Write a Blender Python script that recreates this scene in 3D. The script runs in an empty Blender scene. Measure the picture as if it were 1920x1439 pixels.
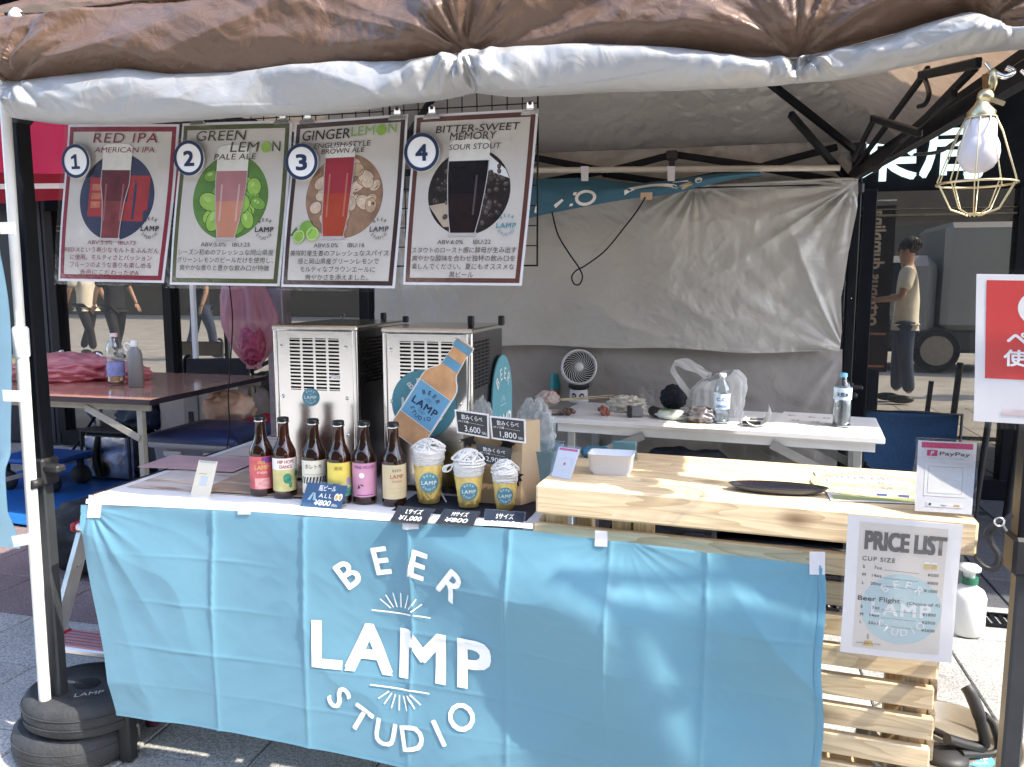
import bpy, bmesh, math, random
from math import sin, cos, pi, radians, sqrt, atan2, exp
from mathutils import Vector, Matrix, noise
random.seed(7)
S = bpy.context.scene
COL = S.collection

# ---------------------------------------------------------------- camera
FPX, CAMH, PITCH, YAW = 1500.0, 1.27, radians(7.2), radians(14.2)
FW = Vector((-sin(YAW) * cos(PITCH), cos(YAW) * cos(PITCH), -sin(PITCH)))
RT = Vector((cos(YAW), sin(YAW), 0))
UP = RT.cross(FW)
CAM = Vector((0, 0, CAMH))
cd = bpy.data.cameras.new("camera")
cam = bpy.data.objects.new("camera", cd)
COL.objects.link(cam)
cam.matrix_world = Matrix.Translation(CAM) @ Matrix((RT, UP, -FW)).transposed().to_4x4()
cd.sensor_width = 36
cd.lens = 36 * FPX / 1920
cd.clip_start, cd.clip_end = 0.05, 400
S.camera = cam

# ---------------------------------------------------------------- light
SUN = Vector((0.80, -0.22, 0.98)).normalized()
w = bpy.data.worlds.new("World")
S.world = w
w.use_nodes = True
nt = w.node_tree
sky = nt.nodes.new("ShaderNodeTexSky")
sky.sky_type = 'NISHITA'
sky.sun_disc = False
sky.sun_elevation = math.asin(SUN.z)
sky.sun_rotation = atan2(SUN.x, SUN.y)
sky.air_density = 1.0
sky.dust_density = 1.5
bg = nt.nodes["Background"]
bg.inputs[1].default_value = 0.15
nt.links.new(sky.outputs[0], bg.inputs[0])
sl = bpy.data.lights.new("sun", 'SUN')
sl.energy = 2.0
sl.angle = radians(0.55)
sl.color = (1.0, 0.92, 0.79)
so = bpy.data.objects.new("sun", sl)
COL.objects.link(so)
so.rotation_euler = SUN.to_track_quat('Z', 'Y').to_euler()
so.location = SUN * 30
S.view_settings.view_transform = 'Standard'
S.view_settings.look = 'None'
S.view_settings.exposure = 2.35
S.view_settings.gamma = 1
S.view_settings.use_curve_mapping = False
S.render.engine = 'CYCLES'
S.cycles.use_denoising = True
S.cycles.max_bounces = 10
S.cycles.transparent_max_bounces = 16
S.cycles.sample_clamp_indirect = 6
S.cycles.caustics_reflective = False
S.cycles.caustics_refractive = False


def P(px, py, x=None, y=None, z=None):
    """world point behind a photo pixel (1920x1439) on a plane x=, y= or z="""
    r = FW + RT * ((px - 960) / FPX) - UP * ((py - 719.5) / FPX)
    if z is not None: t = (z - CAMH) / r.z
    elif y is not None: t = y / r.y
    else: t = x / r.x
    return CAM + r * t


def V(*a): return Vector(a)
def lerp(a, b, t): return a + (b - a) * t
def clamp(a, l=0., h=1.): return max(l, min(h, a))
def nz(x, y, z=0.): return noise.noise(Vector((x, y, z)))
def ss(a, b, x):
    t = clamp((x - a) / (b - a)); return t * t * (3 - 2 * t)
def interp(pts, x):
    """pts: [(x, v)...] smooth-ish piecewise interpolation"""
    if x <= pts[0][0]: return pts[0][1]
    for (a, va), (b, vb) in zip(pts, pts[1:]):
        if x <= b:
            t = (x - a) / (b - a); return va + (vb - va) * t
    return pts[-1][1]


# ---------------------------------------------------------------- materials
MATS = {}
def M(name, col=(.5, .5, .5), rough=.5, metal=0., var=.12, scale=14., bump=0., bscale=60., trans=0., ior=1.45,
      transl=0., tcol=None, alpha=1., coat=0., emit=None, stretch=None, aniso=0., spec=.5, dirt=0.):
    if name in MATS: return MATS[name]
    m = bpy.data.materials.new(name); m.use_nodes = True
    n = m.node_tree; N = n.nodes; L = n.links
    b = N["Principled BSDF"]; out = N["Material Output"]
    b.inputs["Roughness"].default_value = rough
    b.inputs["Metallic"].default_value = metal
    b.inputs["IOR"].default_value = ior
    b.inputs["Transmission Weight"].default_value = trans
    b.inputs["Coat Weight"].default_value = coat
    b.inputs["Coat Roughness"].default_value = .08
    b.inputs["Specular IOR Level"].default_value = spec
    b.inputs["Anisotropic"].default_value = aniso
    c4 = (*col, 1)
    b.inputs["Base Color"].default_value = c4
    tc = N.new("ShaderNodeTexCoord"); src = tc.outputs["Object"]
    if stretch:
        mp = N.new("ShaderNodeMapping"); mp.inputs["Scale"].default_value = stretch
        L.new(src, mp.inputs[0]); src = mp.outputs[0]
    if var > 0:
        t = N.new("ShaderNodeTexNoise"); t.inputs["Scale"].default_value = scale; t.inputs["Detail"].default_value = 6
        L.new(src, t.inputs[0])
        r = N.new("ShaderNodeMapRange"); r.inputs[1].default_value = .3; r.inputs[2].default_value = .7
        r.inputs[3].default_value = 1 - var; r.inputs[4].default_value = 1 + var
        L.new(t.outputs[0], r.inputs[0])
        x = N.new("ShaderNodeVectorMath"); x.operation = 'SCALE'; x.inputs[0].default_value = col
        L.new(r.outputs[0], x.inputs[3]); last = x.outputs[0]
        if dirt > 0:
            t2 = N.new("ShaderNodeTexNoise"); t2.inputs["Scale"].default_value = scale * .35; t2.inputs["Detail"].default_value = 8
            t2.inputs["Roughness"].default_value = .7
            L.new(tc.outputs["Object"], t2.inputs[0])
            r2 = N.new("ShaderNodeMapRange"); r2.inputs[1].default_value = .5; r2.inputs[2].default_value = .72
            r2.inputs[3].default_value = 0; r2.inputs[4].default_value = dirt
            L.new(t2.outputs[0], r2.inputs[0])
            mx = N.new("ShaderNodeMix"); mx.data_type = 'RGBA'
            mx.inputs[7].default_value = (col[0] * .35 + .02, col[1] * .32 + .015, col[2] * .28 + .01, 1)
            L.new(r2.outputs[0], mx.inputs[0]); L.new(last, mx.inputs[6]); last = mx.outputs[2]
        L.new(last, b.inputs["Base Color"])
        rr = N.new("ShaderNodeMapRange"); rr.inputs[3].default_value = max(.02, rough * .85); rr.inputs[4].default_value = min(1, rough * 1.2)
        L.new(t.outputs[0], rr.inputs[0]); L.new(rr.outputs[0], b.inputs["Roughness"])
    if bump > 0:
        t = N.new("ShaderNodeTexNoise"); t.inputs["Scale"].default_value = bscale; t.inputs["Detail"].default_value = 8
        L.new(src, t.inputs[0])
        bp = N.new("ShaderNodeBump"); bp.inputs["Strength"].default_value = bump; bp.inputs["Distance"].default_value = .01
        L.new(t.outputs[0], bp.inputs["Height"]); L.new(bp.outputs[0], b.inputs["Normal"])
        m["bumpnode"] = bp.name
    if emit:
        b.inputs["Emission Color"].default_value = (*emit[:3], 1); b.inputs["Emission Strength"].default_value = emit[3]
    last = b.outputs[0]
    if transl > 0:
        tr = N.new("ShaderNodeBsdfTranslucent"); tr.inputs[0].default_value = (*(tcol or col), 1)
        mx = N.new("ShaderNodeMixShader"); mx.inputs[0].default_value = transl
        L.new(last, mx.inputs[1]); L.new(tr.outputs[0], mx.inputs[2]); last = mx.outputs[0]
    if alpha < 1:
        tr = N.new("ShaderNodeBsdfTransparent"); tr.inputs[0].default_value = (*[min(1, .75 + c * .3) for c in col], 1)
        mx = N.new("ShaderNodeMixShader"); mx.inputs[0].default_value = alpha
        L.new(tr.outputs[0], mx.inputs[1]); L.new(last, mx.inputs[2]); last = mx.outputs[0]
    L.new(last, out.inputs[0])
    MATS[name] = m
    return m


def clearmat(name, col=(1, 1, 1), refl=.10, rough=.03, tint=.99, edge=.35):
    """thin clear plastic / acrylic: transparent sheet with a glossy coat at grazing angles"""
    if name in MATS: return MATS[name]
    m = bpy.data.materials.new(name); m.use_nodes = True
    n = m.node_tree; N = n.nodes; L = n.links; N.clear()
    out = N.new("ShaderNodeOutputMaterial"); t = N.new("ShaderNodeBsdfTransparent"); g = N.new("ShaderNodeBsdfGlossy")
    t.inputs[0].default_value = (*[c * tint for c in col], 1); g.inputs[1].default_value = rough
    f = N.new("ShaderNodeLayerWeight"); f.inputs[0].default_value = .35
    r = N.new("ShaderNodeMapRange"); r.inputs[3].default_value = refl * .5; r.inputs[4].default_value = edge + refl
    tx = N.new("ShaderNodeTexNoise"); tx.inputs["Scale"].default_value = 9
    bp = N.new("ShaderNodeBump"); bp.inputs["Strength"].default_value = .15; bp.inputs["Distance"].default_value = .01
    L.new(tx.outputs[0], bp.inputs["Height"]); L.new(bp.outputs[0], g.inputs["Normal"])
    mx = N.new("ShaderNodeMixShader")
    L.new(f.outputs[1], r.inputs[0]); L.new(r.outputs[0], mx.inputs[0]); L.new(t.outputs[0], mx.inputs[1]); L.new(g.outputs[0], mx.inputs[2])
    L.new(mx.outputs[0], out.inputs[0]); MATS[name] = m
    return m


def wood(name, axis, base=(.8, .62, .38), dark=(.45, .28, .13)):
    if name in MATS: return MATS[name]
    m = bpy.data.materials.new(name); m.use_nodes = True
    n = m.node_tree; N = n.nodes; L = n.links; b = N["Principled BSDF"]
    tc = N.new("ShaderNodeTexCoord"); oi = N.new("ShaderNodeObjectInfo")
    add = N.new("ShaderNodeVectorMath"); add.operation = 'ADD'; L.new(tc.outputs["Object"], add.inputs[0])
    sc_ = N.new("ShaderNodeVectorMath"); sc_.operation = 'SCALE'; sc_.inputs[0].default_value = (3.1, 7.7, 5.3)
    L.new(oi.outputs["Random"], sc_.inputs[3]); L.new(sc_.outputs[0], add.inputs[1])
    mp = N.new("ShaderNodeMapping"); s = [9., 9., 9.]; s[axis] = .75; mp.inputs["Scale"].default_value = s
    L.new(add.outputs[0], mp.inputs[0])
    t1 = N.new("ShaderNodeTexNoise"); t1.inputs["Scale"].default_value = 1.6; t1.inputs["Detail"].default_value = 2; L.new(mp.outputs[0], t1.inputs[0])
    sc1 = N.new("ShaderNodeMath"); sc1.operation = 'MULTIPLY'; sc1.inputs[1].default_value = 15; L.new(t1.outputs[0], sc1.inputs[0])
    fr = N.new("ShaderNodeMath"); fr.operation = 'FRACT'; L.new(sc1.outputs[0], fr.inputs[0])
    cr = N.new("ShaderNodeValToRGB"); cr.color_ramp.elements[0].position = 0; cr.color_ramp.elements[0].color = (*base, 1)
    cr.color_ramp.elements[1].position = 1; cr.color_ramp.elements[1].color = (*[lerp(x, y, .55) for x, y in zip(base, dark)], 1)
    e = cr.color_ramp.elements.new(.6); e.color = (*[lerp(x, y, .12) for x, y in zip(base, dark)], 1)
    L.new(fr.outputs[0], cr.inputs[0])
    t2 = N.new("ShaderNodeTexNoise"); t2.inputs["Scale"].default_value = 14; t2.inputs["Detail"].default_value = 8; L.new(mp.outputs[0], t2.inputs[0])
    # knots
    mp3 = N.new("ShaderNodeMapping"); s3 = [9., 9., 9.]; s3[axis] = 5.; mp3.inputs["Scale"].default_value = s3; L.new(add.outputs[0], mp3.inputs[0])
    vo = N.new("ShaderNodeTexVoronoi"); vo.inputs["Scale"].default_value = .8; L.new(mp3.outputs[0], vo.inputs[0])
    kr = N.new("ShaderNodeMapRange"); kr.inputs[1].default_value = .03; kr.inputs[2].default_value = .17; kr.inputs[3].default_value = .85; kr.inputs[4].default_value = 0
    L.new(vo.outputs["Distance"], kr.inputs[0])
    mx = N.new("ShaderNodeMix"); mx.data_type = 'RGBA'; mx.blend_type = 'MULTIPLY'; mx.inputs[0].default_value = .5
    L.new(cr.outputs[0], mx.inputs[6]); L.new(t2.outputs[0], mx.inputs[7])
    mk = N.new("ShaderNodeMix"); mk.data_type = 'RGBA'; mk.inputs[7].default_value = (.12, .055, .025, 1)
    L.new(kr.outputs[0], mk.inputs[0]); L.new(mx.outputs[2], mk.inputs[6])
    hs = N.new("ShaderNodeHueSaturation"); L.new(mk.outputs[2], hs.inputs["Color"])
    rv = N.new("ShaderNodeMapRange"); rv.inputs[3].default_value = .95; rv.inputs[4].default_value = 1.4; L.new(oi.outputs["Random"], rv.inputs[0]); L.new(rv.outputs[0], hs.inputs["Value"])
    L.new(hs.outputs[0], b.inputs["Base Color"])
    b.inputs["Roughness"].default_value = .55
    bp = N.new("ShaderNodeBump"); bp.inputs["Strength"].default_value = .25; bp.inputs["Distance"].default_value = .003
    L.new(t2.outputs[0], bp.inputs["Height"]); L.new(bp.outputs[0], b.inputs["Normal"])
    MATS[name] = m
    return m


# ---------------------------------------------------------------- mesh builder
class MB:
    def __init__(s, mat=None):
        s.v = []; s.f = []; s.m = []; s.s = []; s.mat = mat
    def add(s, vs, fs, mat=None, smooth=False):
        o = len(s.v); s.v += [tuple(v) for v in vs]; mat = mat or s.mat
        for f in fs:
            s.f.append(tuple(i + o for i in f)); s.m.append(mat); s.s.append(smooth)
        return s
    def box(s, c, size, R=None, mat=None, ch=0.):
        """chamfered box centred on c"""
        hx, hy, hz = [d / 2 for d in size]; c = Vector(c)
        T = (lambda v: c + (R @ Vector(v) if R else Vector(v)))
        if ch <= 0:
            vs = [T((x * hx, y * hy, z * hz)) for x in (-1, 1) for y in (-1, 1) for z in (-1, 1)]
            return s.add(vs, [(0, 1, 3, 2), (4, 6, 7, 5), (0, 4, 5, 1), (2, 3, 7, 6), (0, 2, 6, 4), (1, 5, 7, 3)], mat)
        ch = min(ch, hx * .9, hy * .9, hz * .9); vs = []; idx = {}
        for x in (-1, 1):
            for y in (-1, 1):
                for z in (-1, 1):
                    for a in range(3):
                        p = [x * (hx - ch), y * (hy - ch), z * (hz - ch)]
                        p[a] = (x * hx, y * hy, z * hz)[a]
                        idx[(x, y, z, a)] = len(vs); vs.append(T(p))
        fs = []
        q = [(-1, -1), (1, -1), (1, 1), (-1, 1)]
        for a in range(3):
            b, c2 = (a + 1) % 3, (a + 2) % 3
            for sg in (-1, 1):
                f = []
                for (u, v) in q:
                    k = [0, 0, 0]; k[a] = sg; k[b] = u; k[c2] = v; f.append(idx[(*k, a)])
                fs.append(tuple(f) if sg > 0 else tuple(reversed(f)))
        for a in range(3):
            b, c2 = (a + 1) % 3, (a + 2) % 3
            for u in (-1, 1):
                for v in (-1, 1):
                    k0 = [0, 0, 0]; k1 = [0, 0, 0]; k0[a] = -1; k1[a] = 1
                    for k in (k0, k1): k[b] = u; k[c2] = v
                    f = [idx[(*k0, b)], idx[(*k1, b)], idx[(*k1, c2)], idx[(*k0, c2)]]
                    fs.append(tuple(f) if u * v < 0 else tuple(reversed(f)))
        for x in (-1, 1):
            for y in (-1, 1):
                for z in (-1, 1):
                    f = [idx[(x, y, z, a)] for a in range(3)]
                    fs.append(tuple(f) if x * y * z > 0 else tuple(reversed(f)))
        return s.add(vs, fs, mat)
    def tube(s, pts, r, seg=8, mat=None, cap=True, smooth=True, flat=None):
        pts = [Vector(p) for p in pts]; n = len(pts)
        rs = r if isinstance(r, (list, tuple)) else [r] * n
        t0 = (pts[1] - pts[0]).normalized()
        a = t0.orthogonal().normalized() if not flat else (Vector(flat) - t0 * Vector(flat).dot(t0)).normalized()
        vs = []; fs = []
        for i, p in enumerate(pts):
            t = (pts[min(i + 1, n - 1)] - pts[max(i - 1, 0)])
            t = t.normalized() if t.length > 1e-9 else t0
            a = (a - t * a.dot(t)); a = a.normalized() if a.length > 1e-6 else t.orthogonal().normalized()
            b = t.cross(a)
            for k in range(seg):
                th = 2 * pi * (k + .5) / seg
                vs.append(p + (a * cos(th) + b * sin(th)) * rs[i])
        for i in range(n - 1):
            for k in range(seg):
                k2 = (k + 1) % seg
                fs.append((i * seg + k, i * seg + k2, (i + 1) * seg + k2, (i + 1) * seg + k))
        s.add(vs, fs, mat, smooth)
        if cap:
            s.add(vs[:seg], [tuple(reversed(range(seg)))], mat); s.add(vs[-seg:], [tuple(range(seg))], mat)
        return s
    def bar(s, a, b, w, h=None, mat=None, up=(0, 0, 1), ch=0.):
        """rectangular bar from a to b"""
        a = Vector(a); b = Vector(b); h = h or w; d = b - a; L = d.length; x = d.normalized()
        u = Vector(up)
        if abs(u.dot(x)) > .98: u = Vector((0, 1, 0))
        y = u.cross(x).normalized(); z = x.cross(y)
        return s.box((a + b) / 2, (L, w, h), Matrix((x, y, z)).transposed(), mat, ch)
    def lathe(s, prof, c=(0, 0, 0), seg=24, mat=None, smooth=True, R=None, cap=True, sx=1, sy=1):
        c = Vector(c); vs = []; fs = []; n = len(prof)
        for (r, z) in prof:
            for k in range(seg):
                th = 2 * pi * k / seg; v = Vector((r * cos(th) * sx, r * sin(th) * sy, z))
                vs.append(c + (R @ v if R else v))
        for i in range(n - 1):
            for k in range(seg):
                k2 = (k + 1) % seg
                fs.append((i * seg + k, i * seg + k2, (i + 1) * seg + k2, (i + 1) * seg + k))
        s.add(vs, fs, mat, smooth)
        if cap:
            if prof[0][0] > 1e-4: s.add(vs[:seg], [tuple(reversed(range(seg)))], mat)
            if prof[-1][0] > 1e-4: s.add(vs[-seg:], [tuple(range(seg))], mat)
        return s
    def grid(s, fn, nu, nv, mat=None, smooth=True):
        vs = [fn(i / nu, j / nv) for j in range(nv + 1) for i in range(nu + 1)]
        fs = [(j * (nu + 1) + i, j * (nu + 1) + i + 1, (j + 1) * (nu + 1) + i + 1, (j + 1) * (nu + 1) + i) for j in range(nv) for i in range(nu)]
        return s.add(vs, fs, mat, smooth)
    def prism(s, poly, fn, t, mat=None, side=None, smooth=False):
        """poly of 2-D points, fn(x, y, h) -> world; extruded from h=0 to h=t"""
        n = len(poly)
        a = [fn(x, y, 0) for x, y in poly]; b = [fn(x, y, t) for x, y in poly]
        s.add(b, [tuple(range(n))], mat); s.add(a, [tuple(reversed(range(n)))], mat)
        s.add(a + b, [(i, (i + 1) % n, n + (i + 1) % n, n + i) for i in range(n)], side or mat, smooth)
        return s


def sphere(mb, c, r, mat=None, seg=16, rings=10, R=None):
    rr = r if isinstance(r, (list, tuple)) else (r, r, r)
    c = Vector(c); vs = []; fs = []
    for j in range(rings + 1):
        ph = pi * j / rings
        for k in range(seg):
            th = 2 * pi * k / seg
            v = Vector((rr[0] * sin(ph) * cos(th), rr[1] * sin(ph) * sin(th), -rr[2] * cos(ph)))
            vs.append(c + (R @ v if R else v))
    for j in range(rings):
        for k in range(seg):
            k2 = (k + 1) % seg; fs.append((j * seg + k, j * seg + k2, (j + 1) * seg + k2, (j + 1) * seg + k))
    mb.add(vs, fs, mat, True)
    return mb


ORG = {}
def thing(name, label, cat, loc=(0, 0, 0), rz=0., group=None):
    o = bpy.data.objects.new(name, None); COL.objects.link(o)
    o.empty_display_size = .05; o.location = loc; o.rotation_euler = (0, 0, rz)
    o["label"] = label; o["category"] = cat
    if group: o["group"] = group
    ORG[o.name] = (Matrix.Translation(Vector(loc)) @ Matrix.Rotation(rz, 4, 'Z')).inverted()
    return o


def build(mb, name, parent=None, label=None, cat=None, group=None, kind=None, origin=None, local=False, sharp=None):
    """link mb as ONE mesh object. Vertices are in world space unless local; they are moved into the root's frame"""
    me = bpy.data.meshes.new(name)
    if parent is not None: inv = ORG[parent.name]
    else: inv = Matrix.Translation(-Vector(origin)) if origin is not None else Matrix.Identity(4)
    vs = mb.v if local else [inv @ Vector(v) for v in mb.v]
    me.from_pydata(vs, [], mb.f)
    mats = []
    for m in mb.m:
        if m not in mats: mats.append(m)
    for m in mats: me.materials.append(m)
    ix = {m: i for i, m in enumerate(mats)}
    me.polygons.foreach_set("material_index", [ix[m] for m in mb.m])
    me.polygons.foreach_set("use_smooth", mb.s)
    me.update()
    o = bpy.data.objects.new(name, me); COL.objects.link(o)
    if parent is not None:
        o.parent = parent; ORG[o.name] = inv
    elif origin is not None: o.location = origin
    if parent is None: ORG[o.name] = inv
    if label: o["label"] = label
    if cat: o["category"] = cat
    if group: o["group"] = group
    if kind: o["kind"] = kind
    return o


def copy_tree(o, parent=None):
    c = o.copy(); COL.objects.link(c)
    if parent is not None: c.parent = parent
    for ch in [x for x in KIDS.get(o.name, o.children)]: copy_tree(ch, c)
    return c
KIDS = {}


# ---------------------------------------------------------------- text
TCACHE = {}
def text_mesh(body, bold=0., shear=0., sp=1., res=3):
    k = (body, bold, shear, sp)
    if k in TCACHE: return TCACHE[k]
    c = bpy.data.curves.new("t", 'FONT'); c.body = body; c.offset = bold; c.shear = shear
    c.space_character = sp; c.resolution_u = res; c.fill_mode = 'FRONT'
    o = bpy.data.objects.new("t", c); me = o.to_mesh()
    vs = [(v.co.x, v.co.y) for v in me.vertices]; fs = [tuple(p.vertices) for p in me.polygons]
    o.to_mesh_clear(); bpy.data.objects.remove(o); bpy.data.curves.remove(c)
    if not vs: vs, fs = [(0, 0)], []
    x0 = min(v[0] for v in vs); x1 = max(v[0] for v in vs)
    TCACHE[k] = (vs, fs, x0, x1)
    return TCACHE[k]


def split_mesh(vs, fs, step):
    """cut a flat mesh on a grid so that it can follow a curved surface"""
    bm = bmesh.new(); bv = [bm.verts.new((x, y, 0)) for x, y in vs]
    for f in fs:
        try: bm.faces.new([bv[i] for i in f])
        except Exception: pass
    for ax in (0, 1):
        lo = min(v[ax] for v in vs); hi = max(v[ax] for v in vs); p = (math.floor(lo / step) + 1) * step
        while p < hi:
            co = [0, 0, 0]; co[ax] = p; no = [0, 0, 0]; no[ax] = 1
            bmesh.ops.bisect_plane(bm, geom=bm.verts[:] + bm.edges[:] + bm.faces[:], plane_co=co, plane_no=no)
            p += step
    bm.verts.index_update()
    r = [(v.co.x, v.co.y) for v in bm.verts], [tuple(v.index for v in f.verts) for f in bm.faces]
    bm.free(); return r


class Draw:
    """flat print on a surface. fn(x, y, h): metres right, metres up, height above the sheet"""
    def __init__(s, fn, step=None): s.fn = fn; s.step = step; s.parts = {}
    def mb(s, part): return s.parts.setdefault(part, MB())
    def _put(s, part, vs, fs, mat, h):
        if s.step and fs and max(max(v[a] for v in vs) - min(v[a] for v in vs) for a in (0, 1)) > s.step: vs, fs = split_mesh(vs, fs, s.step)
        s.mb(part).add([s.fn(x, y, h) for x, y in vs], fs, mat, bool(s.step))
    def poly(s, pts, mat, h, part): s._put(part, pts, [tuple(range(len(pts)))], mat, h)
    def rect(s, x0, y0, x1, y1, mat, h=.0004, part="printed_panel"):
        s.poly([(x0, y0), (x1, y0), (x1, y1), (x0, y1)], mat, h, part)
    def disc(s, cx, cy, r, mat, h=.0004, part="printed_panel", n=32, ry=None, a=0.):
        ry = ry or r
        s.poly([(cx + r * cos(2 * pi * k / n) * cos(a) - ry * sin(2 * pi * k / n) * sin(a), cy + r * cos(2 * pi * k / n) * sin(a) + ry * sin(2 * pi * k / n) * cos(a)) for k in range(n)], mat, h, part)
    def ring(s, cx, cy, r0, r1, mat, h, part, n=40):
        for k in range(n):
            a, b = 2 * pi * k / n, 2 * pi * (k + 1) / n
            s.poly([(cx + r0 * cos(a), cy + r0 * sin(a)), (cx + r1 * cos(a), cy + r1 * sin(a)), (cx + r1 * cos(b), cy + r1 * sin(b)), (cx + r0 * cos(b), cy + r0 * sin(b))], mat, h, part)
    def frame(s, x0, y0, x1, y1, t, mat, h, part):
        s.rect(x0, y0, x1, y0 + t, mat, h, part); s.rect(x0, y1 - t, x1, y1, mat, h, part)
        s.rect(x0, y0 + t, x0 + t, y1 - t, mat, h, part); s.rect(x1 - t, y0 + t, x1, y1 - t, mat, h, part)
    def line(s, x0, y0, x1, y1, w_, mat, h, part="lettering"):
        d = Vector((x1 - x0, y1 - y0)); n = Vector((-d.y, d.x)).normalized() * w_ / 2
        s.poly([(x0 - n.x, y0 - n.y), (x1 - n.x, y1 - n.y), (x1 + n.x, y1 + n.y), (x0 + n.x, y0 + n.y)], mat, h, part)
    def text(s, body, x, y, size, mat, h=.0008, part="lettering", bold=.008, shear=0., align='c', sx=1., width=None, rot=0., sp=1.):
        """size = capital height in metres, y = baseline, x = centre / left / right"""
        heavy = max(0., bold - .004) * .9; bold = 0.
        vs, fs, x0, x1 = text_mesh(body, bold, shear, sp)
        k = size / .73
        if width: sx = width / ((x1 - x0) * k)
        ox = {'c': (x0 + x1) / 2, 'l': x0, 'r': x1}[align]
        cr, sr = cos(rot), sin(rot)
        out = []
        for (a, b) in vs:
            a = (a - ox) * k * sx; b = b * k
            out.append((x + a * cr - b * sr, y + a * sr + b * cr))
        offs = [(0, 0)]
        if heavy > 0: b_ = heavy * k; offs = [(0, 0), (b_, b_), (-b_, b_), (b_, -b_), (-b_, -b_)]
        for i, (ox_, oy_) in enumerate(offs): s._put(part, [(a + ox_, b + oy_) for a, b in out], fs, mat, h + i * 2e-5)
    def arc(s, body, cx, cy, r, size, mat, a0, a1, h=.0008, part="lettering", bold=.01, top=True):
        """letters on a circle; angles in degrees from straight up (top) or straight down"""
        n = len(body)
        for i, ch in enumerate(body):
            a = radians(lerp(a0, a1, i / (n - 1)))
            if top: s.text(ch, cx + r * sin(a), cy + r * cos(a), size, mat, h, part, bold, rot=-a)
            else:
                rr = r + size
                s.text(ch, cx + rr * sin(a), cy - rr * cos(a), size, mat, h, part, bold, rot=a)
    def logo(s, cx, cy, W, mat, h=.0008, part="lettering", fine=True):
        """BEER / LAMP / STUDIO roundel, W = width of the middle word"""
        s.text("LAMP", cx, cy - W * .13, W * .26, mat, h, part, bold=.035, width=W, sp=1.15)
        s.arc("BEER", cx, cy, W * .42, W * .155, mat, -37, 37, h, part, .022)
        s.arc("STUDIO", cx, cy, W * .38, W * .145, mat, -50, 50, h, part, .018, top=False)
        if fine:
            for sg in (1, -1):
                y0 = cy + sg * W * .2
                s.line(cx - W * .17, y0, cx + W * .17, y0, W * .008, mat, h, part)
                for k in range(9):
                    a = radians(-72 + 18 * k)
                    if k in (0, 8): continue
                    s.line(cx + sin(a) * W * .075, y0 + sg * (cos(a) * W * .03 + W * .004), cx + sin(a) * W * .15, y0 + sg * cos(a) * W * .115, W * .007, mat, h, part)
    def done(s, parent, names=None):
        r = {}
        for k, mb in s.parts.items():
            if mb.f: r[k] = build(mb, k, parent)
        return r


def quadmap(TL, TR, BR, BL, bow=0.):
    """metric map of a (nearly) rectangular sheet; returns fn, W, H"""
    TL, TR, BR, BL = map(Vector, (TL, TR, BR, BL))
    W = ((TR - TL).length + (BR - BL).length) / 2; H = ((TL - BL).length + (TR - BR).length) / 2
    nrm = (BR - BL).cross(TL - BL).normalized()
    def fn(x, y, h):
        u = x / W; v = y / H
        p = BL * (1 - u) * (1 - v) + BR * u * (1 - v) + TL * (1 - u) * v + TR * u * v
        return p + nrm * (h + bow * (4 * u * (1 - u) - 1) * .5 + bow * .6 * sin(v * 5 + u * 2))
    return fn, W, H


def sheet(mb, fn, W, H, t, mat, nu=10, nv=10, r=0.):
    """thin closed sheet following fn"""
    def q(h): return lambda a, b: fn(a * W, b * H, h)
    mb.grid(q(0), nu, nv, mat); o = len(mb.f)
    vs = [fn(i / nu * W, j / nv * H, -t) for j in range(nv + 1) for i in range(nu + 1)]
    fs = [tuple(reversed((j * (nu + 1) + i, j * (nu + 1) + i + 1, (j + 1) * (nu + 1) + i + 1, (j + 1) * (nu + 1) + i))) for j in range(nv) for i in range(nu)]
    mb.add(vs, fs, mat, True)
    e = []
    for i in range(nu): e.append((fn(i / nu * W, 0, 0), fn((i + 1) / nu * W, 0, 0), i / nu * W, (i + 1) / nu * W, 0, 0)); e.append((0, 0, (i + 1) / nu * W, i / nu * W, H, H))
    for j in range(nv): e.append((0, 0, W, W, j / nv * H, (j + 1) / nv * H)); e.append((0, 0, 0, 0, (j + 1) / nv * H, j / nv * H))
    for (_, _, xa, xb, ya, yb) in e:
        mb.add([fn(xa, ya, 0), fn(xa, ya, -t), fn(xb, yb, -t), fn(xb, yb, 0)], [(0, 1, 2, 3)], mat)
    return mb


def spline(pts, n=8):
    """Catmull-Rom through points"""
    pts = [Vector(p) for p in pts]; out = []
    for i in range(len(pts) - 1):
        p0, p1, p2, p3 = pts[max(i - 1, 0)], pts[i], pts[i + 1], pts[min(i + 2, len(pts) - 1)]
        for k in range(n):
            t = k / n
            out.append(.5 * ((2 * p1) + (p2 - p0) * t + (2 * p0 - 5 * p1 + 4 * p2 - p3) * t * t + (3 * p1 - p0 - 3 * p2 + p3) * t ** 3))
    out.append(pts[-1]); return out


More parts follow.
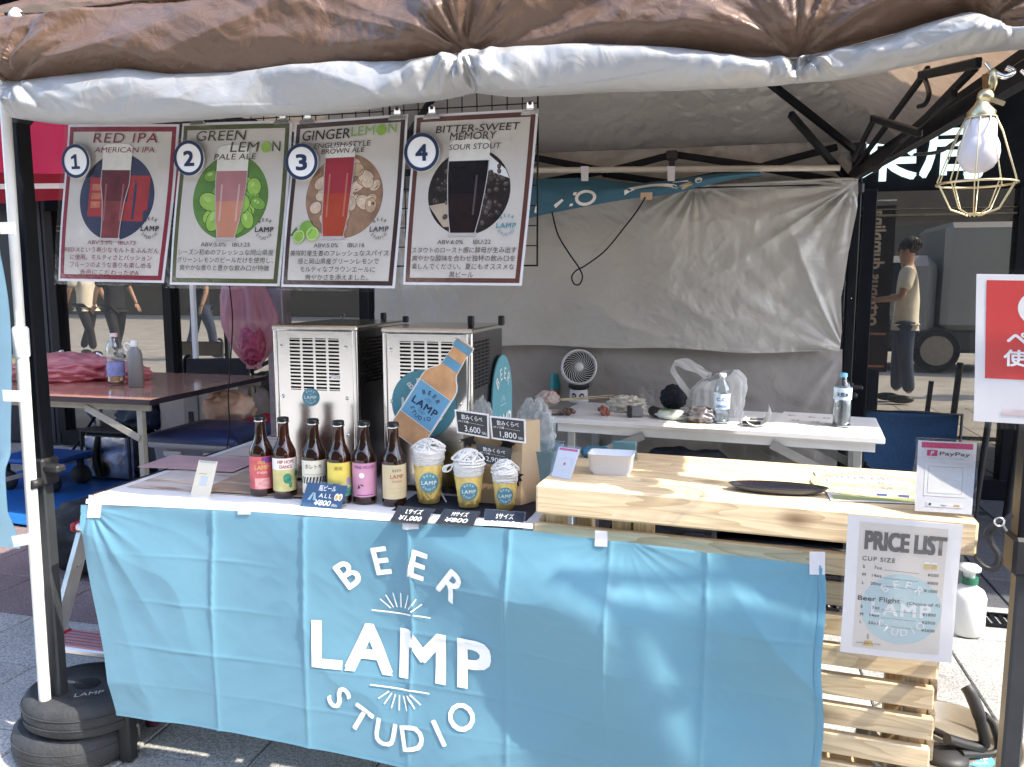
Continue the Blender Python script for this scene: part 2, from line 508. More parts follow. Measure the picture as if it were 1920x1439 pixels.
# plain materials
white = M("white_plastic", (.78, .78, .78), .4, var=.04)
paper = M("white_paper", (.8, .79, .77), .7, var=.03)
lamin = clearmat("laminate_film", refl=.02, rough=.12, tint=1.)
clear = clearmat("clear_acrylic", refl=.1)
wetclear = clearmat("clear_bottle_plastic", (.93, .97, 1), refl=.16, rough=.06, tint=.97)
black = M("black_metal", (.006, .007, .01), .4, var=.2, bump=.05, spec=.22)
blackp = M("black_plastic", (.02, .02, .022), .5, var=.2)
ink = M("black_ink", (.035, .03, .03), .7, var=.05)
navyink = M("navy_ink", (.012, .025, .07), .6, var=.05)
whiteink = M("white_ink", (.82, .82, .8), .6, var=.03)
teal = M("teal_print", (.11, .33, .4), .5, var=.05)
steel = M("brushed_steel", (.72, .7, .66), .17, 1., var=.05, scale=5, bump=.06, bscale=7)
chrome = M("chrome", (.75, .75, .73), .12, 1., var=.05)
alu = M("aluminium", (.6, .61, .62), .35, 1., var=.08, bump=.04)
rubber = M("black_rubber", (.035, .037, .04), .75, var=.25, scale=25, bump=.3, bscale=120, dirt=.2)
brass = M("gold_wire", (.6, .5, .3), .33, 1., var=.1)
tape_m = M("white_tape", (.74, .73, .76), .6, var=.05, transl=.2)
SKIN = M("skin", (.45, .27, .19), .5, var=.08, bump=.05)

# ================================================================ SETTING
def granite(name, c1, c2, sc=160.):
    m = bpy.data.materials.new(name); m.use_nodes = True
    n = m.node_tree; N = n.nodes; L = n.links; b = N["Principled BSDF"]
    g = N.new("ShaderNodeNewGeometry"); oi = N.new("ShaderNodeObjectInfo")
    t = N.new("ShaderNodeTexNoise"); t.inputs["Scale"].default_value = sc; t.inputs["Detail"].default_value = 4; t.inputs["Roughness"].default_value = .8
    L.new(g.outputs["Position"], t.inputs[0])
    cr = N.new("ShaderNodeValToRGB"); cr.color_ramp.elements[0].position = .42; cr.color_ramp.elements[0].color = (*c2, 1)
    cr.color_ramp.elements[1].position = .56; cr.color_ramp.elements[1].color = (*c1, 1)
    L.new(t.outputs[0], cr.inputs[0])
    t2 = N.new("ShaderNodeTexNoise"); t2.inputs["Scale"].default_value = 2.2; t2.inputs["Detail"].default_value = 7; L.new(g.outputs["Position"], t2.inputs[0])
    r = N.new("ShaderNodeMapRange"); r.inputs[1].default_value = .3; r.inputs[2].default_value = .7; r.inputs[3].default_value = .74; r.inputs[4].default_value = 1.15; L.new(t2.outputs[0], r.inputs[0])
    a = N.new("ShaderNodeMapRange"); a.inputs[3].default_value = .88; a.inputs[4].default_value = 1.1; L.new(oi.outputs["Random"], a.inputs[0])
    mu = N.new("ShaderNodeMath"); mu.operation = 'MULTIPLY'; L.new(r.outputs[0], mu.inputs[0]); L.new(a.outputs[0], mu.inputs[1])
    x = N.new("ShaderNodeVectorMath"); x.operation = 'SCALE'; L.new(cr.outputs[0], x.inputs[0]); L.new(mu.outputs[0], x.inputs[3])
    L.new(x.outputs[0], b.inputs["Base Color"]); b.inputs["Roughness"].default_value = .8
    bp = N.new("ShaderNodeBump"); bp.inputs["Strength"].default_value = .5; bp.inputs["Distance"].default_value = .003
    L.new(t.outputs[0], bp.inputs["Height"]); L.new(bp.outputs[0], b.inputs["Normal"])
    MATS[name] = m; return m
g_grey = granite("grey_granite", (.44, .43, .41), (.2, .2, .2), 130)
g_redlit = granite("red_lit_granite", (.27, .2, .2), (.13, .095, .1), 130)  # left pavers: red light through the neighbouring tent painted into the stone colour
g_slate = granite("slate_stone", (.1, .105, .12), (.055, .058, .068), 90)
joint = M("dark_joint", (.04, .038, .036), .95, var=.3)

gb = MB(g_grey)
gb.box((0, 0, -.06), (120, 120, .09), mat=g_grey)
ground = build(gb, "ground", kind="structure")
jb = MB(joint); jb.box((-.5, 3.4, -.0125), (8.02, 4.02, .005)); build(jb, "ground_bedding", kind="structure")
TS = 1 / 3.
pm = {}
for k, m_ in (("a", g_grey), ("b", g_redlit), ("c", g_slate)):
    mb = MB(m_); mb.box((0, 0, -.03), (TS - .005, TS - .005, .06), ch=.004)
    pm[k] = build(mb, "paver")
    COL.objects.unlink(pm[k])
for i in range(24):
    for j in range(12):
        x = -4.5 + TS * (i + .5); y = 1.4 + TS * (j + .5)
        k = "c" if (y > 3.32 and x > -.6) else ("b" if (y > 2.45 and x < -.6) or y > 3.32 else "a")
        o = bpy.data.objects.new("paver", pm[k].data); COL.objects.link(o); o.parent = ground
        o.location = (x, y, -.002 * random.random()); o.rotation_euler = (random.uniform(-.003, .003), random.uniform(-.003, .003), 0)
for o in pm.values(): bpy.data.objects.remove(o)

# drain cover between the two kinds of paving
dr = MB(black)
for y in (3.19, 3.3): dr.box((1.1, y, .004), (3.6, .012, .016))
for k in range(118): dr.box((-.65 + k * .03, 3.245, .002), (.012, .098, .012))
build(dr, "drain_cover", kind="structure")

# ---- storefront
FY = 5.2
glass = bpy.data.materials.new("dark_window_glass"); glass.use_nodes = True
_n = glass.node_tree; _b = _n.nodes["Principled BSDF"]; _b.inputs["Base Color"].default_value = (.008, .009, .012, 1); _b.inputs["Roughness"].default_value = .3
_g = _n.nodes.new("ShaderNodeBsdfGlossy"); _g.inputs[0].default_value = (1, .9, .74, 1); _g.inputs[1].default_value = .008
_t = _n.nodes.new("ShaderNodeTexNoise"); _t.inputs["Scale"].default_value = 1.3
_bp = _n.nodes.new("ShaderNodeBump"); _bp.inputs["Strength"].default_value = .05; _bp.inputs["Distance"].default_value = .01
_n.links.new(_t.outputs[0], _bp.inputs["Height"]); _n.links.new(_bp.outputs[0], _g.inputs["Normal"])
_m = _n.nodes.new("ShaderNodeMixShader"); _m.inputs[0].default_value = .3
_n.links.new(_b.outputs[0], _m.inputs[1]); _n.links.new(_g.outputs[0], _m.inputs[2]); _n.links.new(_m.outputs[0], _n.nodes["Material Output"].inputs[0])
navy = M("navy_cladding", (.008, .01, .022), .45, var=.2)
store = thing("storefront", "dark glazed shop front with pharmacy lettering behind the beer stall", "shop front", (0, FY, 0))
mx = [-4.95, -3.94, -2.36, -.75, .86, 1.68, 3.4, 5.0]
b_ = MB(navy); b_.box((-8, FY + .05, 1.5), (6.04, .2, 3.0), ch=.005)
for k in range(6): b_.box((-9.95 + k * .9, FY - .052, 1.5), (.86, .01, 2.98))
build(b_, "cladding", store)
b_ = MB(black); b_.box((0.05, FY + .2, 2.42), (10.0, .3, 1.25), ch=.005); b_.box((-2.5, FY + .1, 4.2), (15, .3, 2.3), ch=.005); build(b_, "fascia", store)
b_ = MB(black); b_.box((.05, FY - .02, .06), (10.0, .1, .12), ch=.004); build(b_, "sill", store)
for a, b in zip(mx, mx[1:]):
    build(MB(glass).box(((a + b) / 2, FY, .96), (b - a - .06, .012, 1.68)), "pane", store)
for a in mx: build(MB(black).box((a, FY - .01, .95), (.075, .1, 1.72), ch=.004), "mullion", store)
b_ = MB(M("bronze_trim", (.2, .16, .11), .4, .6)); b_.box((.05, FY - .03, 1.66), (9.9, .01, .012)); b_.box((.05, FY - .03, 1.695), (9.9, .006, .006)); build(b_, "glazing_bar", store)
letm = M("lit_letters", (.7, .85, .85), .5, emit=(.62, .85, .86, .3), var=0)
d = Draw(lambda x, y, h: V(x, FY + .05 - h, y))
d.text("薬局", 1.115, 1.9, .3, letm, .03, "sign_letters", bold=.02, width=.72)
for o in d.done(store).values(): o["label"] = "pale lit pharmacy lettering"
b_ = MB(M("shade_slab_dark", (.03, .03, .035), .8)); b_.box((-1.5, 4.1, 3.62), (17, 2.7, .2)); build(b_, "added_shade_slab", store)  # unseen slab added overhead to shade the rear paving and tent roof

# ---- the street behind the viewer, seen in the glass
bld = thing("office_building", "brown tiled office building across the street, mirrored in the dark glass", "building", (0, -17, 0))
bt = M("brown_tile", (.085, .065, .045), .7, var=.15, scale=3)
build(MB(bt).box((0, -17.5, 7), (60, 1, 14)), "wall", bld)
wg = M("dark_glazing", (.02, .025, .03), .1, var=0)
for r_ in range(4):
    for k in range(14):
        f = build(MB(bt).box((-26 + k * 4, -16.97, 2.2 + r_ * 3.2), (2.9, .12, 1.9), ch=.02), "window", bld)
        build(MB(wg).box((-26 + k * 4, -16.9, 2.2 + r_ * 3.2), (2.6, .04, 1.6)), "pane", f)


def frommods(verts, edges, radii, sub=2, root=0):
    me = bpy.data.meshes.new("body"); me.from_pydata([tuple(v) for v in verts], edges, [])
    o = bpy.data.objects.new("body", me); COL.objects.link(o)
    sk = o.modifiers.new("s", 'SKIN')
    for i, r in enumerate(radii):
        me.skin_vertices[0].data[i].radius = (r, r) if not isinstance(r, tuple) else r
    me.skin_vertices[0].data[root].use_root = True
    sb = o.modifiers.new("u", 'SUBSURF'); sb.levels = sub; sb.render_levels = sub
    dg = bpy.context.evaluated_depsgraph_get(); m2 = bpy.data.meshes.new_from_object(o.evaluated_get(dg))
    vs = [tuple(v.co) for v in m2.vertices]; fs = [tuple(p.vertices) for p in m2.polygons]
    bpy.data.objects.remove(o); bpy.data.meshes.remove(m2); bpy.data.meshes.remove(me)
    return vs, fs


def person(loc, rz, label, shirt, trousers, hair, step=.15, carry=False, scale=1.):
    """one continuous skin-coloured figure; shirt, trousers, hair and shoes fitted over it"""
    t = thing("person", label, "person", loc, rz)
    k = scale
    hipz = .9; sh = 1.38
    LF, RF = V(.09, -step, .06), V(-.09, step, .06)
    kl, kr = V(.1, -step * .65, .48), V(-.1, step * .3, .48)
    if carry: el, er, hl, hr = V(.25, -.05, 1.12), V(-.25, -.05, 1.12), V(.14, -.3, 1.1), V(-.14, -.32, 1.08)
    else: el, er, hl, hr = V(.27, .06, 1.12), V(-.27, -.05, 1.12), V(.27, .16, .88), V(-.28, -.2, .9)
    vs = [V(0, 0, hipz), V(0, .01, 1.12), V(0, .01, 1.32), V(0, .0, 1.45), V(0, -.02, 1.53), V(0, -.02, 1.66),
          V(.18, 0, sh), el, hl, V(-.18, 0, sh), er, hr, V(.1, 0, .86), kl, LF + V(0, .02, .04), V(-.1, 0, .86), kr, RF + V(0, .02, .04)]
    ed = [(0, 1), (1, 2), (2, 3), (3, 4), (4, 5), (2, 6), (6, 7), (7, 8), (2, 9), (9, 10), (10, 11), (0, 12), (12, 13), (13, 14), (0, 15), (15, 16), (16, 17)]
    rad = [(.13, .1), (.12, .09), (.13, .09), .05, (.07, .085), (.07, .09), .055, .042, .028, .055, .042, .028, .085, .055, .038, .085, .055, .038]
    a, f = frommods(vs, ed, rad)
    body = MB(SKIN); body.add([V(*p) * k for p in a], f, None, True)
    for h, s_ in ((hl, 1), (hr, -1)):
        dn = (h - (el if s_ > 0 else er)).normalized()
        sdv = V(s_, 0, 0)
        for q in range(4):
            o = sdv * (-.024 + q * .016); L_ = (.075, .085, .08, .062)[q]
            body.tube([(h + o * .8) * k, (h + o + dn * .06) * k, (h + o + dn * (.06 + L_ * .6)) * k, (h + o + dn * (.06 + L_) + V(0, -.012, -.006)) * k], [.012 * k, .01 * k, .008 * k, .006 * k], 6)
        body.tube([(h - sdv * .02) * k, (h - sdv * .045 + dn * .03) * k, (h - sdv * .04 + dn * .07) * k], [.012 * k, .011 * k, .008 * k], 6)
    sphere(body, V(0, -.115, 1.585) * k, .016 * k)
    for s_ in (1, -1): sphere(body, V(.078 * s_, -.02, 1.59) * k, (.012 * k, .02 * k, .03 * k))
    build(body, "body", t, local=True)
    for s_ in (1, -1): build(sphere(MB(ink), V(.032 * s_, -.1, 1.615) * k, .011 * k), "eye", t, local=True)
    tv = [V(0, 0, .93), V(0, .01, 1.12), V(0, .01, 1.34), V(.18, 0, sh), lerp(V(.18, 0, sh), el, .75), V(-.18, 0, sh), lerp(V(-.18, 0, sh), er, .75), V(0, 0, .84)]
    a, f = frommods(tv, [(0, 1), (1, 2), (2, 3), (3, 4), (2, 5), (5, 6), (0, 7)], [(.175, .135), (.165, .125), (.165, .12), .085, .075, .085, .075, (.18, .14)])
    build(MB(shirt).add([V(*p) * k for p in a], f, None, True), "shirt", t, local=True)
    pv = [V(0, 0, .92), V(.1, 0, .82), kl, LF + V(0, .02, .05), V(-.1, 0, .82), kr, RF + V(0, .02, .05)]
    a, f = frommods(pv, [(0, 1), (1, 2), (2, 3), (0, 4), (4, 5), (5, 6)], [(.15, .12), .11, .08, .065, .11, .08, .065])
    build(MB(trousers).add([V(*p) * k for p in a], f, None, True), "trousers", t, local=True)
    hb = MB(hair); sphere(hb, V(0, .012, 1.655) * k, (.098 * k, .105 * k, .095 * k))
    for q in range(60):
        an = random.uniform(0, 2 * pi); el_ = random.uniform(.1, 1.2); p0 = V(cos(an) * cos(el_) * .09, .015 + sin(an) * cos(el_) * .098, 1.655 + sin(el_) * .09)
        hb.tube([p0 * k, (p0 + V(cos(an) * .012, sin(an) * .012, -.02)) * k, (p0 + V(cos(an + .5) * .014, sin(an + .5) * .014, -.045)) * k], [.012 * k, .01 * k, .003 * k], 6)
    build(hb, "hair", t, local=True)
    for F_ in (LF, RF):
        b2 = MB(blackp); sphere(b2, (F_ + V(0, -.06, -.02)) * k, (.045 * k, .13 * k, .045 * k)); build(b2, "shoe", t, local=True)
    return t

cream = M("cream_cotton", (.85, .8, .68), .8, var=.08, bump=.2); denim = M("blue_denim", (.05, .07, .12), .85, var=.2, bump=.2)
darkc = M("dark_cotton", (.02, .022, .03), .85, var=.15); hairm = M("dark_hair", (.018, .012, .008), .45, var=.4, scale=60)
person((1.95, 1.15, 0), radians(-80), "person in a cream t-shirt and dark trousers mirrored in the glass on the right", cream, denim, hairm, .06, True)
person((-10.7, -1.45, 0), radians(100), "person in a cream top and dark trousers walking, mirrored below the red poster", cream, darkc, hairm, .25)
person((-9.9, -1.2, 0), radians(110), "person in dark clothes walking beside the cream top, mirrored in the glass", darkc, darkc, hairm, .2)
person((-8.35, -1.35, 0), radians(20), "person in blue jeans walking away, mirrored below the green poster", darkc, denim, hairm, .2)
person((3.55, .3, 0), radians(100), "person with brown hair mirrored at the right edge of the glass", darkc, darkc, M("brown_hair", (.12, .04, .02), .45, var=.3, scale=60), .1)

# banner flags of the neighbouring stall (their mirror image is what shows)
fl = M("black_banner_cloth", (.02, .014, .012), .7, var=.2, transl=.1); bron = M("bronze_print", (.7, .56, .42), .6, var=.1)
pinkf = M("snack_print", (.55, .25, .16), .7, var=.35, scale=9)
def flag(x, y, w_, words, label, vert=True):
    t = thing("banner_flag", label, "banner flag", (x, y, 0), 0, "black banner flags mirrored in the glass")
    def fn(a, b, h): return V(x + w_ / 2 - a, y + .02 * sin(b * 6) + h, .32 + b)
    build(sheet(MB(fl), fn, w_, 1.75, .002, fl, 6, 20), "cloth", t)
    D = Draw(fn); D.text(words, w_ * .52, .5, .14, bron, .003, bold=.03, rot=pi / 2, align='l', width=1.2)
    D.rect(.03, .05, w_ - .03, .42, pinkf, .002, "printed_picture")
    D.done(t)
    p = MB(chrome); p.tube([(x - w_ / 2 - .03, y, 0), (x - w_ / 2 - .03, y, 2.12), (x + w_ / 2, y, 2.12)], .009); build(p, "pole", t)
    for k in range(5):
        build(MB(white).box((x - w_ / 2 - .015, y + .012, .5 + k * .38), (.05, .008, .04)), "clip", t)
    build(MB(blackp).box((x - w_ / 2 - .03, y, .03), (.3, .3, .06), ch=.02), "base", t)
flag(1.58, 1.18, .42, "octopus dumpling", "black flag lettered octopus dumpling beside the glass door's mirrored person")
flag(1.12, 1.22, .42, "TAKOYAKI", "black flag lettered TAKOYAKI mirrored next to the tent leg")

# lorry
van = thing("parked_van", "grey van with a dark skirt mirrored in the right window", "van", (4.6, -2.2, 0))
vm = M("pale_van_paint", (.2, .2, .2), .35, coat=.4, var=.04)
build(MB(vm).box((5.2, -2.9, 1.35), (4.2, 1.7, 1.5), ch=.08), "cargo_body", van)
build(MB(vm).box((2.3, -2.9, 1.05), (1.5, 1.65, 1.2), ch=.15), "cab", van)
build(MB(wg).box((2.2, -2.06, 1.3), (.9, .02, .5)), "side_window", van)
build(MB(blackp).box((4.4, -2.85, .45), (5.6, 1.5, .35), ch=.05), "chassis", van)
dark_r = M('wheel_dark', (.02, .02, .02), .6)
for x in (3.05, 6.3):
    wb = build(MB(rubber).lathe([(.3, -.09), (.31, -.07), (.31, .07), (.3, .09), (.2, .09), (.2, -.09)], (x, -2.1, .31), 28, R=Matrix.Rotation(pi / 2, 3, 'X'), cap=False), "wheel", van)
    r2 = MB(M('rim_grey', (.22, .2, .17), .4, .5)).lathe([(.21, -.05), (.2, .0), (.12, -.02), (.11, .05), (.0, .05)], (x, -2.06, .31), 24, R=Matrix.Rotation(pi / 2, 3, 'X')); o_ = build(r2, "rim", wb)
    r3 = MB(dark_r)
    for q in range(12): r3.lathe([(.001, 0), (.016, 0)], (x + .15 * cos(q * pi / 6), -2.035, .31 + .15 * sin(q * pi / 6)), 10, R=Matrix.Rotation(-pi / 2, 3, 'X'), cap=False)
    build(r3, "rim_hole", wb)

# ================================================================ NEIGHBOURING RED TENT
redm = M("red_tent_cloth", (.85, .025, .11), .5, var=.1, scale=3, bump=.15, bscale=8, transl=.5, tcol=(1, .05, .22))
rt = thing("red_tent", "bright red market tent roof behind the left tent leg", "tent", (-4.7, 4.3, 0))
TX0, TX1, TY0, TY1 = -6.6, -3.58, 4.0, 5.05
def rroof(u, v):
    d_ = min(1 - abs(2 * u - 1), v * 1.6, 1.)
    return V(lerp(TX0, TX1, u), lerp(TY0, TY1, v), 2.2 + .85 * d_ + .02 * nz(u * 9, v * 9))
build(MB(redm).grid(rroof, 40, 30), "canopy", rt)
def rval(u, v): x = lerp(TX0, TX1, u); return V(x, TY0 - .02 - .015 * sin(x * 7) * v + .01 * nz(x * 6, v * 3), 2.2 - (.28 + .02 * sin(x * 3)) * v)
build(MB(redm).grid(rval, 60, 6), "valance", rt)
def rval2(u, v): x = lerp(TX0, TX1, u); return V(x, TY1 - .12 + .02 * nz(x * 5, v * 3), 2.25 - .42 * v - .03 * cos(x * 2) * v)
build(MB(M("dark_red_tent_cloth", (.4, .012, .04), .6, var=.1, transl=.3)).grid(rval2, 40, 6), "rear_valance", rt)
build(MB(white).bar((TX0, TY0 + .1, 1.9), (TX1, TY0 + .1, 1.84), .012, .03), "frame_bar", rt)
for x in (TX0, TX1): build(MB(white).bar((x - .03, TY1 - .05, 0), (x - .03, TY1 - .05, 2.2), .03), "leg", rt)

# ================================================================ BEER STALL TENT
def twoside(name, outer, inner, tcol, tfac, rough=.38, r2=.4, bump=.25, bs=18, metal=0.):
    m = bpy.data.materials.new(name); m.use_nodes = True
    n = m.node_tree; N = n.nodes; L = n.links; b = N["Principled BSDF"]
    g = N.new("ShaderNodeNewGeometry"); tc = N.new("ShaderNodeTexCoord")
    mx = N.new("ShaderNodeMix"); mx.data_type = 'RGBA'; mx.inputs[6].default_value = (*outer, 1); mx.inputs[7].default_value = (*inner, 1)
    L.new(g.outputs["Backfacing"], mx.inputs[0])
    t = N.new("ShaderNodeTexNoise"); t.inputs["Scale"].default_value = bs; t.inputs["Detail"].default_value = 3; t.inputs["Distortion"].default_value = 1.2
    L.new(tc.outputs["Object"], t.inputs[0])
    t2 = N.new("ShaderNodeTexNoise"); t2.inputs["Scale"].default_value = 3.5; t2.inputs["Detail"].default_value = 6; L.new(tc.outputs["Object"], t2.inputs[0])
    r = N.new("ShaderNodeMapRange"); r.inputs[3].default_value = .8; r.inputs[4].default_value = 1.2; L.new(t2.outputs[0], r.inputs[0])
    x = N.new("ShaderNodeVectorMath"); x.operation = 'SCALE'; L.new(mx.outputs[2], x.inputs[0]); L.new(r.outputs[0], x.inputs[3]); L.new(x.outputs[0], b.inputs["Base Color"])
    wv = N.new("ShaderNodeTexNoise"); wv.inputs["Scale"].default_value = 700; L.new(tc.outputs["Object"], wv.inputs[0])
    # crumple: ridged voronoi edges + soft noise
    vo = N.new("ShaderNodeTexVoronoi"); vo.feature = 'DISTANCE_TO_EDGE'; vo.inputs["Scale"].default_value = bs * .55
    vn = N.new("ShaderNodeVectorMath"); vn.operation = 'ADD'; sc_ = N.new("ShaderNodeVectorMath"); sc_.operation = 'SCALE'; sc_.inputs[3].default_value = .12
    L.new(t2.outputs["Color"], sc_.inputs[0]); L.new(tc.outputs["Object"], vn.inputs[0]); L.new(sc_.outputs[0], vn.inputs[1]); L.new(vn.outputs[0], vo.inputs[0])
    cl = N.new("ShaderNodeMath"); cl.operation = 'MINIMUM'; cl.inputs[1].default_value = .12; L.new(vo.outputs[0], cl.inputs[0])
    ad = N.new("ShaderNodeMath"); ad.operation = 'MULTIPLY_ADD'; ad.inputs[1].default_value = 1.6; L.new(cl.outputs[0], ad.inputs[0]); L.new(t.outputs[0], ad.inputs[2])
    ad2 = N.new("ShaderNodeMath"); ad2.operation = 'MULTIPLY_ADD'; ad2.inputs[1].default_value = .02; L.new(wv.outputs[0], ad2.inputs[0]); L.new(ad.outputs[0], ad2.inputs[2])
    bp = N.new("ShaderNodeBump"); bp.inputs["Strength"].default_value = bump; bp.inputs["Distance"].default_value = .02
    L.new(ad2.outputs[0], bp.inputs["Height"]); L.new(bp.outputs[0], b.inputs["Normal"])
    b.inputs["Roughness"].default_value = rough; b.inputs["Metallic"].default_value = metal
    tr = N.new("ShaderNodeBsdfTranslucent"); tr.inputs[0].default_value = (*tcol, 1); L.new(bp.outputs[0], tr.inputs["Normal"])
    ms = N.new("ShaderNodeMixShader"); ms.inputs[0].default_value = tfac
    L.new(b.outputs[0], ms.inputs[1]); L.new(tr.outputs[0], ms.inputs[2]); L.new(ms.outputs[0], N["Material Output"].inputs[0])
    MATS[name] = m; return m
roofm = twoside("brown_silver_canopy", (.21, .13, .085), (.58, .56, .52), (.34, .24, .17), .3, bump=.6, bs=10, metal=.3)
brownm = twoside("brown_satin", (.125, .076, .05), (.125, .076, .05), (.3, .19, .13), .06, rough=.4, bump=.25, bs=20, metal=.12)
silverm = twoside("silver_lining", (.4, .4, .395), (.4, .4, .395), (.55, .53, .48), .15, rough=.42, bump=.25, bs=14, metal=.25)
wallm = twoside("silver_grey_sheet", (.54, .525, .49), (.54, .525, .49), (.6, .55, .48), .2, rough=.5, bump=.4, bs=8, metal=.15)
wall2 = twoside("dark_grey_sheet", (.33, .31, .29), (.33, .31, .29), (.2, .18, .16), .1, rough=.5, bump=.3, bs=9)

def RG(x, y, s=0.): return 1 - 2.3 * abs(nz(x, y, s))
def crink(x, z, s=0.):
    wx_ = x + .25 * nz(x * 1.7, z * 1.7, s + 3); wz_ = z + .25 * nz(x * 1.9, z * 1.5, s + 8)
    return .006 * RG(wx_ * 5 + wz_ * 3, wz_ * 6 - wx_ * 2, s) + .0035 * RG(wx_ * 12 - wz_ * 7, wz_ * 13, s + 5) + .0018 * RG(wx_ * 24, wz_ * 26 + wx_ * 9, s + 9)
FL, FR, BL, BR = V(-1.667, 1.66, 0), V(.55, 1.56, 0), V(-1.64, 3.86, 0), V(.585, 3.86, 0)
tent = thing("canopy_tent", "brown pop-up tent with silver lining and black frame over the beer stall", "tent", (-.54, 2.7, 0))
EZ = 1.87
X0, X1, Y0, Y1 = -1.7, .78, 1.56, 3.92
def roof(u, v):
    du, dv = 1 - abs(2 * u - 1), 1 - abs(2 * v - 1); d_ = min(du, dv)
    x, y = lerp(X0, X1, u), lerp(Y0, Y1, v)
    sag = -.05 * sin(pi * min(1, d_ * 1.1)) * abs(du - dv)
    z = EZ + .62 * d_ ** .93 + sag + .012 * nz(x * 4, y * 4) + 1.5 * crink(x, y, 30.)
    return V(x, y, z)
build(MB(roofm).grid(roof, 260, 240), "canopy", tent)

mid = [(-10, 150), (25, 152), (230, 127), (310, 138), (430, 133), (640, 115), (760, 115), (850, 97), (870, 92), (1000, 86), (1100, 84), (1280, 92), (1400, 110), (1500, 105), (1560, 95), (1700, 55), (1815, 24), (1850, 35), (1890, 60), (1960, 50), (2100, 45)]
bot = [(-10, 212), (10, 217), (90, 228), (235, 229), (430, 215), (640, 204), (760, 188), (868, 175), (880, 168), (960, 176), (1150, 165), (1280, 162), (1500, 152), (1600, 138), (1800, 97), (1890, 85), (1960, 80), (2100, 75)]
def smooth(c, x, w_=14): return sum(interp(c, x + k * w_) for k in (-1, 0, 1)) / 3
PX0, PX1 = 8., 2030.
def frontz(px, tabl, y): p = P(px, smooth(tabl, px), y=y); return p
GA = [(P(28, 152, y=1.5), .6), (P(868, 96, y=1.5), .75), (P(1497, 106, y=1.5), .75), (P(1850, 35, y=1.5), .4)]
def fold(x, z, s=1.):
    r = 0
    for i, (g, rad) in enumerate(GA):
        dx, dz = x - g.x, z - g.z; dd = sqrt(dx * dx + dz * dz) + 1e-4; th = atan2(dz, dx)
        wgt = exp(-dd / (rad * .55)) * ss(0, .04, dd)
        q = nz(th * 2.4 + i * 9.3, dd * 1.2 + i, 1.7) + .3 * nz(th * 7. + i * 3.3, dd * 2., 7.)
        r += wgt * (1 - 1.9 * abs(q)) * .02
    return r * s
def valance(u, v):
    px = lerp(PX0, PX1, u); m = frontz(px, mid, 1.5)
    zt = EZ + .004 * nz(px * .02, 0) - .006 * abs(sin(px * .013))
    z = lerp(zt, m.z, v); x = lerp(P(px, 20, y=1.56).x, m.x, v)
    x = lerp(x, max(x, X0), 1)
    b_ = ss(0, .15, v) * (1 - .55 * ss(.8, 1, v))
    y = 1.56 - .055 * sin(pi * min(1., v) * .75) - fold(x, z, b_) - .012 * b_ * nz(x * 3, z * 6) - .003 * nz(x * 60, 4) * (1 - ss(0, .12, v))
    y -= b_ * (.028 * RG(x * 2.2 - z * 5, x * 1.1 + z * 2, 5.) + .011 * RG(x * 4.6 - z * 11, x * 1.5 + z * 3, 15.) + .8 * crink(x, z, 70.))
    return V(x, y, z)
build(MB(brownm).grid(valance, 520, 60), "valance", tent)
def seam(u): p = valance(u, 0); return p + V(0, -.004, .002)
build(MB(brownm).tube([seam(i / 150) for i in range(151)], .0035, 6), "seam_piping", tent)
def roll(u, v):
    px = lerp(PX0, PX1, u); m = frontz(px, mid, 1.5); b0 = frontz(px, bot, 1.48)
    top = valance(u, 1.)
    cz, hz = (m.z + b0.z) / 2, (m.z - b0.z) / 2; x = lerp(m.x, b0.x, v if v < .7 else .7)
    a = pi * .5 - 2 * pi * v * .93
    end = 1 - .55 * (1 - ss(0, .02, u)) - .3 * (1 - ss(0, .02, 1 - u))
    f = fold(x, lerp(m.z, b0.z, v * 1.3), .8) * sin(pi * min(1, v * 1.9)) if v < .52 else 0
    pin = sum(exp(-((x - g.x) / .035) ** 2) * q_ for (g, _r), q_ in zip(GA[1:3], (.3, .35)))
    hz *= 1 - pin * .35; ry = .027 * end * (1 - pin)
    f += sum(.022 * (.5 + abs(nz(x * 30, v * 3))) * exp(-abs(x - g.x) / .05) * sin((x - g.x) * 110 + 5 * nz(x * 14, v * 2, 3) + v * 9 * (1 if x > g.x else -1)) for g, _r in GA[1:3]) * (1 if v < .55 else .2)
    z = cz + hz * sin(a) * (1 + .0 * f)
    cr = .013 * (1 - 2.4 * abs(nz(x * 3.2 + z * 5, z * 5, 2.2))) + .004 * (1 - 2 * abs(nz(x * 7 - z * 6, z * 10, 4.2)))
    y = 1.517 - ry * cos(a) * 1.0 - f * 1.2 - (cr + .7 * crink(x, z, 90.)) * (1 if v < .55 else .4)
    if v < .03: y = lerp(top.y + .002, y, v / .03)
    return V(x, y, z)
build(MB(silverm).grid(roll, 520, 100), "rolled_lining", tent)
# left end of the valance, open edge with drawstring, and the side valance
eb = MB(brownm)
e0 = [valance(0, k / 12) for k in range(13)]
eb.tube(e0, .006, 8); build(eb, "edge_hem", tent)
def sidev(u, v): y = lerp(Y1, 1.6, u); return V(X1 - .015 - .02 * nz(y * 5, v) - .1 * v, y, EZ - .01 - .06 * v * (1 - .15 * sin(y * 4)))
build(MB(brownm).grid(sidev, 60, 8), "side_valance", tent)

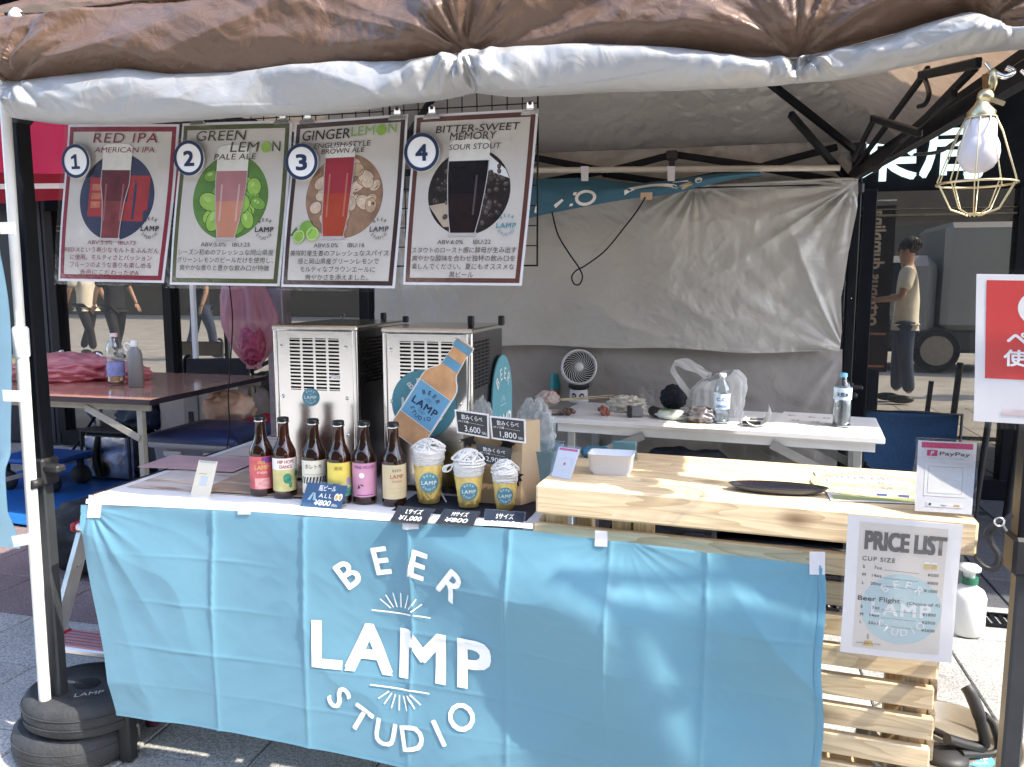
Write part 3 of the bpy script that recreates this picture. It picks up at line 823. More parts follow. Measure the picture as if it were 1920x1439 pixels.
def leg(x, y, top, lowm):
    l_ = build(MB(black).box((x, y, (top + .78) / 2), (.042, .042, top - .78), ch=.004), "leg", tent)
    b_ = MB(lowm); b_.box((x + .0, y, .47), (.032, .032, .7), ch=.004); build(b_, "inner_leg", l_)
    b_ = MB(blackp); b_.box((x, y, .79), (.056, .056, .07), ch=.006); b_.box((x + .045, y - .01, .8), (.05, .03, .02), ch=.005)
    b_.lathe([(0.001, 0), (.012, 0), (.012, .03), (.001, .03)], (x + .03, y - .04, .77), 14, R=Matrix.Rotation(pi / 2, 3, 'X')); build(b_, "height_lock", l_)
    b_ = MB(chrome)
    for k in range(2): b_.lathe([(.001, 0), (.004, 0), (.003, .003), (.001, .004)], (x, y - .021, 1.2 + k * .4), 10, R=Matrix.Rotation(pi / 2, 3, 'X'))
    build(b_, "rivet", l_)
    return l_
lowm = M("grey_steel_leg", (.03, .034, .038), .4, var=.2)
leg(FL.x, FL.y, 1.86, lowm); leg(FR.x, FR.y, 1.86, lowm); leg(BL.x, BL.y, 1.82, black); leg(BR.x, BR.y, 1.82, black)
for c in (FL, FR, BL, BR):
    for zc in (1.845, 1.68): build(MB(blackp).box((c.x, c.y, zc), (.06, .06, .055), ch=.01), "corner_bracket", tent)
b_ = MB(white); b_.lathe([(.001, 0), (.02, 0), (.022, .015), (.012, .022), (.001, .024)], P(30, 38, y=1.56), 16, R=Matrix.Rotation(1.2, 3, 'Y')); build(b_, "corner_cap", tent)
def bar(a, b, w_=.02, h=.03, name="truss_bar"): return build(MB(black).bar(a, b, w_, h, ch=.003), name, tent)
# rear scissor truss
yb = 3.8
pp = lambda x, y, yy=yb: P(x, y, y=yy)
for a, b in (((700, 335), (980, 292)), ((980, 292), (1140, 322)), ((1140, 322), (1262, 290)), ((1262, 290), (1430, 314)), ((1430, 312), (1570, 276)),
             ((840, 300), (1000, 340)), ((1000, 345), (1130, 322)), ((1130, 326), (1262, 345)), ((1262, 345), (1430, 312)), ((1430, 316), (1570, 340))):
    bar(pp(*a), pp(*b, yb - .025 * random.random()))
for q in ((1260, 292), (980, 295)):
    b_ = MB(blackp); b_.box(pp(*q, yb - .04), (.05, .05, .04), ch=.005); b_.bar(pp(q[0], q[1], yb - .04), pp(q[0], q[1] + 40, yb - .04), .025)
    build(b_, "truss_joint", tent)
# right side scissor truss, rafters
for a, b, x in (((1582, 345), (1740, 130), .56), ((1640, 320), (1830, 125), .56), ((1635, 222), (1725, 250), .5), ((1725, 142), (1835, 118), .5), ((1600, 300), (1640, 222), .5), ((1690, 262), (1790, 175), .52)):
    bar(P(*a, x=x), P(*b, x=x), .014, .022)
bar((.57, 3.9, 1.735), (.57, 1.55, 1.665), .03, .045, "eave_bar")
b_ = MB(black); b_.bar((.605, 3.9, 1.765), (.605, 1.55, 1.71), .006, .07); build(b_, "side_band", tent)
bar((.57, 3.84, 1.84), (-.52, 2.72, 2.44), .022, .03, "rafter"); bar((-1.62, 3.84, 1.84), (-.56, 2.72, 2.44), .022, .03, "rafter")
bar((-1.62, 1.66, 1.84), (-.56, 2.68, 2.44), .022, .03, "rafter"); bar((.54, 1.58, 1.84), (-.5, 2.68, 2.44), .022, .03, "rafter")
bar(pp(1482, 214, 3.45), (.575, 3.84, 1.68), .022, .03, "strut")
bar((-1.62, 3.75, 1.69), (-1.4, 3.4, 1.98), .022, .03, "strut")
for z in (1.83,): bar((-1.64, 1.68, z), (-1.64, 3.84, z), .02, .03)
b_ = MB(black)
b_.tube(spline([P(1735, 150, x=.5), P(1742, 175, x=.48), P(1735, 195, x=.47), P(1722, 200, x=.46)], 6), .006, 6)
b_.tube(spline([P(1715, 290, x=.45), P(1760, 285, x=.42), P(1800, 260, y=1.6)], 6), .004, 6)
build(b_, "strap", tent)

def rearv(u, v): x = lerp(-1.68, .6, u); return V(x, 3.9 - .02 * v - .012 * RG(x * 3, v * 1.4, 2) - .006 * RG(x * 8, v * 3, 5), EZ + .02 - .24 * v)
build(MB(roofm).grid(rearv, 160, 20), "rear_valance", tent)

# ---- rear side wall
sw = thing("tent_side_wall", "crumpled silver grey tarpaulin hung across the rear of the stall", "tarpaulin", (-.5, 3.78, 0))
edge = [(.95, .535), (1.05, .54), (1.2, .53), (1.4, .55), (1.6, .575), (1.71, .575)]
GW = [(V(.56, 0, .97), 1.1, 0.), (V(.55, 0, 1.68), .5, 3.), (V(-.1, 0, 1.72), .25, 5.), (V(-1.6, 0, 1.6), .6, 8.)]
def wdisp(x, z):
    r = 0
    for g, rad, sd in GW:
        dx, dz = x - g.x, z - g.z; dd = sqrt(dx * dx + dz * dz) + 1e-4; th = atan2(dz, dx)
        q = nz(th * 2.3 + sd, dd * 1.1, sd) + .25 * nz(th * 6. + sd, dd * 1.5, sd + 2)
        r += exp(-dd / (rad * .6)) * (.6 - 2.1 * abs(q)) * .05 * ss(0, .1, dd)
    r += .02 * nz(x * 1.3, z * 1.8, 4.) + .012 * (1 - 2.2 * abs(nz(x * 2.4 + z, z * 3.6, 8.))) + .75 * crink(x, z, 50.) + .016 * RG((x + z * .9) * 1.1, (z - x * .8) * 3.4, 61.) * ss(-.6, .3, x)
    return r
def wallf(u, v):
    z = lerp(1.71, .96, v); xr = interp(edge, z); x = lerp(-1.66, xr, u)
    z += -.014 * sin(u * pi) * (1 - v) + .006 * sin(u * 21) * v + .01 * v * (nz(u * 3, 2) + .5)
    return V(x, 3.78 - wdisp(x, z) - .02 * v, z)
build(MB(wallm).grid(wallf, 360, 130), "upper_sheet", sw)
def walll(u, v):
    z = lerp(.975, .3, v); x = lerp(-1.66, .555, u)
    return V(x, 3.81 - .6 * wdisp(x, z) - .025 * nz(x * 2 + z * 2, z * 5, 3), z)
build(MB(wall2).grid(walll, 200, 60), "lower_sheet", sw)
build(MB(wallm).tube([wallf(i / 60, 0) + V(0, -.004, 0) for i in range(61)], .006, 6), "top_hem", sw)

# ---- conduit pole with hanging blue banner and looped cable
pvc = M("cream_pvc", (.6, .55, .46), .4, var=.05)
yp = 3.68
pole = build(MB(pvc).tube([P(860, 321, y=yp), P(1575, 315, y=yp)], .013, 12), "crossbar_pole", cat="pole", label="cream plastic pole slung level across the rear truss", origin=P(1200, 318, y=yp))
banm = twoside("blue_banner_cloth", (.045, .15, .22), (.045, .15, .22), (.06, .2, .3), .15, rough=.6, bump=.12, bs=10)
top = [(860, 338), (1000, 336), (1100, 334), (1200, 345), (1260, 337), (1340, 326), (1425, 322)]
btm = [(860, 440), (985, 410), (1060, 394), (1170, 374), (1260, 364), (1330, 346), (1395, 332), (1425, 330)]
ban = thing("hanging_banner", "blue cloth banner sagging from the cream pole above the tarpaulin", "banner", P(1150, 360, y=3.64))
def banf(px, t, h=0.):
    a = P(px, smooth(top, px), y=3.655); b = P(px, smooth(btm, px), y=3.62)
    p = a.lerp(b, t); p.y -= .03 * sin(pi * t) + .012 * nz(px * .02, t * 3) + h; return p
bb = MB(banm); bb.grid(lambda u, v: banf(lerp(860, 1425, u), v), 90, 14)
bb.grid(lambda u, v: banf(lerp(860, 1425, u), 1 - v, -.012 - .012 * sin(pi * v)), 90, 6); build(bb, "cloth", ban)
def bfn(x, y, h): return banf(x, y, .003 + h)
D = Draw(lambda x, y, h: bfn(x, y, h))
def bpoly(pts, mat): D.mb("lettering").add([bfn(x, t, .001) for x, t in pts], [tuple(range(len(pts)))], mat)
for k in range(24):
    a = k * 2 * pi / 24; a2 = a + 2 * pi / 24
    bpoly([(1100 + 14 * cos(a), .72 + .17 * sin(a)), (1100 + 20 * cos(a), .72 + .27 * sin(a)), (1100 + 20 * cos(a2), .72 + .27 * sin(a2)), (1100 + 14 * cos(a2), .72 + .17 * sin(a2))], whiteink)
bpoly([(1068, .92), (1074, .92), (1084, .5), (1078, .5)], whiteink); bpoly([(1040, .8), (1056, .66), (1059, .72), (1043, .9)], whiteink); bpoly([(1003, .9), (1008, .7), (1012, .7), (1008, .95)], whiteink)
for k in range(10):
    a, b2 = k / 10, (k + 1) / 10; f_ = lambda q: (lerp(1172, 1270, q), .55 - .38 * sin(pi * q) ** .7, .8 - .42 * sin(pi * q) ** .8)
    xa, ta, tb = f_(a); xb, tc_, td = f_(b2); bpoly([(xa, ta), (xb, tc_), (xb, td), (xa, tb)], whiteink)
bpoly([(1262, .25), (1290, .3), (1298, .75), (1262, .7)], whiteink)
bpoly([(1310 + 7 * cos(k), .45 + .25 * sin(k)) for k in [q * pi / 6 for q in range(12)]], whiteink)
tanp = M("tan_print", (.5, .38, .22), .7)
bpoly([(1275, .6), (1296, .45), (1300, .7), (1280, .9)], tanp)
D.done(ban)
for px in (1097, 1259): build(MB(tape_m).add([P(px - 8, 312, y=3.6), P(px + 7, 312, y=3.6), P(px + 6, 340, y=3.6), P(px - 7, 340, y=3.6)] + [P(px - 8, 312, y=3.603), P(px + 7, 312, y=3.603), P(px + 6, 340, y=3.603), P(px - 7, 340, y=3.603)], [(0, 1, 2, 3), (7, 6, 5, 4), (0, 4, 5, 1), (1, 5, 6, 2), (2, 6, 7, 3), (3, 7, 4, 0)]), "tape_strip", ban)
build(MB(M("masking_tape", (.55, .4, .28), .7)).box(P(1212, 368, y=3.56), (.05, .004, .03)), "tape_patch", ban)
cb = [(1035, 398), (1046, 440), (1066, 474), (1084, 500), (1092, 518), (1087, 533), (1077, 533), (1072, 520), (1080, 508), (1098, 498), (1135, 470), (1172, 425), (1195, 395), (1210, 370)]
build(MB(black).tube(spline([P(x, y, y=3.56 + .01 * sin(i * 2.2)) for i, (x, y) in enumerate(cb)], 8), .0035, 6), "looped_cable", cat="cable", label="thin black cable hanging in a loop below the blue banner", origin=P(1090, 500, y=3.56))
build(MB(black).tube([P(1000, 372 - 10, y=3.7), P(1330, 352, y=3.72), P(1590, 346, y=3.75)], .003, 5), "support_line", cat="cord", label="black cord stretched along the top hem of the tarpaulin", origin=P(1330, 352, y=3.72))

# ================================================================ SERVING TABLE + BLUE CLOTH
TZ = .74
tt = thing("serving_table", "white topped folding table standing behind the blue cloth", "table", (-.92, 2.03, 0))
build(MB(white).box((-.93, 2.04, TZ - .014), (1.15, .8, .028), ch=.004), "tabletop", tt)
b_ = MB(M("dark_edge", (.03, .02, .02), .5)); b_.box((-.93, 2.443, TZ - .014), (1.15, .006, .03)); b_.box((-1.509, 2.04, TZ - .014), (.006, .8, .03)); build(b_, "edge_band", tt)
for x, y in ((-1.487, 1.69), (-.42, 1.75), (-1.46, 2.38), (-.42, 2.38)):
    l_ = build(MB(alu).box((x, y, .44), (.03, .03, .58), ch=.003), "leg", tt)
    build(MB(blackp).box((x, y, .085), (.036, .036, .17), ch=.006), "foot", l_)
build(MB(white).add([(-1.50, 1.66, .22), (-1.47, 1.655, .2), (-1.455, 1.66, .17), (-1.49, 1.68, .13), (-1.51, 1.69, .2)], [(0, 1, 2, 3, 4)]), "corner_flap", tt)
matm = bpy.data.materials.new("printed_wood_mat"); matm.use_nodes = True
_n = matm.node_tree; _b = _n.nodes["Principled BSDF"]; _tc = _n.nodes.new("ShaderNodeTexCoord"); _mp = _n.nodes.new("ShaderNodeMapping"); _mp.inputs["Scale"].default_value = (2.2, 14, 1); _mp.inputs["Rotation"].default_value = (0, 0, .35)
_t = _n.nodes.new("ShaderNodeTexNoise"); _t.inputs["Scale"].default_value = 1.8; _t.inputs["Detail"].default_value = 7; _t.inputs["Roughness"].default_value = .6
_c = _n.nodes.new("ShaderNodeValToRGB"); _e = _c.color_ramp.elements; _e[0].position = .3; _e[0].color = (.22, .15, .12, 1); _e[1].position = .4; _e[1].color = (.62, .5, .42, 1); _x = _e.new(.5); _x.color = (.76, .7, .64, 1)
_n.links.new(_tc.outputs["Object"], _mp.inputs[0]); _n.links.new(_mp.outputs[0], _t.inputs[0]); _n.links.new(_t.outputs[0], _c.inputs[0]); _n.links.new(_c.outputs[0], _b.inputs["Base Color"]); _b.inputs["Roughness"].default_value = .25
b_ = MB(matm); b_.grid(lambda u, v: V(lerp(-1.47, -1.02, u), lerp(1.72, 2.42, v), TZ + .003 + .001 * nz(u * 4, v * 4)), 20, 20); b_.grid(lambda u, v: V(lerp(-1.02, -1.47, u), lerp(1.72, 2.42, v), TZ + .0005), 2, 2)
build(b_, "table_mat", cat="table mat", label="glossy wood-print mat lying on the left end of the serving table", origin=(-1.25, 2.05, TZ))
for i, (a, lab) in enumerate((((355, 868), "pink paper sheet lying near the rear edge of the wood-print mat"), ((415, 900), "brown kraft sheet lying left of the beer bottles"))):
    c = P(*a, z=TZ + .006); mm = M("pink_paper", (.6, .38, .38), .6) if i == 0 else M("kraft_sheet", (.42, .3, .22), .7)
    if i: c.x += .12
    b_ = MB(mm); b_.box(c + V(.04, 0, .001), (.3, .16 if i == 0 else .22, .0015), Matrix.Rotation(.04, 3, 'Z')); build(b_, "paper_sheet", cat="paper", label=lab, origin=c)

clothm = bpy.data.materials.new("sky_blue_polyester"); clothm.use_nodes = True
_n = clothm.node_tree; _b = _n.nodes["Principled BSDF"]; _tc = _n.nodes.new("ShaderNodeTexCoord")
_t = _n.nodes.new("ShaderNodeTexNoise"); _t.inputs["Scale"].default_value = 2.; _t.inputs["Detail"].default_value = 5
_c = _n.nodes.new("ShaderNodeValToRGB"); _e = _c.color_ramp.elements; _e[0].position = .3; _e[0].color = (.125, .32, .435, 1); _e[1].position = .7; _e[1].color = (.165, .375, .49, 1)
_w = _n.nodes.new("ShaderNodeTexNoise"); _w.inputs["Scale"].default_value = 900; _w2 = _n.nodes.new("ShaderNodeTexNoise"); _w2.inputs["Scale"].default_value = 6; _w2.inputs["Detail"].default_value = 5
_a = _n.nodes.new("ShaderNodeMath"); _a.operation = 'MULTIPLY_ADD'; _a.inputs[1].default_value = .06
_bp = _n.nodes.new("ShaderNodeBump"); _bp.inputs["Strength"].default_value = .3; _bp.inputs["Distance"].default_value = .015
L_ = _n.links.new
L_(_tc.outputs["Object"], _t.inputs[0]); L_(_t.outputs[0], _c.inputs[0]); L_(_c.outputs[0], _b.inputs["Base Color"]); L_(_w.outputs[0], _a.inputs[0]); L_(_w2.outputs[0], _a.inputs[2])
L_(_tc.outputs["Object"], _w.inputs[0]); L_(_tc.outputs["Object"], _w2.inputs[0]); L_(_a.outputs[0], _bp.inputs["Height"]); L_(_bp.outputs[0], _b.inputs["Normal"])
_b.inputs["Roughness"].default_value = .45; _b.inputs["Sheen Weight"].default_value = .3
_tr = _n.nodes.new("ShaderNodeBsdfTranslucent"); _tr.inputs[0].default_value = (.28, .55, .66, 1); _ms = _n.nodes.new("ShaderNodeMixShader"); _ms.inputs[0].default_value = .3
L_(_b.outputs[0], _ms.inputs[1]); L_(_tr.outputs[0], _ms.inputs[2]); L_(_ms.outputs[0], _n.nodes["Material Output"].inputs[0])

CZ = .85
cf0, cf1 = P(1004, 908, z=CZ), P(1837, 979, z=CZ)
ang = atan2(cf1.y - cf0.y, cf1.x - cf0.x)
TOPPX = [(172, 944), (455, 957), (600, 967), (760, 978), (950, 986), (1130, 1002), (1535, 1040)]
TOPW = [(P(x, y, y=1.6).x, P(x, y, y=1.6).z) for x, y in TOPPX]
CX0, CX1 = -1.475, .212
VC = [P(x, 1100, y=1.59).x for x in (405, 575, 770, 957, 1145, 1325)]
HC = [.615, .50, .385, .29]
def cy(x, z):
    y = 1.588 + min(0, (x + .42) * math.tan(ang)) - .02 * ss(.7, .2, z) * sin((x + 1.5) * 1.1)
    y -= .018 * nz(x * 1.3, z * 1.2, 1.) + .006 * nz(x * 3.2, z * 2.6, 9.)
    for i, c in enumerate(VC):
        dx = x - c - .008 * nz(z * 3, i); y -= (.0065 + .003 * nz(z * 4, i * 3.1)) * exp(-abs(dx) / .0045) * (.4 + .6 * ss(.2, .62, z)) + .0015 * exp(-(dx / .03) ** 2)
    for i, c in enumerate(HC):
        dz = z - c + .006 * nz(x * 2.4, i * 5.) + .012 * (x + .6); y -= .0022 * exp(-abs(dz) / .003) * clamp(.35 + 1.2 * nz(x * 3, i * 3.3)) + .0004 * exp(-(dz / .03) ** 2)
    # pulls from the taped corners
    for gx, gz, am in ((-.16, .76, .003), (.2, .75, .004), (-1.46, .73, .006)):
        d_ = sqrt((x - gx) ** 2 + (z - gz) ** 2) + 1e-3; th = atan2(z - gz, x - gx)
        y -= am * exp(-d_ / .28) * (1 - 2 * abs(nz(th * 3 + gx * 9, d_ * 2.))) * ss(0, .06, d_)
    y -= .16 * crink(x * .8, z * .8, 110.)
    # big soft billows on the right
    y -= .03 * exp(-(((x + .12 + (z - .5) * .6) / .16) ** 2)) * ss(.75, .6, z) + .03 * (1 - 1.6 * abs(nz(x * 2.1 + z * 2.6, z * 1.2 - x * .8, 6.))) * ss(-.75, -.2, x) * ss(.76, .6, z) + .012 * (1 - 2 * abs(nz(x * 3 - z * 2, z * 2.2 + x, 16.))) * ss(.76, .66, z)
    return y
def csurf(x, z, h=0.):
    e = .004; nx = (cy(x + e, z) - cy(x - e, z)) / (2 * e); nzz = (cy(x, z + e) - cy(x, z - e)) / (2 * e)
    n_ = Vector((nx, -1, nzz)).normalized()
    return V(x, cy(x, z), z) + n_ * h
def clothf(u, v, off=0.):
    zt = interp(TOPW, lerp(CX0, CX1, u)); zb = .186 + .018 * (1 - u) + .006 * sin(u * 9) + .0015 * nz(u * 300, 1)
    z = lerp(zt, zb, v); xl = lerp(-1.485, -1.41, v ** 1.2); xr = lerp(CX1, .221, v) + .004 * sin(v * 14) + .0015 * nz(v * 90, 5)
    return csurf(lerp(xl, xr, u), z, off)
cl = thing("blue_tablecloth", "sky blue cloth with large white round lettering hung across the stall front", "tablecloth", (-.63, 1.6, 0))
build(MB(clothm).grid(clothf, 460, 170), "cloth", cl)
b_ = MB(clothm); b_.grid(lambda u, v: clothf(1 - .008 * v, u, .0015 + .0015 * sin(v * pi)), 160, 3); b_.grid(lambda u, v: clothf(u, 1 - .014 * v, .0015), 300, 2); build(b_, "hem", cl)
# top flap folded over the table edge on the left
b_ = MB(white)
def flap(u, v):
    x = lerp(-1.487, -.36, u); zt = interp(TOPW, x)
    return [V(x, 1.72, TZ + .002), V(x, 1.635, TZ + .003), V(x, 1.612, TZ - .001), V(x, 1.603, zt + .008), V(x, 1.600, zt - .002)][round(v * 4)]
b_.grid(flap, 30, 4); build(b_, "table_front_strip", tt)
D = Draw(lambda x, y, h: csurf(x, y, .0022 + h), step=.012)
A = P(585, 1225, y=1.585); B = P(921, 1225, y=1.585)
lg = P(752, 1218, y=1.585)
D.logo(lg.x, lg.z - .003, (B.x - A.x) * .985, whiteink, 0, "lettering")
D.done(cl)
def tape(px, py, w_, h_, lab, yy=None, rz=0):
    b = MB(tape_m)
    def f(u, v, o=0): p = P(px + (u - .5) * w_ + rz * (v - .5) * h_, py + (v - .5) * h_, y=1.59); q = csurf(p.x, min(p.z, .9), .0025 + o); q.y = min(q.y, 1.6); return q
    b.grid(f, 3, 4); b.grid(lambda u, v: f(1 - u, v, -.001), 3, 4); build(b, "tape_strip", cl)
tape(183, 948, 26, 42, ""); tape(458, 954, 24, 22, ""); tape(772, 984, 30, 14, ""); tape(1131, 1003, 24, 28, ""); tape(1526, 1038, 28, 42, "")

# ================================================================ WOODEN COUNTER
CZ = .85
cf0, cf1 = P(1004, 908, z=CZ), P(1837, 979, z=CZ)
ang = atan2(cf1.y - cf0.y, cf1.x - cf0.x); CWD = (cf1 - cf0).length
ct = thing("wooden_counter", "slatted pine counter with thick plank top at the right of the stall", "counter", (cf0.x, cf0.y, 0), ang)
wx, wyy, wz_ = wood("pine_along_x", 0), wood("pine_along_y", 1), wood("pine_upright", 2)
def cbox(name, x0, x1, y0, y1, z0, z1, m, ch=.003, par=None, lean=0):
    b = MB(m); b.box(((x0 + x1) / 2, (y0 + y1) / 2, (z0 + z1) / 2), (x1 - x0, y1 - y0, z1 - z0), Matrix.Rotation(lean, 3, 'X') if lean else None, ch=ch)
    return build(b, name, par or ct, local=True)
cbox("plank", 0, CWD, 0, .1, CZ - .064, CZ, wx, .005)
for k in range(3): cbox("plank", .004 * k, CWD - .012 + .006 * (k % 2), .102 + k * .094, .194 + k * .094, CZ - .045, CZ - .0005 * (k % 2), wx)
SX0, SX1 = -.01, CWD - .045
for k in range(12):
    zt = .758 - k * .0605; dx = random.uniform(-.004, .004)
    cbox("slat", SX0, SX1 + dx - .003 * k * .2, .024, .042, zt - .043, zt, wx, .0025)
for x in (SX0 + .02, .155, .2, SX1 - .05): cbox("post", x, x + .04, .043, .083, .04, CZ - .065, wz_)
for x in (SX0 + .02, SX1 - .05): cbox("post", x, x + .04, .31, .35, .04, CZ - .046, wz_)
for k in range(12):
    zt = .765 - k * .0605
    cbox("side_slat", SX1 - .008, SX1 + .006, .046, .36, zt - .042, zt, wyy, .002)
    if k % 2 == 0: cbox("side_slat", SX0 + .004, SX0 + .018, .046, .36, zt - .042, zt, wyy, .002)
cbox("shelf", SX0 + .03, SX1 - .03, .09, .34, .2, .215, wx)
ctm = Matrix.Translation(V(cf0.x, cf0.y, 0)) @ Matrix.Rotation(ang, 4, 'Z')

# price list sheet taped to the counter front
def card(name, label, cat, TL, TR, BR, BL, sheetm, bow=0., t=.0012, origin=None, group=None):
    fn, W, H = quadmap(TL, TR, BR, BL, bow)
    o = thing(name, label, cat, origin or ((Vector(BL) + Vector(BR)) / 2), 0, group)
    build(sheet(MB(sheetm), fn, W, H, t, sheetm), "sheet", o)
    return o, Draw(fn, step=(.035 if bow else None)), W, H, fn
def on(px, py, yy): return P(px, py, y=yy)
lamw = M("laminated_white", (.8, .78, .79), .18, var=.03, coat=.6)
beige = M("beige_print", (.65, .6, .54), .3, var=.03, coat=.5)
o, D, W, H, fn = card("price_list", "laminated price list sheet with pale blue roundel on the counter front", "price list", on(1591, 967, 1.515), on(1806, 985, 1.505), on(1784, 1243, 1.525), on(1575, 1223, 1.53), lamw, .004)
D.rect(W * .11, H * .05, W * .88, H * .96, beige, .0005)
pale = M("pale_blue_print", (.42, .56, .58), .4, var=.03); palew = M("pale_white_print", (.68, .7, .7), .4, var=0)
D.disc(W * .52, H * .36, W * .36, pale, .0009, ry=W * .36)
D.logo(W * .52, H * .36, W * .52, palew, .0012, "watermark")
gi = M("grey_ink", (.09, .085, .085), .6, var=0)
D.text("PRICE LIST", W * .52, H * .775, H * .13, gi, .0014, bold=.045, width=W * .7)
D.text("CUP SIZE", W * .15, H * .69, H * .032, gi, .0014, align='l', bold=.015, sp=1.2)
D.text("Beer Flight", W * .13, H * .405, H * .034, gi, .0014, align='l', bold=.022, width=W * .38); D.text("(Choice of 4)", W * .86, H * .4, H * .022, gi, .0014, align='r', bold=.012, width=W * .29)
for i, (a, b, c) in enumerate((("S", "7oz", "¥500"), ("M", "14oz", "¥800"), ("L", "20oz", "¥1000"), ("S", "7oz", "¥1800"), ("M", "14oz", "¥2900"), ("L", "20oz", "¥3600"))):
    y = H * (.635 - .057 * i if i < 3 else .35 - .057 * (i - 3))
    D.text(a, W * .16, y, H * .022, gi, .0014, align='l', bold=.018); D.text(b, W * .33, y, H * .022, gi, .0014, align='r', bold=.018, sp=1.15)
    D.text(c, W * .83, y - H * .022, H * .022, gi, .0014, align='r', bold=.018, sp=1.1); D.line(W * .35, y - H * .002, W * .66, y - H * .008, H * .002, gi, .0014)
yel = M("beer_yellow_print", (.62, .42, .12), .5, var=.15, scale=60)
for k in (0, 1): D.rect(W * (.7 + .06 * k), H * .665, W * (.75 + .06 * k), H * .71, yel, .0012, "printed_mugs"); D.rect(W * (.7 + .06 * k), H * .7, W * (.75 + .06 * k), H * .715, whiteink, .0014, "printed_mugs")
D.poly([(W * .2, H * .07), (W * .3, H * .07), (W * .28, H * .11), (W * .22, H * .11)], yel, .0012, "printed_mugs"); D.text("LAMP BEER STUDIO", W * .25, H * .085, H * .011, gi, .0016, width=W * .22); D.text("BEER", W * .25, H * .125, H * .012, gi, .0014, rot=pi / 2, align='l')
D.done(o)
build(sheet(MB(lamin), lambda x, y, h: fn(lerp(-.006, W + .006, x / W), lerp(-.008, H + .006, y / H), h + .0024), W, H, .0004, lamin, 6, 6), "laminate_film", o)

# small cards standing on the counter (codes left out)
magenta = M("magenta_print", (.62, .03, .14), .5, var=.03)
def paycard(TL, TR, BR, BL, label, logo):
    back = V(.01, .05, 0)
    o, D, W, H, fn = card("payment_card", label, "payment sign", TL, TR, BR, BL, lamw)
    D.rect(W * .06, H * .9, W * .94, H * .98, magenta, .0006)
    D.rect(W * .14, H * .22, W * .86, H * .68, paper, .0006, "blank_panel"); D.frame(W * .2, H * .26, W * .8, H * .64, W * .008, M("pale_grey_print", (.5, .5, .5), .6), .0009, "panel_outline")
    if logo:
        D.rect(W * .16, H * .785, W * .34, H * .87, magenta, .0008, "emblem"); D.text("P", W * .25, H * .797, H * .058, whiteink, .0012, "emblem_letter", bold=.02, shear=.25)
        D.text("PayPay", W * .38, H * .8, H * .055, ink, .0008, align='l', bold=.012, width=W * .52)
        D.rect(W * .2, H * .07, W * .84, H * .14, paper, .0008, "small_badge"); D.text("QRコード決済", W * .5, H * .75, H * .014, M("soft_green_print", (.3, .5, .45), .6), .0008, width=W * .6)
        D.text("Alipay", W * .5, H * .09, H * .02, ink, .0012, bold=.01); D.rect(W * .68, H * .09, W * .78, H * .115, yel, .0012, "small_badge"); D.rect(W * .24, H * .09, W * .28, H * .12, navyink, .0012, "small_badge")
    else: D.rect(W * .45, H * .42, W * .56, H * .5, magenta, .0012, "emblem")
    D.done(o)
    f2, W2, H2 = quadmap(Vector(TR) + V(0, .003, 0), Vector(TL) + V(0, .003, 0), Vector(BL) + V(0, .06, 0), Vector(BR) + V(0, .06, 0))
    build(sheet(MB(clear), f2, W2, H2, .0015, clear, 4, 4), "acrylic_back", o)
    build(sheet(MB(clear), lambda x, y, h: fn(lerp(-.004, W + .004, x / W), lerp(-.003, H + .005, y / H), h + .003), W, H, .001, clear, 2, 2), "acrylic_front", o)
    return o
def onc(px, py, dy, z=CZ):
    return P(px, py, y=dy)
def stand(pxs, yb_, dz_=None):
    pass
q = [P(1722, 826, y=1.60), P(1832, 831, y=1.60), P(1822, 965, y=1.548), P(1715, 958, y=1.555)]
for v_ in q[2:]: v_.z = max(v_.z, CZ + .001)
paycard(*q, "upright acrylic payment card with magenta bar on the counter's right end", True)
q = [P(1048, 838, y=1.80), P(1086, 843, y=1.80), P(1069, 899, y=1.70), P(1034, 893, y=1.70)]
dz_ = CZ + .001 - q[3].z
q = [P(1048, 838, y=1.70), P(1087, 843, y=1.695), P(1069, 899, y=P(1069, 899, z=CZ + .001).y), P(1034, 893, y=P(1034, 893, z=CZ + .001).y)]
paycard(*q, "small payment card with magenta bar beside the white tray", False)

# white tray
c = P(1143, 893, z=CZ); tr = MB(M("tray_white", (.74, .76, .8), .3, var=.02))
def rrect(w_, d_, r, n=5):
    pts = []
    for cx_, cy_, a0 in ((w_ / 2 - r, d_ / 2 - r, 0), (-w_ / 2 + r, d_ / 2 - r, pi / 2), (-w_ / 2 + r, -d_ / 2 + r, pi), (w_ / 2 - r, -d_ / 2 + r, 3 * pi / 2)):
        for k in range(n + 1): a = a0 + k * pi / 2 / n; pts.append((cx_ + r * cos(a), cy_ + r * sin(a)))
    return pts
def loft(mb, rings, mat=None, capb=True, capt=False, smooth=True):
    n = len(rings[0]); vs = [p for r in rings for p in r]; fs = []
    for i in range(len(rings) - 1):
        for k in range(n): k2 = (k + 1) % n; fs.append((i * n + k, i * n + k2, (i + 1) * n + k2, (i + 1) * n + k))
    mb.add(vs, fs, mat, smooth)
    if capb: mb.add(rings[0], [tuple(reversed(range(n)))], mat)
    if capt: mb.add(rings[-1], [tuple(range(n))], mat)
    return mb
def rr3(c, w_, d_, r, z, rz=0.): 
    R = Matrix.Rotation(rz, 3, 'Z'); return [c + R @ V(x, y, z) for x, y in rrect(w_, d_, r)]
c = V(c.x, c.y + .03, CZ)
loft(tr, [rr3(c, .078, .05, .008, 0), rr3(c, .092, .06, .01, .012), rr3(c, .1, .066, .01, .046), rr3(c, .103, .069, .011, .047), rr3(c, .096, .062, .009, .046), rr3(c, .086, .054, .009, .008)], capt=True)
build(tr, "coin_tray", cat="tray", label="small white plastic coin tray on the shaded end of the counter", origin=c)
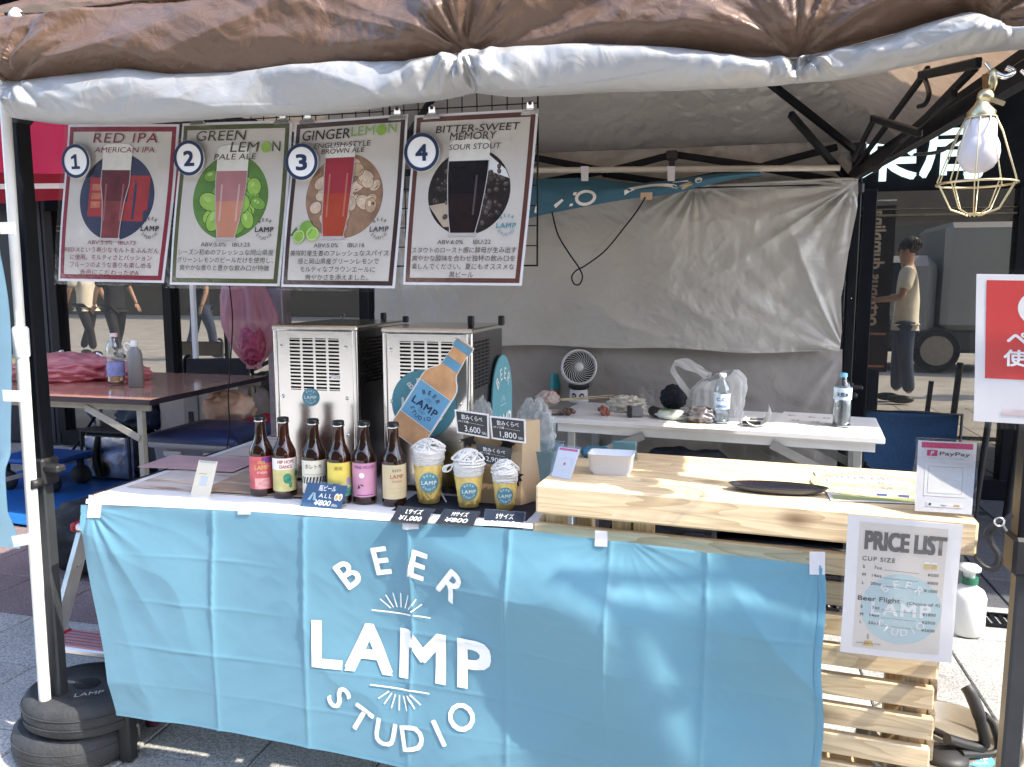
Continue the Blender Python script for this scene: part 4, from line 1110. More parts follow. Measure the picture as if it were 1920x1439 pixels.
# card holder behind tray
c = P(1165, 872, z=CZ); c.y += .06
h_ = thing("card_holder", "clear acrylic holder with teal business cards behind the white tray", "card holder", c)
build(MB(clear).box(c + V(0, -.012, .025), (.062, .002, .05)).box(c + V(0, .02, .03), (.062, .002, .06)).box(c + V(.03, .004, .02), (.002, .03, .04)), "holder", h_)
build(MB(teal).box(c + V(0, .003, .022), (.056, .018, .04), ch=.001), "cards", h_)
build(MB(M("blue_cloth_item", (.04, .16, .26), .6)).box(c + V(-.07, .01, .012), (.07, .05, .024), ch=.01), "blue_pouch", cat="pouch", label="folded blue pouch left of the acrylic card holder", origin=c + V(-.07, .01, 0))
# black oval plate
c = P(1458, 924, z=CZ); pm_ = MB(M("black_glaze", (.03, .033, .045), .22, coat=.5, var=.2))
pm_.lathe([(.001, .004), (.06, .004), (.082, .009), (.095, .016), (.097, .0155), (.084, .006), (.062, 0), (.001, 0)], c, 40, sx=1., sy=.33, cap=False)
build(pm_, "oval_plate", cat="plate", label="long oval black plate lying on the sunlit counter", origin=c)
# laminated yellow flyer
o, D, W, H, fn = card("yellow_flyer", "laminated yellow and white flyer lying flat on the counter", "flyer", P(1525, 882, z=CZ + .004), P(1725, 893, z=CZ + .006), P(1722, 945, z=CZ + .003), P(1558, 938, z=CZ + .003), lamw, .001)
ye = M("yellow_print", (.8, .74, .34), .35, var=.06, coat=.4)
D.ring(W * .5, H * .56, H * .36, H * .46, ye, .0005, "printed_ring"); D.rect(W * .1, H * .44, W * .9, H * .58, ye, .0004, "printed_ring"); D.rect(W * .04, H * .03, W * .96, H * .16, M("olive_print", (.3, .33, .14), .4), .0005, "printed_panel")
for i, s_ in enumerate(("岡山駅前で", "ビール飲み", "くらべ祭り")): D.text(s_, W * .5, H * (.76 - i * .17), H * .1, M("grey_text", (.3, .3, .3), .6, var=0), .0009, bold=.01)
D.rect(W * .55, H * .18, W * .66, H * .26, M("navy_print", (.05, .07, .2), .5), .0007, "printed_panel"); D.rect(W * .78, H * .18, W * .9, H * .26, M("navy_print", (.05, .07, .2), .5), .0007, "printed_panel")
D.done(o)

# ================================================================ POSTERS ON THE WIRE GRID
gY = 1.645
gr = thing("wire_grid", "black wire grid panels hung along the stall front to hold the posters", "wire grid", (-.9, gY, 1.25))
gz1 = 1.672; gz0 = 1.305
for (xa, xb) in ((-1.46, -.70), (-.685, -.362)):
    b_ = MB(black); b_.tube([(xa, gY, gz1), (xb, gY, gz1), (xb, gY, gz0), (xa, gY, gz0), (xa, gY, gz1)], .0028, 6)
    n = max(2, round((xb - xa) / .032))
    for k in range(1, n): b_.tube([(lerp(xa, xb, k / n), gY, gz0), (lerp(xa, xb, k / n), gY, gz1)], .0013, 5)
    m_ = 9
    for k in range(1, m_): b_.tube([(xa, gY - .002, lerp(gz0, gz1, k / m_)), (xb, gY - .002, lerp(gz0, gz1, k / m_))], .0013, 5)
    build(b_, "grid_panel", gr)
b_ = MB(black)
for x in (-1.4, -1.0, -.72, -.4): b_.tube([(x, gY, gz1), (x + .01, 1.62, 1.78), (x, 1.6, 1.84)], .002, 5)
build(b_, "hanger", gr)

PC = [(.24, .012, .035), (.085, .095, .03), (.045, .02, .02), (.12, .04, .028)]
PQ = [((125, 233), (336, 233), (307, 531), (108, 527)), ((339, 231), (548, 226), (524, 537), (317, 534)), ((551, 229), (765, 214), (740, 541), (526, 538)), ((776, 216), (1010, 204), (978, 536), (755, 534))]
TXT = [
 (("RED IPA",), ("AMERICAN IPA",), "ABV:5.5%   IBU:73", ("RED-Xという希少なモルトをふんだん", "に使用。モルティさとパッション", "フルーツのような香りも楽しめる", "赤色にこだわったIPA")),
 (("GREEN", "LEM  N"), ("PALE ALE",), "ABV:5.0%   IBU:25", ("シーズン初めのフレッシュな岡山県産", "グリーンレモンのビールだけを使用し、", "爽やかな香りと豊かな飲み口が特徴")),
 (("GINGER LEM  N",), ("ENGLISH-STYLE", "BROWN ALE"), "ABV:5.0%     IBU:16", ("美咲町産生姜のフレッシュなスパイス", "感と岡山県産グリーンレモンで", "モルティなブラウンエールに", "爽やかさを添えました。")),
 (("BITTER-SWEET", "MEMORY"), ("SOUR STOUT",), "ABV:6.0%     IBU:22", ("スタウトのロースト感に酵母が生み出す", "爽やかな酸味を合わせ独特の飲み口を", "楽しんでください。夏にもオススメな", "黒ビール")),
]
NAMES = ["red framed beer poster numbered 1 with dark red beer, leftmost on the wire grid", "olive framed beer poster numbered 2 with green limes round a peach beer", "dark framed beer poster numbered 3 with ginger roots round an amber beer", "brown framed beer poster numbered 4 with black stout, rightmost on the grid"]
limes = [M("lime_a", (.18, .36, .05), .4, var=.2, scale=30), M("lime_b", (.3, .5, .08), .4, var=.2, scale=30), M("lime_c", (.1, .22, .04), .4, var=.2, scale=30)]
gings = [M("ginger_a", (.5, .33, .2), .6, var=.3, scale=40), M("ginger_b", (.62, .46, .32), .6, var=.3, scale=40), M("ginger_c", (.3, .17, .1), .6, var=.3, scale=40)]
beans = [M("bean_a", (.05, .035, .03), .3, var=.4, scale=90), M("bean_b", (.09, .065, .055), .3, var=.4, scale=90), M("bean_c", (.02, .015, .014), .3, var=.4, scale=90)]
reds = [M("sign_red", (.35, .02, .025), .5, var=.2, scale=30), M("sign_navy", (.02, .025, .07), .5), M("sign_orange", (.5, .15, .08), .5, var=.3, scale=80)]
limeg = M("lime_text", (.25, .45, .12), .5, var=.1); leafg = M("leaf_print", (.06, .14, .05), .5, var=.3)
foamp = M("foam_print", (.82, .79, .72), .5, var=.06, scale=60); glassp = M("glass_print", (.5, .46, .45), .25, var=.1, scale=30)
bcol = [(M("beer_red_print", (.13, .02, .03), .25, coat=.3, var=.3, scale=20), M("beer_pinkish_print", (.2, .04, .045), .25, var=.3, scale=30)), (M("beer_mauve_print", (.45, .2, .2), .25, var=.1), M("beer_peach_print", (.58, .25, .16), .25, var=.1)),
        (M("beer_crimson_print", (.36, .035, .05), .25, var=.15), M("beer_amber_print", (.42, .06, .03), .25, var=.15)), (M("beer_black_print", (.012, .009, .012), .2, var=.3), M("beer_brown_print", (.02, .01, .011), .2))]
for i in range(4):
    q = [P(*a, y=1.6 + (.004 if k > 1 else 0)) for k, a in enumerate(PQ[i])]
    o, D, W, H, fn = card("beer_poster", NAMES[i], "poster", q[0], q[1], q[2], q[3], lamw, .005, group="beer posters on the wire grid")
    fc = M("poster_frame_%d" % i, PC[i], .3, var=.06, coat=.5)
    fw_ = W * .02
    D.frame(fw_, fw_, W - fw_, H - fw_, W * .036, fc, .0006, "printed_border")
    D.rect(fw_ + W * .03, fw_ + W * .03, W - fw_ - W * .03, H - fw_ - W * .03, beige, .0004)
    cx_, cy_, R_ = W * .5, H * .545, W * .335
    mats = (reds, limes, gings, beans)[i]
    D.disc(cx_, cy_, R_, (reds[1], limes[2], gings[2], beans[2])[i], .0008, "picture", 48, ry=R_)
    rnd = random.Random(i + 3)
    if i == 0:
        for (x0, y0, x1, y1, mm) in ((-.75, -.45, -.35, .45, 0), (.3, -.3, .85, .5, 0), (.1, -.55, .75, -.1, 0), (-.68, .15, -.42, .3, 2), (-.68, -.05, -.42, .1, 2), (-.68, -.25, -.42, -.1, 2), (.45, -.5, .52, .4, 1)):
            D.rect(cx_ + x0 * R_, cy_ + y0 * R_, cx_ + x1 * R_, cy_ + y1 * R_, reds[mm], .0009 + .0001 * mm, "picture")
    else:
        n = (26, 34, 150)[i - 1]
        for k in range(n):
            rr_ = ((.3, .22, .085)[i - 1]) * R_ * rnd.uniform(.7, 1.1); a = rnd.uniform(0, 2 * pi); dd = (R_ - rr_) * sqrt(rnd.random()) * .99
            ex, ey, ea = rr_ * rnd.uniform(.8, .98), rr_ * rnd.uniform(.6, .8), rnd.uniform(0, 3); px_, py_ = cx_ + dd * cos(a), cy_ + dd * sin(a)
            D.disc(px_, py_, ex * 1.08, (None, M("lime_shade", (.03, .08, .015), .5), M("ginger_shade", (.14, .07, .04), .6), M("bean_shade", (.008, .006, .006), .4))[i], .0009 + .000008 * k, "picture", 12, ry=ey * 1.1, a=ea)
            D.disc(px_, py_, ex, rnd.choice(mats[:2]), .00093 + .000008 * k, "picture", 14, ry=ey, a=ea)
            D.disc(px_ - ex * .2, py_ + ey * .3, ex * .4, (None, M("lime_light", (.42, .62, .18), .3), M("ginger_light", (.7, .56, .42), .5), M("bean_light", (.2, .16, .15), .3))[i], .00096 + .000008 * k, "picture", 8, ry=ey * .3, a=ea)
    if i == 3: D.poly([(cx_ - R_ * .95, cy_ - R_ * .3), (cx_ - R_ * .3, cy_ - R_ * .2), (cx_ - R_ * .2, cy_ - R_ * .8), (cx_ - R_ * .55, cy_ - R_ * .8)], M("pale_wood_print", (.48, .38, .28), .5), .002, "picture"); D.poly([(cx_ + R_ * .25, cy_ + R_ * .55), (cx_ + R_ * .95, cy_ + R_ * .3), (cx_ + R_ * .85, cy_ + R_ * .5), (cx_ + R_ * .35, cy_ + R_ * .9)], paper, .002, "picture")
    # glass of beer
    h0 = .0022; gx = cx_ + (-.02, 0, -.06, -.02)[i] * W
    tw, mw, bw = ((.13, .085, .095), (.14, .12, .09), (.13, .12, .105), (.165, .15, .12))[i]
    by, ty, fy = cy_ - R_ * 1.02, cy_ + R_ * 1.2, cy_ + R_ * (.62, .62, .92, .72)[i]
    by += H * .0
    D.poly([(gx - bw * W, by), (gx + bw * W, by), (gx + bw * W * .95, by + H * .025), (gx - bw * W * .95, by + H * .025)], glassp, h0, "picture")
    mid_y = lerp(by, fy, .45)
    ww = ((.085, .1), (.105, .125), (.112, .12), (.13, .15))[i]
    prf = [(0, bw * .86), (.25, ww[0]), (.55, ww[1]), (.8, tw * .985), (1., tw)]
    zs = [lerp(by + H * .02, fy, t_) for t_, _w in prf]
    for k, m_ in ((0, 1), (2, 0)):
        pr2 = list(zip(zs, [w__ for _t2, w__ in prf]))[k:k + 3]
        D.poly([(gx - w__ * W, z_) for z_, w__ in reversed(pr2)] + [(gx + w__ * W, z_) for z_, w__ in pr2], bcol[i][m_], h0 + .0002, "picture")
    D.poly([(gx - tw * W, fy), (gx + tw * W, fy), (gx + tw * W * 1.02, ty - H * .02), (gx + tw * W * .8, ty), (gx, ty + H * .006), (gx - tw * W * .8, ty), (gx - tw * W * 1.02, ty - H * .02)], foamp, h0 + .0003, "picture")
    for sg in (-1, 1):
        for k in range(4): D.line(gx + sg * prf[k][1] * W, zs[k], gx + sg * prf[k + 1][1] * W, zs[k + 1], W * .007, glassp, h0 + .0005, "picture")
        D.poly([(gx + sg * W * (.3 + .35) * .1, zs[1]), (gx + sg * W * .08, zs[1]), (gx + sg * W * .085, zs[3]), (gx + sg * W * .07, zs[3])][::1 if sg > 0 else -1], M('beer_sheen_%d' % i, [(.3, .1, .1), (.6, .4, .36), (.5, .16, .12), (.1, .08, .09)][i], .2), h0 + .0006, 'picture') if i != 3 or sg > 0 else None
    if i == 2:
        for (a, b, r_, mm) in ((.2, .36, .06, 0), (.14, .31, .055, 1), (.26, .325, .058, 1)):
            D.disc(W * a, H * b, W * r_, limes[mm], .004, "picture", 20, ry=W * r_)
            if mm: D.ring(W * a, H * b, W * r_ * .8, W * r_ * .88, M("pale_lime", (.6, .7, .4), .5), .0042, "picture", 20)
        for k in range(7): D.poly([(W * .08, H * .335), (W * (.05 + .01 * k), H * (.31 + .01 * k)), (W * (.1 + .005 * k), H * .32)], leafg, .0038, "picture")
    fcx = M("poster_ink_%d" % i, [(.2, .012, .03), (.05, .06, .02), (.03, .015, .012), (.05, .025, .02)][i], .5, var=0)
    T_, S_, ab, ls = TXT[i]
    if i == 0: D.text(T_[0], W * .54, H * .885, H * .062, fcx, .003, bold=.004, shear=.12, width=W * .58, sp=1.1); D.text(S_[0], W * .54, H * .825, H * .034, fcx, .003, bold=.003, shear=.1, width=W * .54)
    if i == 1:
        D.text("GREEN", W * .38, H * .89, H * .062, fcx, .003, bold=.004, shear=.12, width=W * .46); D.text("LEM", W * .6, H * .82, H * .062, fcx, .003, bold=.004, shear=.12, width=W * .26); D.text("N", W * .88, H * .82, H * .062, fcx, .003, bold=.004, width=W * .07)
        D.disc(W * .79, H * .845, W * .042, limes[1], .003, "lime_slice", 24, ry=W * .042); D.text("PALE ALE", W * .52, H * .775, H * .036, fcx, .003, shear=.1, bold=.003, width=W * .38)
    if i == 2:
        D.text("GINGER", W * .3, H * .885, H * .06, fcx, .003, bold=.008, shear=.08, width=W * .43); D.text("LEM", W * .625, H * .895, H * .056, limeg, .003, bold=.004, width=W * .2); D.text("N", W * .88, H * .9, H * .056, limeg, .003, bold=.006, width=W * .07)
        D.disc(W * .785, H * .92, W * .042, limes[1], .003, "lime_slice", 24, ry=W * .042); D.text(S_[0], W * .45, H * .835, H * .032, fcx, .003, shear=.1, bold=.004, width=W * .5); D.text(S_[1], W * .46, H * .8, H * .03, fcx, .003, shear=.1, bold=.006, width=W * .38)
    if i == 3: D.text(T_[0], W * .53, H * .89, H * .042, fcx, .003, bold=.008, shear=.1, width=W * .68); D.text(T_[1], W * .5, H * .845, H * .045, fcx, .003, bold=.004, shear=.1, width=W * .38); D.text(S_[0], W * .52, H * .79, H * .033, fcx, .003, bold=.004, shear=.1, width=W * .42)
    D.text(ab, W * .5, H * .243, H * .026, fcx, .003, bold=.001, width=W * .44)
    for k, s_ in enumerate(ls): D.text(s_, W * .5, H * (.193 - k * .0485), H * .0285, fcx, .003, bold=.003, width=min(W * .865, len(s_) * W * .0505))
    D.logo(W * .83, H * .35, W * .155, (ink, ink, gi, teal)[i], .003, "small_logo", False)
    # round number badge
    bx, by2 = [(143, 303), (355, 297), (566, 304), (791, 286)][i]; bp_ = P(bx, by2, y=1.59)
    bd = thing  # badge is stuck to the poster: a part
    r_ = .0385
    F2 = lambda x, y, h: V(bp_.x + x, bp_.y - h, bp_.z + y)
    b2 = MB(paper); b2.prism([(r_ * cos(2 * pi * k / 40), r_ * sin(2 * pi * k / 40)) for k in range(40)], F2, .002, paper); bo = build(b2, "number_badge", o)
    D2 = Draw(F2); D2.ring(0, 0, r_ * .8, r_ * .99, navyink, .0025, "badge_ring"); D2.text(str(i + 1), 0, -r_ * .42, r_ * .84, navyink, .0025, "badge_numeral", bold=.04, width=r_ * .62 if i else None)
    if not i:
        D2.rect(-r_ * .3, -r_ * .46, r_ * .3, -r_ * .3, navyink, .0027, "badge_numeral"); D2.poly([(-r_ * .3, r_ * .26), (-r_ * .3, r_ * .12), (-r_ * .02, r_ * .2), (-r_ * .02, r_ * .4)], navyink, .0027, "badge_numeral")
    D2.done(bo)
    D.done(o)
    build(sheet(MB(lamin), lambda x, y, h: fn(lerp(-.008, W + .008, x / W), lerp(-.008, H + .006, y / H), h + .0045), W, H, .0004, lamin, 10, 10), "laminate_film", o)

def clip(px, py, i):
    c = P(px, py, y=1.592); b = MB(chrome)
    b.prism([(-.018, -.004), (.018, -.004), (.014, .004), (-.014, .004)], lambda x, y, h: c + V(x, -h, y), .006); b.prism([(-.008, .004), (.008, .004), (.006, .02), (.003, .026), (-.003, .026), (-.006, .02)], lambda x, y, h: c + V(x, -h + .001 + y * .2, y), .002)
    b.prism([(-.008, .004), (.008, .004), (.006, .02), (-.006, .02)], lambda x, y, h: c + V(x, .004 - h - y * .2, y), .002); b.tube([c + V(-.008, -.003, .006), c + V(.008, -.003, .006)], .002, 6)
    b.lathe([(.001, 0), (.0035, 0), (.0035, .001), (.001, .001)], c + V(0, -.002, .018), 12, mat=ink, R=Matrix.Rotation(pi / 2, 3, 'X'))
    o = build(b, "bulldog_clip", cat="clip", label=["steel bulldog clip at the left corner of the olive poster", "steel bulldog clip at the right corner of the olive poster", "steel bulldog clip at the left corner of the ginger roots poster", "steel bulldog clip at the right corner of the ginger roots poster", "steel bulldog clip at the left corner of the black stout poster", "steel bulldog clip at the right corner of the black stout poster"][i], group="bulldog clips holding the posters", origin=c)
for i, q in enumerate(((372, 231), (530, 229), (577, 229), (745, 222), (810, 220), (994, 212))): clip(*q, i)

# ================================================================ BEER DISPENSERS
dark_in = M("vent_darkness", (.006, .006, .008), .8, var=0)
def dispenser(x0, x1, y0, dep, z1, label, sticker):
    t = thing("beer_dispenser", label, "beer dispenser", ((x0 + x1) / 2, y0, TZ), 0, "stainless beer dispensers on the table")
    w_ = x1 - x0; z0 = TZ + .02
    b = MB(steel)
    # front face built round four columns of vent slots
    cols = [x0 + w_ * (.2 + .155 * k) for k in range(4)]; cw = w_ * .125; rows = 14; zt = z1 - .032; pitch = .0093
    fy = y0
    b.box((x0 + .006 + (cols[0] - x0 - .006) / 2, fy + .004, (z0 + z1 - .012) / 2), (cols[0] - x0 - .006, .008, z1 - z0 - .012))
    xr = cols[3] + cw
    b.box(((xr + x1 - .006) / 2, fy + .004, (z0 + z1 - .012) / 2), (x1 - .006 - xr, .008, z1 - z0 - .012))
    zb = zt - rows * pitch
    b.box(((cols[0] + xr) / 2, fy + .004, (zt + z1 - .012) / 2), (xr - cols[0], .008, z1 - .012 - zt)); b.box(((cols[0] + xr) / 2, fy + .004, (z0 + zb) / 2), (xr - cols[0], .008, zb - z0))
    for k in range(3): xa = cols[k] + cw; xb = cols[k + 1]; b.box(((xa + xb) / 2, fy + .004, (zt + zb) / 2), (xb - xa, .008, zt - zb))
    for k in range(4):
        for r in range(rows + 1): b.box((cols[k] + cw / 2, fy + .0035, zt - r * pitch), (cw, .007, .0042))
    build(b, "front_panel", t)
    build(MB(dark_in).box(((cols[0] + xr) / 2, fy + .03, (zt + zb) / 2), (xr - cols[0], .002, zt - zb)), "vent_cavity", t)
    b = MB(steel)
    for xx in (x0 + .003, x1 - .003): b.lathe([(.009, 0), (.009, z1 - z0 - .006)], (xx + (.004 if xx < x0 + .1 else -.004), fy + .006, z0), 14)
    b.box(((x0 + x1) / 2, fy + dep / 2, z1 - .004), (w_ + .006, dep + .01, .014), ch=.004)
    build(b, "casing_frame", t)
    sidem = M("dark_steel_side", (.12, .115, .12), .25, .9, var=.1)
    # side with vents
    b = MB(sidem); b.box((x1 - .004, fy + dep * .5 + .01, (z0 + z1 - .01) / 2), (.006, dep - .02, z1 - z0 - .012)); b.box((x0 + .004, fy + dep * .5 + .01, (z0 + z1 - .01) / 2), (.006, dep - .02, z1 - z0 - .012)); b.box(((x0 + x1) / 2, fy + dep, (z0 + z1) / 2), (w_ - .01, .006, z1 - z0 - .02))
    build(b, "side_panel", t)
    b = MB(dark_in)
    for k in range(4):
        for r in range(13): b.box((x1 - .0005, fy + .045 + k * .034, zt - .002 - r * pitch), (.002, .026, .0055))
    build(b, "side_vent", t)
    b = MB(chrome)
    for xx in (x0 + w_ * .1, x1 - w_ * .13):
        for zz in (zt - .02, zb - .02, z0 + .12): b.lathe([(.001, .004), (.003, .0038), (.0048, .001), (.005, 0)], (xx, fy, zz), 12, R=Matrix.Rotation(pi / 2, 3, 'X'))
    for o_ in [b]: build(o_, "screw", t)
    b = MB(blackp)
    for xx in (x0 + .02, x1 - .02):
        for yy in (fy + .03, fy + dep - .03): b.box((xx, yy, TZ + .0125), (.025, .025, .02), ch=.003)
    build(b, "foot", t)
    for xx, yy, hh in sticker:
        build(MB(blackp).box((xx, yy, z1 + .003 + hh / 2), (.016, .014, hh), ch=.003), "peg", t)
    return t
dy = 1.86
xa0, xa1 = P(511, 612, y=dy).x, P(668, 612, y=dy).x
xb0, xb1 = P(716, 614, y=dy).x, P(884, 618, y=dy).x
z1a = 1.158
d1 = dispenser(xa0, xa1, dy, .34, z1a, "left stainless beer dispenser with a small round blue sticker", [(P(714, 600, y=2.15).x, 2.17, .022)])
d2 = dispenser(xb0, xb1, dy, .29, z1a - .003, "right stainless beer dispenser with large round sign and arched side sign", [(P(763, 600, y=2.13).x, 2.12, .018), (P(883, 600, y=1.95).x, 1.95, .028), (P(938, 600, y=2.02).x, 2.03, .026)])
def roundel(root, c, r, name, mat=teal, W=None, off=.001):
    F = lambda x, y, h: V(c.x + x, c.y - off - h, c.z + y)
    b = MB(mat); b.prism([(r * cos(2 * pi * k / 48), r * sin(2 * pi * k / 48)) for k in range(48)], F, .0015, mat); o = build(b, name, root)
    D = Draw(lambda x, y, h: F(x, y, h + .002)); D.logo(0, 0, W or r * 1.45, whiteink, 0); D.done(o); return o
roundel(d1, P(583, 745, y=dy), .0235, "round_sticker")
roundel(d2, P(795, 757, y=dy), .085, "round_sign", W=.115)
q = P(628, 707, y=dy); scr = MB(paper); scr.prism([(-.013, .003), (-.004, .006), (.004, .003), (.012, .006), (.013, -.001), (.008, -.006), (.0, -.003), (-.01, -.005)], lambda x, y, h: V(q.x + x, dy - .0005 - h, q.z + y), .0006); o_ = build(scr, "torn_sticker", d1); o_["label"] = "torn remains of a white sticker"
hs_ = MB(blackp); hs_.tube(spline([V(xa1 + .02, dy + .3, z1a - .04), V(xa1 + .03, dy + .25, .98), V(xa1 + .02, dy + .28, .85), V(xa1 + .03, dy + .2, TZ + .01)], 6), .005, 8); build(hs_, "hose", d1)
# arched sign on the right side
ax = xb1 + .004
ac = P(940, 760, x=ax)
F = lambda x, y, h: V(ax + h, ac.y + x, ac.z + y)
pts = [(.105 * sin(a), .02 + .12 * cos(a)) for a in [radians(-90 + 7.5 * k) for k in range(25)]]; pts = [(.105, -.16)] + list(reversed(pts)) + [(-.105, -.16)]
b = MB(teal); b.prism(pts, F, .004, teal); so_ = build(b, "arched_sign", d2)
D = Draw(lambda x, y, h: F(x, y, .005 + h)); D.arc("BEER", 0, -.0, .074, .034, whiteink, -40, 40); D.text("LAMP", 0, -.08, .058, whiteink, bold=.02, width=.17)
for k in range(7): a = radians(-66 + 22 * k); D.line(sin(a) * .012, .005 + cos(a) * .012, sin(a) * .024, .005 + cos(a) * .024, .0015, whiteink, .0008)
D.line(-.03, .002, .03, .002, .0015, whiteink, .0008); D.done(so_)
# bottle cut-out leaning in front
bc = P(815, 735, y=1.80); bang = radians(-33.5)
cut = thing("bottle_cutout", "flat painted bottle sign tilted across the right dispenser", "bottle sign", bc + V(0, 0, -.1))
u_ = P(870, 655, y=1.80) - P(772, 808, y=1.80); L_b = 1.17 * u_.length; ba = atan2(u_.x, u_.z)
def Fb(x, y, h): return V(bc.x + x * cos(ba) + y * sin(ba), bc.y - h, bc.z - x * sin(ba) + y * cos(ba))
k_ = L_b / 2
hw = .33 * k_ / 1.0
prof = [(-1, .78), (-.96, .95), (-.9, 1), (.12, 1), (.22, .96), (.3, .84), (.38, .62), (.45, .5), (.84, .42), (.85, .52), (.99, .5), (1, .44)]
outl = [(hw * b_, k_ * a) for a, b_ in prof] + [(-hw * b_, k_ * a) for a, b_ in reversed(prof)]
orange = M("painted_amber", (.6, .33, .16), .6, var=.35, scale=14, dirt=.3); bluep = M("painted_blue", (.13, .33, .5), .6, var=.12, scale=18)
b = MB(paper); b.prism([(x * 1.05, y * 1.015) for x, y in outl], Fb, .003, paper); build(b, "board", cut)
D = Draw(lambda x, y, h: Fb(x, y, h + .003)); D.poly(outl, orange, .0005, "painted_bottle")
D.rect(-hw * .99, -k_ * .62, hw * .99, k_ * .05, bluep, .001, "painted_label"); D.frame(-hw * .99, -k_ * .62, hw * .99, k_ * .05, .0012, paper, .0014, "painted_label")
D.rect(-hw * .46, k_ * .5, hw * .46, k_ * .66, bluep, .001, "painted_label"); D.poly([(-hw * .5, k_ * .85), (hw * .5, k_ * .85), (hw * .5, k_ * .98), (-hw * .5, k_ * .98)], bluep, .001, "painted_label")
D.logo(0, -k_ * .3, hw * 1.5, navyink, .0015); D.done(cut)
build(MB(white).tube([Fb(0, -k_ * .9, -.001), V(bc.x - .01, 1.84, TZ + .002)], .0025, 6).tube([Fb(0, -k_ * .9, -.001), V(bc.x + .03, 1.79, TZ + .002)], .002, 6), "support_wire", cut)

# ================================================================ BOTTLES
amber = bpy.data.materials.new("amber_glass"); amber.use_nodes = True
_b = amber.node_tree.nodes["Principled BSDF"]; _b.inputs["Base Color"].default_value = (.03, .011, .005, 1); _b.inputs["Roughness"].default_value = .06; _b.inputs["Coat Weight"].default_value = 1; _b.inputs["Specular IOR Level"].default_value = .8
_t = amber.node_tree.nodes.new("ShaderNodeBsdfTransparent"); _t.inputs[0].default_value = (.42, .16, .06, 1); _m = amber.node_tree.nodes.new("ShaderNodeMixShader"); _m.inputs[0].default_value = .62
amber.node_tree.links.new(_t.outputs[0], _m.inputs[1]); amber.node_tree.links.new(_b.outputs[0], _m.inputs[2]); amber.node_tree.links.new(_m.outputs[0], amber.node_tree.nodes["Material Output"].inputs[0])
capm = M("black_cap", (.03, .03, .03), .3, .6); 
BP = [(.001, .001), (.026, 0), (.0285, .004), (.029, .01), (.029, .108), (.0275, .118), (.022, .130), (.0165, .142), (.0137, .156), (.0125, .185), (.0122, .19)]
LB = [(M("label_rose", (.62, .12, .13), .5, var=.35, scale=30), "brown beer bottle with crimson label, nearest the cream note card"),
      (M("label_green_yellow", (.55, .5, .22), .5, var=.25, scale=30), "brown beer bottle with white and olive label showing a hop cone"),
      (M("label_ivory", (.7, .67, .55), .5, var=.05), "beer bottle with ivory katakana label and dark stripes"),
      (M("label_yellow", (.72, .6, .12), .5, var=.1), "beer bottle with bright yellow label behind the blue price card"),
      (M("label_pink", (.62, .3, .42), .5, var=.1), "brown beer bottle with pink label showing a white moon"),
      (M("label_cream", (.62, .52, .32), .5, var=.1), "brown beer bottle with cream label beside the largest cup")]
gold = M("gold_print", (.65, .45, .15), .4, .3); brick = M("brick_print", (.45, .12, .06), .6); greenp = M("green_print", (.05, .25, .15), .6, var=.4, scale=80)
purple = M("purple_print", (.2, .05, .22), .6)
